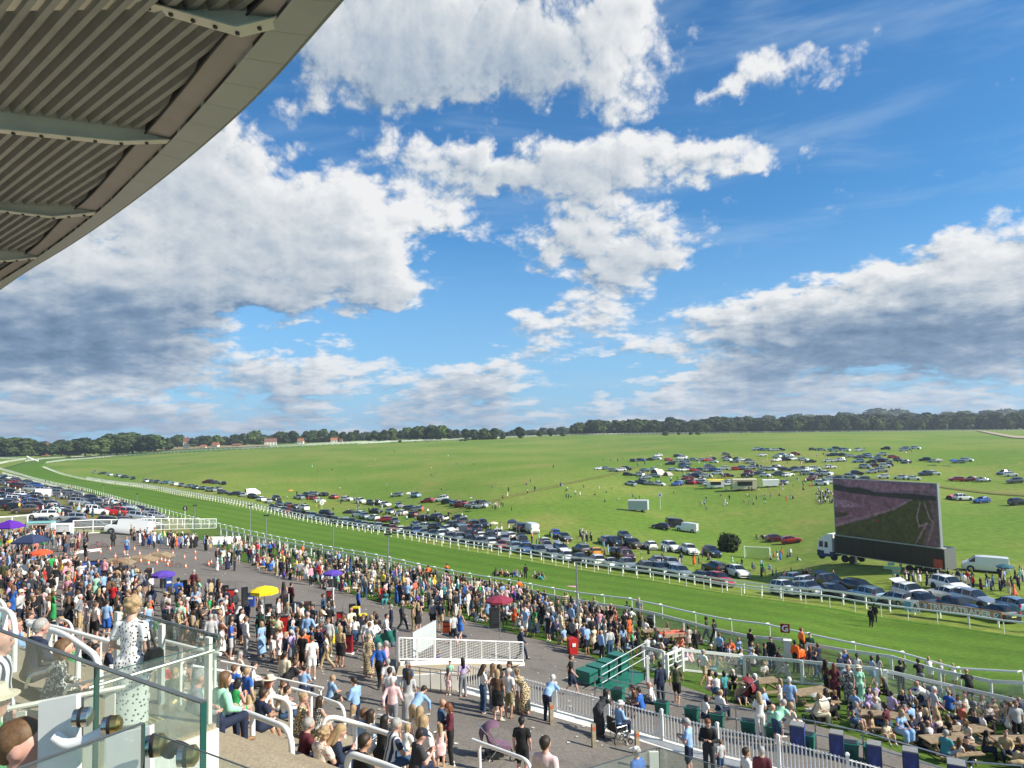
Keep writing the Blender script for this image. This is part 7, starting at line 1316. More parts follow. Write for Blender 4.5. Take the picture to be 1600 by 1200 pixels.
# ------------------------------------------------------------ resolve the recorded cars
def ordinal(i): return ('first', 'second', 'third', 'fourth', 'fifth', 'sixth', 'seventh', 'eighth', 'ninth', 'tenth', 'eleventh', 'twelfth', 'thirteenth', 'fourteenth', 'fifteenth', 'sixteenth', 'seventeenth', 'eighteenth')[i]
keep = []
for c in CREC:
    if c['kind'] is None: c['kind'] = crng.choice(KINDS_)
    if c['col'] is None: c['col'] = crng.choice((COLS + ['white'] * 8 + ['silver'] * 5 if 'hillside' in c['row'] else COLS) if 'car park' not in c['row'] else ['grey'] * 5 + ['black'] * 5 + ['silver'] * 4 + ['navy'] * 2 + ['pale blue', 'white', 'white', 'blue', 'dark red', 'red', 'bronze'])
    if c['rz'] is None:
        if 'car park' in c['row']: c['rz'] = TRKD - math.pi / 2 + crng.choice((0, math.pi)) + crng.uniform(-.12, .12) - .25
        elif 'rails' in c['row']: c['rz'] = TRKD - math.pi / 2 + crng.choice((0, math.pi, math.pi)) + crng.uniform(-.15, .15) + 1.12
        else: c['rz'] = crng.choice((0, math.pi)) + crng.uniform(-.7, .7) + (-.6 if c['px'] < 800 else -.35)
    c['p'] = Vector(c['p']); md = 2.7 if 'hillside' in c['row'] else 3.0 if 'rails' not in c['row'] else 2.75
    if 'car park' in c['row']: md = 2.35
    if all((c['p'].xy - k['p'].xy).length > md for k in keep): keep.append(c)
for c in keep: c['d'] = proj(c['p'])[2]; c['sz'] = FPX * 4.3 / c['d']
keep.sort(key=lambda c: -c['sz']); solo = keep[:300]; rest_c = keep[300:]
KN = {'hatchback': 'hatchback', 'suv': 'off roader', 'estate': 'estate car', 'saloon': 'saloon car', 'van': 'van'}
def near_mark(px, py, marks, lim=60):
    b = min(marks, key=lambda m: math.hypot(m[0] - px, (m[1] - py) * 1.6)); dx, dy = px - b[0], py - b[1]
    if math.hypot(dx, dy * 1.6) > lim: return None
    return ('left of ' if dx < 0 else 'right of ') + b[2] if abs(dx) > abs(dy) else ('behind ' if dy < 0 else 'in front of ') + b[2]
def unique_labels(recs, fmt1, fmt2):       # fmt1: label with a landmark; fmt2: label with its place among the look alikes
    first = {}
    for c in recs: first.setdefault(fmt1(c), []).append(c)
    for lb, L_ in first.items():
        if len(L_) == 1 and L_[0].get('mark') and len(lb.split()) <= 16: L_[0]['label'] = lb
        else:
            for c in L_: c['label'] = None
    groups = {}
    for c in recs:
        groups.setdefault(fmt2(c), []).append(c)
    for key, L_ in groups.items():
        L_.sort(key=lambda c: c['px'])
        for i, c in enumerate(L_):
            if not c['label']: c['label'] = ('the only %s' % key if len(L_) == 1 else '%s %s' % ('leftmost' if i == 0 else 'rightmost' if i == len(L_) - 1 else ordinal(i) + ' from the left of the' if i < 18 else 'far right', key if len(L_) > 1 else key)) if True else ''
for c in solo: c['mark'] = near_mark(c['px'], c['py'], NAMEPOS, 45)
RS = {'in the front row behind the rails': 'in the front row', 'in the second row behind the rails': 'in the second row', 'on the upper slope': 'on the slope', 'on the left half of the infield': 'on the left infield', 'in the big cluster on the hillside': 'on the hillside', 'in the packed car park at far left': 'in the packed car park'}
RSs = {'in the front row behind the rails': 'front', 'in the second row behind the rails': 'second'}
unique_labels(solo, lambda c: '%s %s%s %s, %s' % (c['col'], KN[c['kind']], ' with open boot' if c['openb'] else '', c['mark'], RS[c['row']]), lambda c: '%s %s%s %s' % (c['col'], KN[c['kind']], ' with open boot' if c['openb'] else '', RS[c['row']]))
for c in solo: car(c['p'] + zz * .03, c['rz'], c['kind'], c['col'], c['label'], None, 'parked ' + ('vans' if c['kind'] == 'van' else 'cars') + ' ' + RS[c['row']], c['sz'] > 25, c['openb'], (.93, 1., 1.04))
if rest_c:
    V, F, Mi, o = [], [], [], 0; cl = list(CARP)
    for c in rest_c:
        me = car_meshes(c['kind'])['single']; co = np.array([v.co[:] for v in me.vertices]); a = c['rz']; R_ = np.array([[math.cos(a), -math.sin(a), 0], [math.sin(a), math.cos(a), 0], [0, 0, 1]]); V.append(co @ R_.T + np.array(c['p']))
        for p_ in me.polygons: F.append(tuple(i + o for i in p_.vertices)); Mi.append(cl.index(c['col']) if p_.material_index == 0 else len(cl) + p_.material_index - 1)
        o += len(co)
    me = bpy.data.meshes.new('distant_cars'); me.from_pydata(np.concatenate(V).tolist(), [], F); [me.materials.append(CARP[k]) for k in cl]; me.materials.append(CGLASS); me.materials.append(TYRE); me.polygons.foreach_set('material_index', Mi); me.update(); link('distant_cars', me, kind='stuff', label='farthest parked cars beyond the three hundred nearer ones')
van = car(G(200, 837), 3.2, 'van', 'white', 'long white van parked on the tarmac before the mesh fence', 'van', None, True, False, 1.12); van = car(G(1540, 893), 2.6, 'van', 'white', 'white van behind the rails at right beside the teal umbrella', 'van', None, True)
# ------------------------------------------------------------ racegoers
PMARK = [(413,940,'the yellow umbrella'),(255,915,'the left purple umbrella'),(520,915,'the right purple umbrella'),(780,965,'the dark red umbrella'),(64,880,'the coral umbrella'),(48,860,'the navy gazebo'),(443,990,'the bright red bookmaker box'),(545,1015,'the dark red bookmaker stand'),(363,950,'the red bookmaker stand'),(130,900,'the blue bookmaker box'),(600,935,'the far red bin'),(895,1015,'the large red bin'),(410,880,'the small red bin'),(904,990,'the tall lamp post'),(620,1060,'the green flag'),(662,1045,'the blank board'),(725,1070,'the access ramp'),(830,1100,'the picket fence corner'),(966,1160,'the wheelchair'),(965,1080,'the green platform'),(1070,1050,'the white gate'),(1163,1100,'the dark red pushchair'),(1229,1030,'the letter sign'),(1266,1035,'the red notice board'),(1275,1130,'the cream pushchair'),(1248,1170,'the leftmost blue plinth'),(1309,1180,'the second blue plinth'),(1425,1195,'the fourth blue plinth'),(1383,1146,'the blanketed picnic table'),(1440,1120,'the black pram'),(1512,1165,'the crowded picnic table'),(1385,1085,'the enclosure fence corner'),(1570,1120,'the fence at the right edge'),(245,850,'the blue printed barrier'),(200,835,'the long white van'),(350,848,'the plain white barrier'),(1050,1010,'the coral tablecloth'),(700,985,'the orange drinks cart'),(470,1150,'the front terrace rails'),(370,1090,'the balcony corner post'),(630,1170,'the rail by the seated families'),(100,1010,'the far left handrails'),(230,905,'the brown and white board'),(1540,890,'the right white van'),(1480,890,'the lorry tail'),(1400,890,'the green signpost'),(180,885,'the wooden cycle ramps')]
HEADZ = {}
YG = {(366,1045):21,(386,1050):20.5,(403,1088):17,(421,1064):19.5,(465,1092):17,(493,1098):17,(445,1027):26,(452,1043):24,(471,1136):13.7,(496,1152):12.6,(518,1146):13,(557,1164):12.3,(560,1118):15.5,(547,1110):16,(572,1121):15.5,(608,1136):14.5,(594,1130):15,(646,1153):13,(662,1128):15,(632,1140):14.5,(656,1112):18,(716,1146):9.8,(738,1172):9.3,(820,1166):11.5,(852,1163):12.5}
def by_head(px, py, kind, s):
    hz = pose(kind)['head'][2] * s; d = ray(px, py); u = d.x / d.y; k = d.z / d.y; seat = -.31 * s if kind in ('step', 'phonesit', 'chin') else 0
    if (px, py) in YG:                   # on the steps: the distance is known, fine tuned to the nearest fit
        yg = YG[(px, py)]; Y = min(np.linspace(yg * .88, yg * 1.14, 60), key=lambda Y: abs(CZ + k * Y - hz - seat - TZ(u * Y, Y)) + .02 * abs(Y - yg)); return Vector((u * Y, Y, CZ + k * Y - hz))
    Ys = np.exp(np.linspace(math.log(12), math.log(300), 1600)); i = np.nonzero(CZ + k * Ys - hz > H(u * Ys, Ys))[0]; Y = Ys[i[-1]] if len(i) else 20.; return Vector((u * Y, Y, ground(u * Y, Y)))
PEOPLE = []
def add(px, py, kind, outfit, top, bot, hs, hc, face, s=1., hat=None, hatc='cream', skin=0, head=True, lab=None, zone=None):
    p = by_head(px, py, kind, s) if head else G(px, py); PEOPLE.append(dict(p=p, kind=kind, outfit=outfit, top=top, bot=bot, hs=hs, hc=hc, face=face, s=s, hat=hat, hatc=hatc, skin=skin, lab=lab, zone=zone, hand=True))
OC = dict(t='tee', s='shirt', u='suit', m='maxi', n='mini', j='topjeans', k='skirt', b='belly', p='jumper', v='vest')
HC = dict(d='dark brown', k='black', l='light brown', b='blonde', g='grey', w='white', a='auburn')
# head pixel x, y | pose | outfit | top | bottom | hair style | colour | facing | scale | hat
LST = '''366 1045 stand t blue khaki short l -20 .86|386 1050 stand t blue beige short b -30 .88|403 1088 step t navy navy short d -36|421 1064 stand m pale_floral white long a -60 .95 sun_hat|465 1092 chin m leopard_print white bun b -80|493 1098 step n floral black long d -36 .9|445 1027 stand s cream khaki short d -20|452 1043 lean t black charcoal thin l -40|471 1136 step s burgundy navy short g -50|496 1152 step t pale_floral black curly b -36|518 1146 phonesit s navy navy long b -70|557 1164 step t black navy short d -50|560 1118 step s light_blue navy short l -60|547 1110 step n white pink long b -36 .7|572 1121 step m white white long d -36|608 1136 chin t striped denim short g -60|594 1130 step n black charcoal long k -36|646 1153 phonesit t charcoal navy short d -60 1 cap|662 1128 stand m white white long b -40|632 1140 step t white beige bob b -36 .7|555 1069 phone s light_blue navy short d 60|606 1038 walk t light_grey navy short g 20|609 1052 stand t white denim short d -10|613 1068 walk s pale_pink grey short w -10|637 1041 stand t denim denim long a 150 .95 cap|638 1056 stand m light_grey grey long d 10|646 1090 bend s light_blue beige short d -30|656 1112 stand m pale_floral orange long b -20 .95|689 1103 phone s denim navy bald g -80|703 1110 phone p burgundy black bob a 100|688 1140 stand n pale_pink white long b 10 .72|754 1047 phone j white denim long d -60|770 1045 stand j white grey long l -30|780 1047 stand n black black long d 30|777 1055 stand k brown black bob b -10|794 1053 stand t white khaki short g -30|796 1042 drink s white beige short d 120|815 1056 lean m leopard_print beige bun b 40|858 1066 lean s light_blue navy short w -35|891 1030 walk t black navy short d -100|682 1021 step t purple purple short d -90 .7|703 1038 stand t mint white short d 180 .62|700 1050 stand n pale_pink orange long d -20 .6|723 1035 hip j lilac grey long k 30 .85|814 985 walk u navy navy short w -90|815 1131 stand t black black short k -10 1|716 1146 phone t navy charcoal bald l -60 1.02|738 1172 phone s teal grey short g -60|820 1166 stand p burgundy burgundy bob a -40|852 1163 stand s pale_pink white short d -30|939 1088 lean m charcoal black long k -50|1075 1133 phone b light_blue navy short g 60 1.02 cap|1106 1133 phone p black charcoal short a 160 1.05|1125 1163 stand t light_grey denim short l 20 .66|995 1180 stand t blue navy short g 40 1 cap|1166 1180 stand t white navy short d -80|1190 1178 stand p burgundy navy short g -20|1031 1041 stand u navy navy short k 20 1.05|1056 1043 walk t olive black short k -20 1.05 |1020 1073 bench t white navy bald l 70|1003 1083 bench t blue navy short d 60|994 1078 bench t brown navy short d 90|1098 1021 walk t white beige short g -60|1105 1052 bench n pale_pink denim long d -120|1119 1059 bench v white denim bun d -10|1131 1055 stand t teal navy bob k 30 .85|1099 1094 bench j white navy bob k -80|1122 1086 bench p white navy bun b -60|1186 1090 phone j white white long b 0|1202 1109 bench t mint khaki bald l -70|1217 1104 lean t mint denim short g -60|1232 1107 bench m pale_floral beige bob b -60|1233 1066 stand b light_blue grey short w -20 1.05|1219 1066 stand n white white long b 40 .8|1290 1037 stand j brown black long k -80|1303 1043 stand m burgundy black long a -20|1325 1046 drink m floral teal bob b 140|1341 1046 stand m mint mint bob l 160 1 straw_hat|1275 1090 bench j cream cream long b -100|1287 1084 bench m black black long d -60|1376 1104 bench n white pink bob l -60 .7|1388 1107 bench j burgundy denim short k 40|1404 1114 bench m light_blue white long b -160|1443 1072 lean p white grey bald l 60|1458 1080 walk t light_grey beige short w -100|1426 1106 bench p light_blue navy short d 30|1587 1103 stand t light_grey black short l 170|1535 1121 stand t white navy short d 90 .72|1497 1106 recline v coral navy bald l 100|1513 1130 bench m pale_floral beige long l 100|1475 1150 bench t teal navy short g -60|1406 1038 armup p black black short k -20|1436 1038 lean t black grey short k -20|1452 1033 lean n white white long b -20 .85|1470 1037 lean n light_grey white long b -20 .8|1490 1043 lean n white white bob b -20 .8|1512 1054 lean b black black bald l -20 1.05|1251 1012 stand p hi-vis_orange black short d 30|1242 1006 stand p hi-vis_orange black short k -60|1252 986 stand p hi-vis_orange black short a -80|1265 994 stand p dark_green black short d 160|1360 952 stand u black black short k -60 1.05|1366 946 stand u black black short k -30|1104 968 walk p charcoal navy short k 60|1116 972 walk p black charcoal short d 40|998 938 stand t grey black short g 160|980 944 kneel p dark_green black short k 0|1172 988 phone p black black short k -60|936 957 stand t pink white bald l 180|821 884 stand p black black short k 20|811 908 stand p hi-vis_orange navy short l 20|669 886 stand p hi-vis_orange black short d 20|698 884 lean p hi-vis_orange navy short d 0|481 963 hip s light_blue navy bald g 0 1.1|513 972 stand s light_grey khaki short l 180|465 955 stand u black charcoal short g -160|473 994 stand t black black short d -20|487 1001 stand t white white short l 20|498 985 phone s navy denim short d 150|532 985 stand k beige black bob b -20|576 999 stand m leopard_print beige bun b 0|592 1013 walk p blue black short g -10|603 1009 stand p pink navy short g 90|580 967 stand j white denim bob b 40|586 961 drink p white navy short l 100|603 965 walk s white denim short d -90|611 950 stand u navy navy short g 100|628 944 walk u charcoal charcoal short g -90|645 944 armup p beige khaki short d -90|653 947 stand n black black long b 20|676 942 stand t grey black short g 0|688 944 stand t navy beige short d -10|708 963 walk t light_grey black short l 30|718 958 walk n blue blue long b -30|167 944 stand t light_blue blue short d 0|150 948 stand t white black short l -30|170 985 bald t white black short l 0|40 905 stand u navy black short k 20|125 915 stand t black beige short d -20|106 905 stand p pink black bob b 0|455 915 stand s burgundy black short d -30|443 914 stand n charcoal grey long d 30|505 933 stand s denim denim short d -90|517 935 stand v black denim bun a 60|560 925 stand p blue navy short d -60|390 857 stand p burgundy navy short k 0|478 880 stand m white white long d 0|467 880 stand t grey charcoal short l 30|340 910 walk m charcoal black long k -60|303 895 stand u burgundy black short g 0|134 850 stand t black charcoal short d -30|198 842 stand t light_blue blue short b 0|177 832 stand u charcoal black short k 20'''
for row_ in LST.split('|'):
    f = row_.split()
    if f[2] == 'bald': continue
    s_ = float(f[9]) if len(f) > 9 else 1.; hat = f[10].replace('_', ' ') if len(f) > 10 else None
    add(int(f[0]), int(f[1]), f[2], OC[f[3]], f[4].replace('_', ' '), f[5].replace('_', ' '), f[6], HC[f[7]], float(f[8]), s_ * crng.uniform(.98, 1.02), hat, crng.choice(['white', 'navy', 'grey']) if hat == 'cap' else 'cream', 3 if f[7] == 'k' and crng.random() < .45 else crng.choice((0, 0, 1, 2)))
# the seated wheelchair user and his white hat
wc = G(966, 1163); PEOPLE.append(dict(p=wc + Vector((0, 0, .21)), kind='bench', outfit='shirt', top='light blue', bot='navy', hs='thin', hc='white', face=-60, s=.95, hat='straw hat', hatc='white', skin=2, lab='elderly person in a light blue shirt and white hat sitting in the wheelchair', zone=None, hand=True))
# crowds: footprints drawn as pixel polygons on the ground, people drawn at random inside
TOPC = ['white'] * 8 + ['black'] * 12 + ['navy'] * 9 + ['light blue'] * 5 + ['grey', 'light grey', 'light grey', 'cream', 'cream', 'beige', 'pink', 'pale pink', 'pale pink', 'red', 'burgundy', 'orange', 'yellow', 'green', 'teal', 'purple', 'blue', 'blue', 'denim', 'charcoal', 'charcoal', 'olive', 'mint', 'coral', 'spotted', 'leopard print', 'floral', 'floral', 'pale floral', 'pale floral', 'striped', 'lilac', 'brown']
BOTC = ['navy'] * 7 + ['black'] * 7 + ['denim'] * 5 + ['beige'] * 3 + ['grey', 'charcoal', 'khaki', 'white', 'white', 'light grey']
HCOL = ['dark brown'] * 6 + ['black'] * 3 + ['light brown'] * 5 + ['blonde'] * 3 + ['grey'] * 3 + ['white', 'auburn']
def inpoly(x, y, P_):
    c = False; j = len(P_) - 1
    for i in range(len(P_)):
        if (P_[i][1] > y) != (P_[j][1] > y) and x < (P_[j][0] - P_[i][0]) * (y - P_[i][1]) / (P_[j][1] - P_[i][1]) + P_[i][0]: c = not c
        j = i
    return c
CELL = {}
def free(p, r=.42):
    k = (int(p.x / .8), int(p.y / .8))
    for i in (-1, 0, 1):
        for j in (-1, 0, 1):
            for q in CELL.get((k[0] + i, k[1] + j), ()):
                if (q - p).length < r: return False
    CELL.setdefault(k, []).append(p.copy()); return True
for d_ in PEOPLE: free(d_['p'], 0)
for x0, x1, yt, yb, c, lb in bk:
    g_ = G((x0 + x1) / 2, yb); w_ = Vector((-g_.x, -g_.y, 0)).normalized()
    for k_ in range(6): free(g_ + w_ * .45 * k_, 0)
STANDP = ['stand'] * 5 + ['hip', 'phone', 'phone', 'drink', 'drink', 'crossed', 'walk', 'walk']; SITP = ['ground', 'ground', 'recline', 'kneel', 'bench', 'bench', 'bench', 'stand']
def crowd(poly, n, poses, zone, r=.42, facing=None, spread=180, batch=True):
    xs = [p[0] for p in poly]; ys = [p[1] for p in poly]; pts_ = []
    while len(pts_) < n * 1.6:
        x, y = crng.uniform(min(xs), max(xs)), crng.uniform(min(ys), max(ys))
        if inpoly(x, y, poly): pts_.append((x, y))
    Q = Gm(pts_); k = 0
    for q in Q:
        if k >= n: break
        p = Vector(q)
        if not free(p, r): continue
        k += 1; fem = crng.random() < .5; kind = crng.choice(poses)
        outfit = crng.choice(['maxi', 'mini', 'mini', 'topjeans', 'skirt']) if fem else crng.choice(['tee', 'tee', 'shirt', 'shirt', 'suit', 'jumper', 'belly'])
        top = crng.choice(TOPC); top = crng.choice(['navy', 'black', 'charcoal', 'grey']) if outfit == 'suit' else top
        hs = crng.choice(['long', 'long', 'bob', 'pony', 'bun']) if fem else crng.choice(['short'] * 5 + ['thin', 'bald'])
        PEOPLE.append(dict(p=p, kind=kind, outfit=outfit, top=top, bot=crng.choice(BOTC), hs=hs, hc=crng.choice(HCOL), face=(facing if facing is not None else 0) + crng.uniform(-spread, spread), s=crng.uniform(.92, 1.06) * (.92 if fem else 1.) * (.68 if crng.random() < .05 else 1), hat=(crng.choice(['sun hat', 'straw hat']) if fem else crng.choice(['cap', 'cap', 'straw hat'])) if crng.random() < .1 else None, hatc=crng.choice(['cream', 'white', 'navy', 'black', 'pink', 'beige']), skin=crng.choice((0, 0, 0, 1, 1, 2, 3)) , lab=None, zone=zone, hand=False))
crowd([(0,905),(60,897),(140,908),(215,920),(300,940),(370,962),(430,975),(520,1000),(600,1008),(600,1030),(540,1050),(470,1058),(400,1045),(350,1040),(250,1012),(180,1003),(60,992),(0,985)], 265, STANDP, 'in the bookmaker crowd', .5, 20, 120)
crowd([(0,872),(40,884),(90,895),(180,912),(230,920),(140,912),(0,905)], 60, STANDP, 'in the bookmaker crowd', .5)
crowd([(-20,840),(80,845),(112,862),(60,874),(-20,868)], 75, STANDP, 'under the gazebos at far left', .5); crowd([(95,850),(135,850),(140,866),(100,875)], 16, STANDP, 'on the cycling area', .7)
crowd([(345,856),(385,862),(480,884),(600,912),(700,932),(760,948),(860,972),(985,1000),(1000,1020),(945,1040),(880,1012),(780,985),(700,965),(600,946),(500,922),(400,893)], 430, SITP + STANDP[:7], 'in the lawn crowd', .5)
crowd([(340,850),(400,858),(600,899),(800,942),(960,980),(1005,990),(985,1000),(800,958),(600,915),(385,864)], 170, STANDP + ['lean', 'lean', 'armup'], 'along the crowd fence', .42, -35, 60)
crowd([(820,968),(990,1003),(1000,1020),(985,1040),(910,1028),(850,1000)], 45, STANDP, 'near the large red bin', .55)
crowd([(1005,990),(1110,1012),(1220,1040),(1240,1066),(1130,1052),(1060,1042),(1010,1035)], 62, SITP, 'on the fenced lawn', .6)
crowd([(1105,1078),(1180,1075),(1230,1100),(1160,1120),(1110,1100)], 9, SITP[:7], 'on the picnic lawn', .8)
crowd([(1290,1090),(1380,1095),(1450,1110),(1500,1120),(1600,1145),(1610,1200),(1500,1195),(1420,1170),(1330,1150),(1290,1120)], 62, SITP[:7], 'on the picnic lawn', .55)
crowd([(1250,1046),(1330,1062),(1380,1072),(1370,1082),(1250,1066)], 12, STANDP + ['lean'], 'between the white fences', .6, -30, 60); crowd([(1440,1092),(1610,1128),(1610,1142),(1440,1105)], 26, ['ground', 'bench', 'kneel', 'recline'], 'seated behind the wire fence', .5)
crowd([(205,840),(240,845),(335,855),(345,866),(300,862),(240,862),(205,852)], 55, STANDP, 'near the white barriers', .5); crowd([(335,880),(375,876),(372,895),(340,898)], 14, STANDP, 'at the start of the lawn', .6)
crowd([(0,748),(150,789),(240,818),(150,822),(0,800)], 85, STANDP, 'in the far left car park', 1.2); crowd([(60,752),(150,776),(235,805),(230,812),(140,785)], 60, STANDP, 'in the far left car park', 1.)
crowd([(420,780),(480,772),(620,790),(740,815),(830,830),(900,852),(880,866),(760,842),(600,815),(450,800)], 110, STANDP + ['bench'], 'by the parked cars on the infield', 1.1); crowd([(940,852),(1100,868),(1250,905),(1250,915),(1100,898),(940,872)], 45, STANDP + ['bench', 'bench'], 'by the parked cars on the infield', 1.); crowd([(905,838),(925,836),(928,850),(908,852)], 18, ['bench', 'ground', 'stand'], 'by the parked cars on the infield', .6)
crowd([(990,742),(1280,742),(1300,762),(1260,770),(1100,768),(985,760)], 95, STANDP + ['ground'], 'on the hillside', 1.1); crowd([(1110,752),(1185,758),(1185,770),(1110,766)], 26, STANDP, 'queueing at the food trucks', .8); crowd([(930,720),(1420,700),(1440,730),(980,745)], 55, STANDP, 'on the hillside', 1.5); crowd([(1272,768),(1305,768),(1302,790),(1280,788)], 55, ['stand', 'ground', 'bench'], 'in the tight group left of the screen', .6)
crowd([(1390,906),(1500,912),(1600,925),(1600,938),(1500,925),(1390,918)], 52, STANDP, 'behind the rails in front of the lorry', .6); crowd([(1215,905),(1310,908),(1310,915),(1220,914)], 8, STANDP, 'behind the rails in front of the lorry', .8); crowd([(1560,905),(1600,905),(1600,915),(1560,915)], 8, STANDP, 'behind the rails in front of the lorry', .8)
crowd([(772,898),(850,903),(850,907),(772,902)], 22, ['ground', 'kneel', 'recline'], 'seated on the track beyond the rail', .5); crowd([(1200,868),(1260,868),(1262,878),(1205,880)], 9, ['ground', 'stand'], 'right of the football goal', .9); crowd([(1180,838),(1206,840),(1204,846),(1182,845)], 7, ['ground'], 'beside the two red cars', .7)
crowd([(480,700),(1280,690),(1270,740),(900,790),(700,790),(480,760)], 60, ['stand', 'walk', 'ground'], 'out on the open downs', 4.); crowd([(880,760),(1060,770),(1000,785),(880,785)], 14, ['ground', 'recline', 'stand'], 'out on the open downs', 1.5); crowd([(1080,780),(1150,772),(1240,770),(1240,790),(1100,800)], 26, ['ground', 'recline', 'kneel', 'stand'], 'out on the open downs', 1.2); crowd([(700,785),(820,795),(820,802),(730,800)], 16, ['stand', 'walk'], 'out on the open downs', 1.2)
# terrace spectators seated on the steps
k_ = 0
for _ in range(900):
    if k_ >= 46: break
    p = TB + tdir * crng.uniform(-30, 0) + tn * crng.uniform(.6, 12.6); p.z = TZ(p.x, p.y); q = proj(p)
    if p.z == ZB or not (-20 < q[0] < 700) or q[1] > 1190 or (q[0] > 345 and q[1] > 1130) or not free(p, .75): continue
    k_ += 1; kd = crng.choice(['step', 'step', 'phonesit', 'chin']); p.z -= .31; fem = crng.random() < .5
    PEOPLE.append(dict(p=p, kind=kd, outfit=crng.choice(['mini', 'topjeans', 'maxi']) if fem else crng.choice(['tee', 'shirt', 'jumper']), top=crng.choice(TOPC), bot=crng.choice(BOTC), hs=crng.choice(['long', 'bob', 'bun']) if fem else 'short', hc=crng.choice(HCOL), face=-36 + crng.uniform(-40, 40), s=crng.uniform(.94, 1.04), hat=None, hatc='cream', skin=crng.choice((0, 1, 2)), lab=None, zone='seated on the terrace', hand=True))
for d_ in PEOPLE:
    q = proj(d_['p']); d_['px'], d_['py'], d_['d'] = q; d_['sz'] = FPX * (1.7 if d_['kind'] not in SEATED else 1.15) * d_['s'] / q[2] * (3 if d_['hand'] else 1)
PEOPLE = [d_ for d_ in PEOPLE if -40 < d_['px'] < 1640 and d_['py'] < 1330]
PEOPLE.sort(key=lambda d_: -d_['sz']); NSOLO = 296; solo_p, mass = PEOPLE[:NSOLO], PEOPLE[NSOLO:]
GARM = {'tee': '%s T-shirt and %s shorts', 'shirt': '%s shirt and %s trousers', 'suit': '%s jacket and %s trousers', 'maxi': 'long %s dress', 'mini': 'short %s dress', 'topjeans': '%s top and %s trousers', 'skirt': '%s top and %s skirt', 'belly': '%s T-shirt and %s shorts', 'jumper': '%s jumper and %s trousers', 'vest': '%s vest and %s shorts'}
POSEW = {'stand': 'standing', 'hip': 'standing hand on hip', 'phone': 'looking at hands', 'drink': 'holding hand up', 'crossed': 'arms folded', 'walk': 'walking', 'lean': 'leaning forward', 'armup': 'arm raised', 'bend': 'bending over', 'step': 'sitting', 'bench': 'sitting', 'phonesit': 'sitting', 'chin': 'sitting', 'ground': 'sitting', 'recline': 'reclining', 'kneel': 'kneeling'}
def garm(d_): g_ = GARM[d_['outfit']]; return g_ % ((d_['top'], d_['bot']) if g_.count('%s') == 2 else d_['top'])
def who(d_): return ('child' if d_['s'] < .8 else 'person')
def hairw(d_): return 'bald ' if d_['hs'] == 'bald' and not d_['hat'] else ('' if d_['hat'] else d_['hc'] + '-haired ')
for d_ in solo_p: d_['mark'] = near_mark(d_['px'], d_['py'], PMARK, 80); d_['label'] = None
def f_full(d_):
    a = '%s%s in %s%s, %s %s' % (hairw(d_), who(d_), garm(d_), ' with ' + d_['hat'] if d_['hat'] else '', POSEW[d_['kind']], d_['mark'])
    return a if len(a.split()) <= 16 else '%s%s in %s%s %s' % (hairw(d_), who(d_), garm(d_), ' and ' + d_['hat'] if d_['hat'] else '', d_['mark'])
unique_labels(solo_p, f_full if 1 else lambda d_: '%s%s in %s%s, %s %s' % (hairw(d_), who(d_), garm(d_), ' with ' + d_['hat'] if d_['hat'] else '', POSEW[d_['kind']], d_['mark']), lambda d_: '%s%s in %s%s %s' % (hairw(d_), who(d_), garm(d_), ' with ' + d_['hat'] if d_['hat'] else '', POSEW[d_['kind']]))
for d_ in solo_p:
    z = .07 if d_['p'].z <= ground(d_['p'].x, d_['p'].y) + .25 else 0
    person(d_['p'] + zz * z, d_['face'], d_['kind'], d_['outfit'], d_['top'], d_['bot'], d_['hs'], d_['hc'], d_['skin'], d_['s'], d_['lab'] or d_['label'], 'racegoers ' + ('on the terrace' if d_['p'].z > ground(d_['p'].x, d_['p'].y) + .3 else d_['zone'] or 'near the stand'), d_['hat'], d_['hatc'])
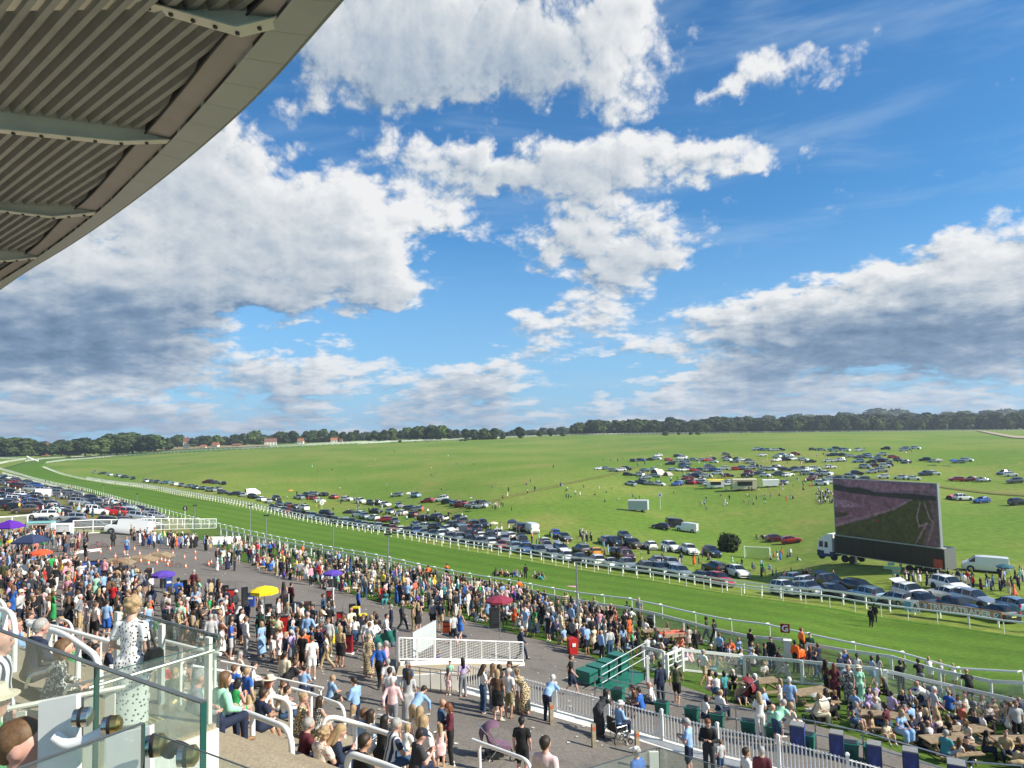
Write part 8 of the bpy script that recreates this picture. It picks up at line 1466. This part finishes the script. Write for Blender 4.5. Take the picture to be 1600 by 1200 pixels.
# the rest of the crowd as one body of small figures
LOWC = {}
def low(kind, outfit, hs, h):
    k = (kind, outfit, hs, h)
    if k not in LOWC:
        pr, J, hp = body_prims(kind, outfit); c = J['head']
        if hs != 'bald': pr = pr + [((p_[0][0] + c[0], p_[0][1] + c[1], p_[0][2] + c[2]), (p_[1][0] + c[0], p_[1][1] + c[1], p_[1][2] + c[2]), p_[2], p_[3], HR) for p_ in hair_prims(hs)]
        LOWC[k] = sdf_mesh(pr, h, .03)
    return LOWC[k]
KEYS = ['skin%d' % i for i in range(4)] + list(CLOTH) + ['shoe0', 'shoe1', 'shoe2'] + list(HAIRM); KI = {k: i for i, k in enumerate(KEYS)}
def mass_mesh(name, L_, h, label):
    V, Q, T, o = [], [], [], 0
    for d_ in L_:
        of = {'suit': 'suit', 'jumper': 'suit', 'shirt': 'shirt', 'tee': 'tee', 'belly': 'tee', 'vest': 'tee', 'maxi': 'maxi', 'mini': 'mini', 'topjeans': 'topjeans', 'skirt': 'mini'}[d_['outfit']]; kd = {'hip': 'stand', 'crossed': 'phone', 'drink': 'phone', 'kneel': 'ground', 'lean': 'lean', 'chin': 'step', 'phonesit': 'step'}.get(d_['kind'], d_['kind']); hs = {'pony': 'long', 'bun': 'short', 'thin': 'short'}.get(d_['hs'], d_['hs'])
        v, q, tg = low(kd, of, hs, h); a = R(d_['face']); s_ = d_['s']; Rm = np.array([[math.cos(a), -math.sin(a), 0], [math.sin(a), math.cos(a), 0], [0, 0, 1]]) * s_; V.append(v @ Rm.T + np.array(d_['p'] + zz * .06)); Q.append(q + o); o += len(v)
        T.append(np.array([KI['skin%d' % d_['skin']], KI[d_['top']], KI[d_['bot']], KI['shoe%d' % crng.randrange(3)], KI[d_['hc']], 0])[tg])
    V, Q, T = np.concatenate(V), np.concatenate(Q), np.concatenate(T); me = bpy.data.meshes.new(name); me.vertices.add(len(V)); me.vertices.foreach_set('co', V.ravel()); me.loops.add(Q.size); me.loops.foreach_set('vertex_index', Q.ravel()); me.polygons.add(len(Q)); me.polygons.foreach_set('loop_start', np.arange(0, Q.size, 4)); me.polygons.foreach_set('loop_total', np.full(len(Q), 4)); me.polygons.foreach_set('use_smooth', np.ones(len(Q), bool))
    for k in KEYS: me.materials.append(SKINS[int(k[4])] if k[:4] == 'skin' else SHOEM[int(k[4])] if k[:4] == 'shoe' else CLOTH.get(k) or HAIRM[k])
    me.polygons.foreach_set('material_index', T); me.update(); me.validate(); link(name, me, kind='stuff', label=label); return len(Q)
NQ = mass_mesh('crowd', [d_ for d_ in mass if d_['d'] < 75], .056, 'dense crowd of racegoers on the concourse and lawn'), mass_mesh('distant_crowd', [d_ for d_ in mass if d_['d'] >= 75], .10, 'tiny distant racegoers among the cars and on the downs')
print('PEOPLE', len(PEOPLE), len(solo_p), NQ)

lit_ = MB(); lp = Gm([(crng.uniform(20, 1000), crng.uniform(860, 1170)) for _ in range(500)])
for q in lp:
    q = Vector(q)
    if TZ(q.x, q.y) > ground(q.x, q.y) + .05: continue
    s_ = crng.uniform(.03, .10); a = crng.uniform(0, 3); c_, n_ = math.cos(a) * s_, math.sin(a) * s_; z = q.z + .10 + .0004 * q.length; lit_.add([(q.x - c_, q.y - n_, z), (q.x + n_, q.y - c_, z + .01), (q.x + c_, q.y + n_, z), (q.x - n_, q.y + c_, z + .015)], [(0, 1, 2, 3)])
lit_.build('litter', mat('paper_litter', (.60, .58, .53), .8, var=.3), None, kind='stuff', label='dropped betting slips and paper scraps on the tarmac')
# ------------------------------------------------------------ glass balcony and the spectators nearest the camera
def dirs(): return -tdir, tn
LD, BD = dirs()
slab = thing('balcony_platform', (C0.x, C0.y, ZB), math.atan2(LD.y, LD.x), 'white sided concrete balcony with glass front where the woman in the spotted dress stands', 'balcony'); sgb = 1 if Vector((-LD.y, LD.x, 0)).dot(BD) > 0 else -1
mb = MB(); mb.box((1.375, 2.2 * sgb, -1.5), (2.75, 4.4, 2.9)); mb.build('wall', mat('balcony_white', (.74, .75, .70), .5, var=.03), slab); mb = MB(); mb.box((1.375, 2.2 * sgb, -.02), (2.7, 4.35, .06)); mb.build('floor', M_CONC, slab)
mb = MB(); [mb.box((1.0 + .0, .35 * sgb + .07 * k * sgb, .014), (.5, .03, .012)) for k in range(6)]; mb.build('tactile_strip', mat('tactile_yellow', (.55, .46, .18), .6), slab)
def bal(name, P0, P1, z0, z1, parent, th=.018, edge=True):
    d = (P1 - P0).normalized(); n = d.cross(zz).normalized() * th / 2; mb = MB(); a, b = P0, P1
    v = [a + n + zz * 0, b + n, b - n, a - n]; mb.add([q + zz * z0 for q in v] + [q + zz * z1 for q in v], [(0, 1, 5, 4), (2, 3, 7, 6), (1, 2, 6, 5), (3, 0, 4, 7)]); o = mb.build(name, GLASS, parent)
    if edge: mb = MB(); mb.add([q + zz * (z1 + .001) for q in v] + [q + zz * (z1 + .007) for q in v], [(0, 1, 2, 3), (7, 6, 5, 4), (0, 4, 5, 1), (2, 6, 7, 3), (1, 5, 6, 2), (0, 3, 7, 4)]); mb.build('glass_edge', GEDGE, o)
    return o
I = Vector((0, 0, 0)); X_ = Vector((1, 0, 0)); Y_ = Vector((0, sgb, 0))
for k in range(2): bal('glass_panel', X_ * (.06 + 1.38 * k) - Y_ * .03, X_ * (1.40 + 1.38 * k) - Y_ * .03, -.25, 1.08, slab)
bal('glass_panel', X_ * -.02 + Y_ * .05, X_ * -.02 + Y_ * 1.45, .02, 1.05, slab)
for k, x in enumerate((.16, 1.36, 2.68)):
    mb = MB(); mb.box((x, .06 * sgb, .52), (.11, .05, 1.16)); po_ = mb.build('post', CREAM, slab)
    for h in (.12, .95): mb = MB(); mb.lathe([(.024, 0), (.024, .04), (.012, .05)], (x + .03, .0, h), 10, 0, 'Y'); mb.build('bolt', CHROME, po_)
mb = MB(); mb.tube([X_ * .1 + Y_ * .02 + zz * .93, X_ * .1 + Y_ * 1.55 + zz * .90], .022, 8); mb.build('handrail', CHROME, slab, smooth=True); mb = MB(); mb.tube([X_ * .1 - Y_ * .05 + zz * 1.10, X_ * 2.7 - Y_ * .05 + zz * 1.10], .014, 6); mb.build('top_rail', STEEL, slab)
# the camera's own balcony: thick glass with chrome clamps
g1, g2, gm = at(318, 1098, 3.5), at(-90, 952, 5.6), at(152, 1041, 4.15)
t = thing('glass_balustrade', g1, 0, 'foreground frameless glass balustrade with a dark vertical end edge and chrome clamps', 'balustrade'); o0 = g1
def pane(a, b, hgt, parent, th=.022, top=.004):
    d = (b - a); d.z = 0; d.normalize(); n = d.cross(zz) * th / 2; dn = Vector((0, 0, -hgt)); q = [a + n, b + n, b - n, a - n]; q = [x - o0 for x in q]; mb = MB(); mb.add(q + [x + dn for x in q], [(0, 1, 5, 4), (2, 3, 7, 6)]); o = mb.build('glass_panel', GLASS, parent)
    mb = MB(); mb.add([x + zz * top for x in q] + [x - zz * .002 for x in q], [(0, 1, 2, 3), (0, 4, 5, 1), (2, 6, 7, 3), (1, 5, 6, 2), (0, 3, 7, 4), (7, 6, 5, 4)]); mb.build('top_edge', mat('steel_edge', (.16, .18, .18), .3, .6), o); mb = MB(); e = [q[0], q[3], q[3] + dn, q[0] + dn]; mb.add([x - d * .003 for x in e] + [x + d * .004 for x in e], [(0, 1, 2, 3), (4, 5, 6, 7), (0, 4, 7, 3), (1, 5, 6, 2)]); mb.build('end_edge', GEDGE, o); return o
pane(g1, gm - (gm - g1).normalized() * .012, 1.2, t, .03, .006); pane(gm + (g2 - gm).normalized() * .004, g2, 1.2, t, .03, .006); h1_, h2_ = at(224, 1130, 3.3), at(10, 1208, 2.75); pane(h1_, h2_, 1.0, t, .018); pane(at(420, 1212, 3.0), at(240, 1146, 3.3), .9, t, .006, .002)
for (pl, Y, lb) in ((((57, 1290), (60, 1098), (119, 1086), (122, 1290)), 3.75, 'bracket_plate'), (((168, 1300), (166, 1152), (234, 1135), (236, 1300)), 3.45, 'bracket_plate')):
    q = [at(x, y, Y) - o0 for x, y in pl]; mb = MB(); th = Vector((.006, .03, 0)); mb.add(q + [p_ + th for p_ in q], [(0, 1, 2, 3), (7, 6, 5, 4), (0, 4, 5, 1), (1, 5, 6, 2), (2, 6, 7, 3)]); mb.build(lb, mat('balcony_white', (.74, .75, .70), .5, var=.03), t)
for i, (x, y, Y, r_) in enumerate(((133, 1120, 3.7, .047), (178, 1132, 3.68, .044), (246, 1164, 3.35, .050), (297, 1181, 3.32, .046))):
    c = at(x, y, Y) - o0; Mx = Matrix.Translation(c) @ Matrix.Rotation(R(12), 4, 'Z'); mb = MB(); mb.lathe([(r_ * .55, -.055), (r_ * .9, -.05), (r_ * .95, -.025)], n=20, axis='X', M_=Mx); mb.build('clamp_disc', CHROME, t, smooth=True); mb = MB(); mb.lathe([(r_ * 1.02, -.025), (r_ * 1.02, -.008)], n=20, axis='X', M_=Mx); mb.build('rubber_ring', BLACKR, t); mb = MB(); mb.lathe([(r_ * 1.0, -.008), (r_ * 1.0, .02), (r_ * .6, .035)], n=20, axis='X', M_=Mx); mb.build('clamp_disc', BRASS if i else CHROME, t, smooth=True)
for P_, Y in ((((85, 1150), (104, 1164), (130, 1160), (170, 1140)), 3.70), (((262, 1180), (268, 1166), (285, 1170), (300, 1183)), 3.36)): mb = MB(); mb.tube(round_path([at(x, y, Y) - o0 for x, y in P_], .03, 4), .030, 12); mb.build('bent_arm', PAINT if Y > 3.5 else BLACKR, t, smooth=True)
for P_ in (((40, 1075), (46, 1055), (75, 1048), (82, 1040)), ((100, 1085), (106, 1073), (150, 1062), (188, 1052))): mb = MB(); mb.tube(round_path([at(x, y, 6.5) - o0 for x, y in P_], .06, 4), .014, 6); mb.build('steel_handrail', CHROME, t, smooth=True)
t = thing('white_barrier', at(35, 1150, 7.2), 0, 'white slatted steel barrier below the foreground glass at far left', 'barrier')
for k in range(7): mb = MB(); mb.box((-.5 + .16 * k, .12 * k, -.35), (.10, .025, 1.0)); mb.build('slat', CREAM, t)
mb = MB(); mb.tube([(-.55, 0, .2), (.6, .75, .2)], .025, 6); mb.build('rail', CREAM, t)
o0 = at(1026, 1168, 9.5); t = thing('glass_balustrade', o0, 0, 'corner of a lower glass balcony at the bottom edge right of centre', 'balustrade')
pane(o0, at(900, 1206, 8.8), 1.1, t, .02, .003); pane(o0 + X_ * .03, at(1200, 1222, 8.6), 1.1, t, .02, .003); mb = MB(); q = at(1022, 1190, 9.4) - o0; mb.box((q.x, q.y, q.z - .35), (.12, .04, .95)); mb.build('post', CREAM, t)
# nearest people
_pose0 = pose
def pose(kind):
    if kind == 'spot':
        J = _pose0('stand'); J['ell'] = (-.27, -.02, 1.15); J['wrl'] = (-.27, .20, 1.04); J['hal'] = (-.23, .28, 1.06); J['tilt'] = .3; J['head'] = (-.01, .04, 1.625); return J
    return _pose0(kind)
def near_person(px, py, Y, kind, outfit, top, bot, hs, hc, face, lb, s=1., hat=None, hatc='cream', skin=0, h=.016):
    hz = _pose0('stand' if kind == 'spot' else kind)['head']; p = at(px, py, Y) - Vector((0, 0, hz[2] * s)); return person(p, face, kind, outfit, top, bot, hs, hc, skin, s, lb, 'spectators on the balcony', hat, hatc, h=h)
w = near_person(206, 951, 9.15, 'spot', 'maxi', 'spotted', 'white', 'curly', 'blonde', -8, 'woman with curly blonde hair in a black spotted white dress on the glass balcony', .97, h=.0135)
w.location.z = ZB + .015 - .0; sc_ = w.location; bag = thing('handbag', (0, 0, 0), 0, 'black leather shoulder bag hanging from the arm of the woman in the spotted dress', 'handbag'); bag.location = sc_; bag.rotation_euler = w.rotation_euler; bag.scale = w.scale
mb = MB(); mb.prism([(-.15, .86), (.15, .86), (.13, 1.06), (.05, 1.12), (-.05, 1.12), (-.13, 1.06)], .27, .37, axis='X'); mb.build('bag_body', mat('black_leather', (.012, .012, .013), .35, bump=.5, bs=30), bag)
for dy in (-.05, .05): mb = MB(); mb.tube(round_path([(.31, dy, 1.08), (.25, dy * .8, 1.30), (.165, dy * .5, 1.475), (.20, dy * .6, 1.30), (.33, dy * 1.4, 1.08)], .05, 4), .008, 6); mb.build('strap', BLK, bag, smooth=True)
near_person(48, 984, 11.4, 'bench', 'jumper', 'navy', 'charcoal', 'short', 'grey', -30, 'grey haired person in a navy jumper sitting behind the glass at far left', skin=2)
near_person(79, 1018, 9.8, 'bench', 'shirt', 'floral', 'navy', 'bob', 'light brown', -60, 'brown haired person in a black and white patterned top sitting behind the foreground glass')
near_person(0, 1004, 7.6, 'stand', 'shirt', 'striped', 'navy', 'bald', 'grey', -70, 'bald pink faced person in a loose striped shirt at the left edge', skin=2)
near_person(-14, 1100, 6.0, 'stand', 'tee', 'green', 'navy', 'short', 'grey', -50, 'person in a bright green T-shirt and cream sun hat at the left edge', hat='sun hat', hatc='cream', skin=2)
near_person(32, 1168, 3.8, 'stand', 'tee', 'brown', 'black', 'short', 'light brown', -75, 'head of a person with short brown hair at the bottom left corner', skin=2)
near_person(296, 1062, 11.2, 'bench', 'shirt', 'grey', 'navy', 'thin', 'grey', -60, 'balding person in a grey shirt sitting behind the right balcony post', skin=2)
near_person(338, 1066, 12.4, 'bench', 'jumper', 'mint', 'navy', 'bob', 'light brown', -40, 'person in a mint top sitting just right of the balcony post')

# ------------------------------------------------------------ thin summer haze
hz = MB(); hz.box((0, 500, CZ - 2), (5200, 4200, 130)); hm = bpy.data.materials.new('haze'); hm.use_nodes = True; g = NG(hm.node_tree); g.t.nodes.remove(g.t.nodes['Principled BSDF']); v_ = g.n('ShaderNodeVolumePrincipled'); v_.inputs['Color'].default_value = (.80, .88, 1, 1); v_.inputs['Density'].default_value = .00016; v_.inputs['Anisotropy'].default_value = .3; g.l(v_.outputs[0], g.t.nodes['Material Output'].inputs['Volume']); hz.build('haze', hm, None, kind='stuff')
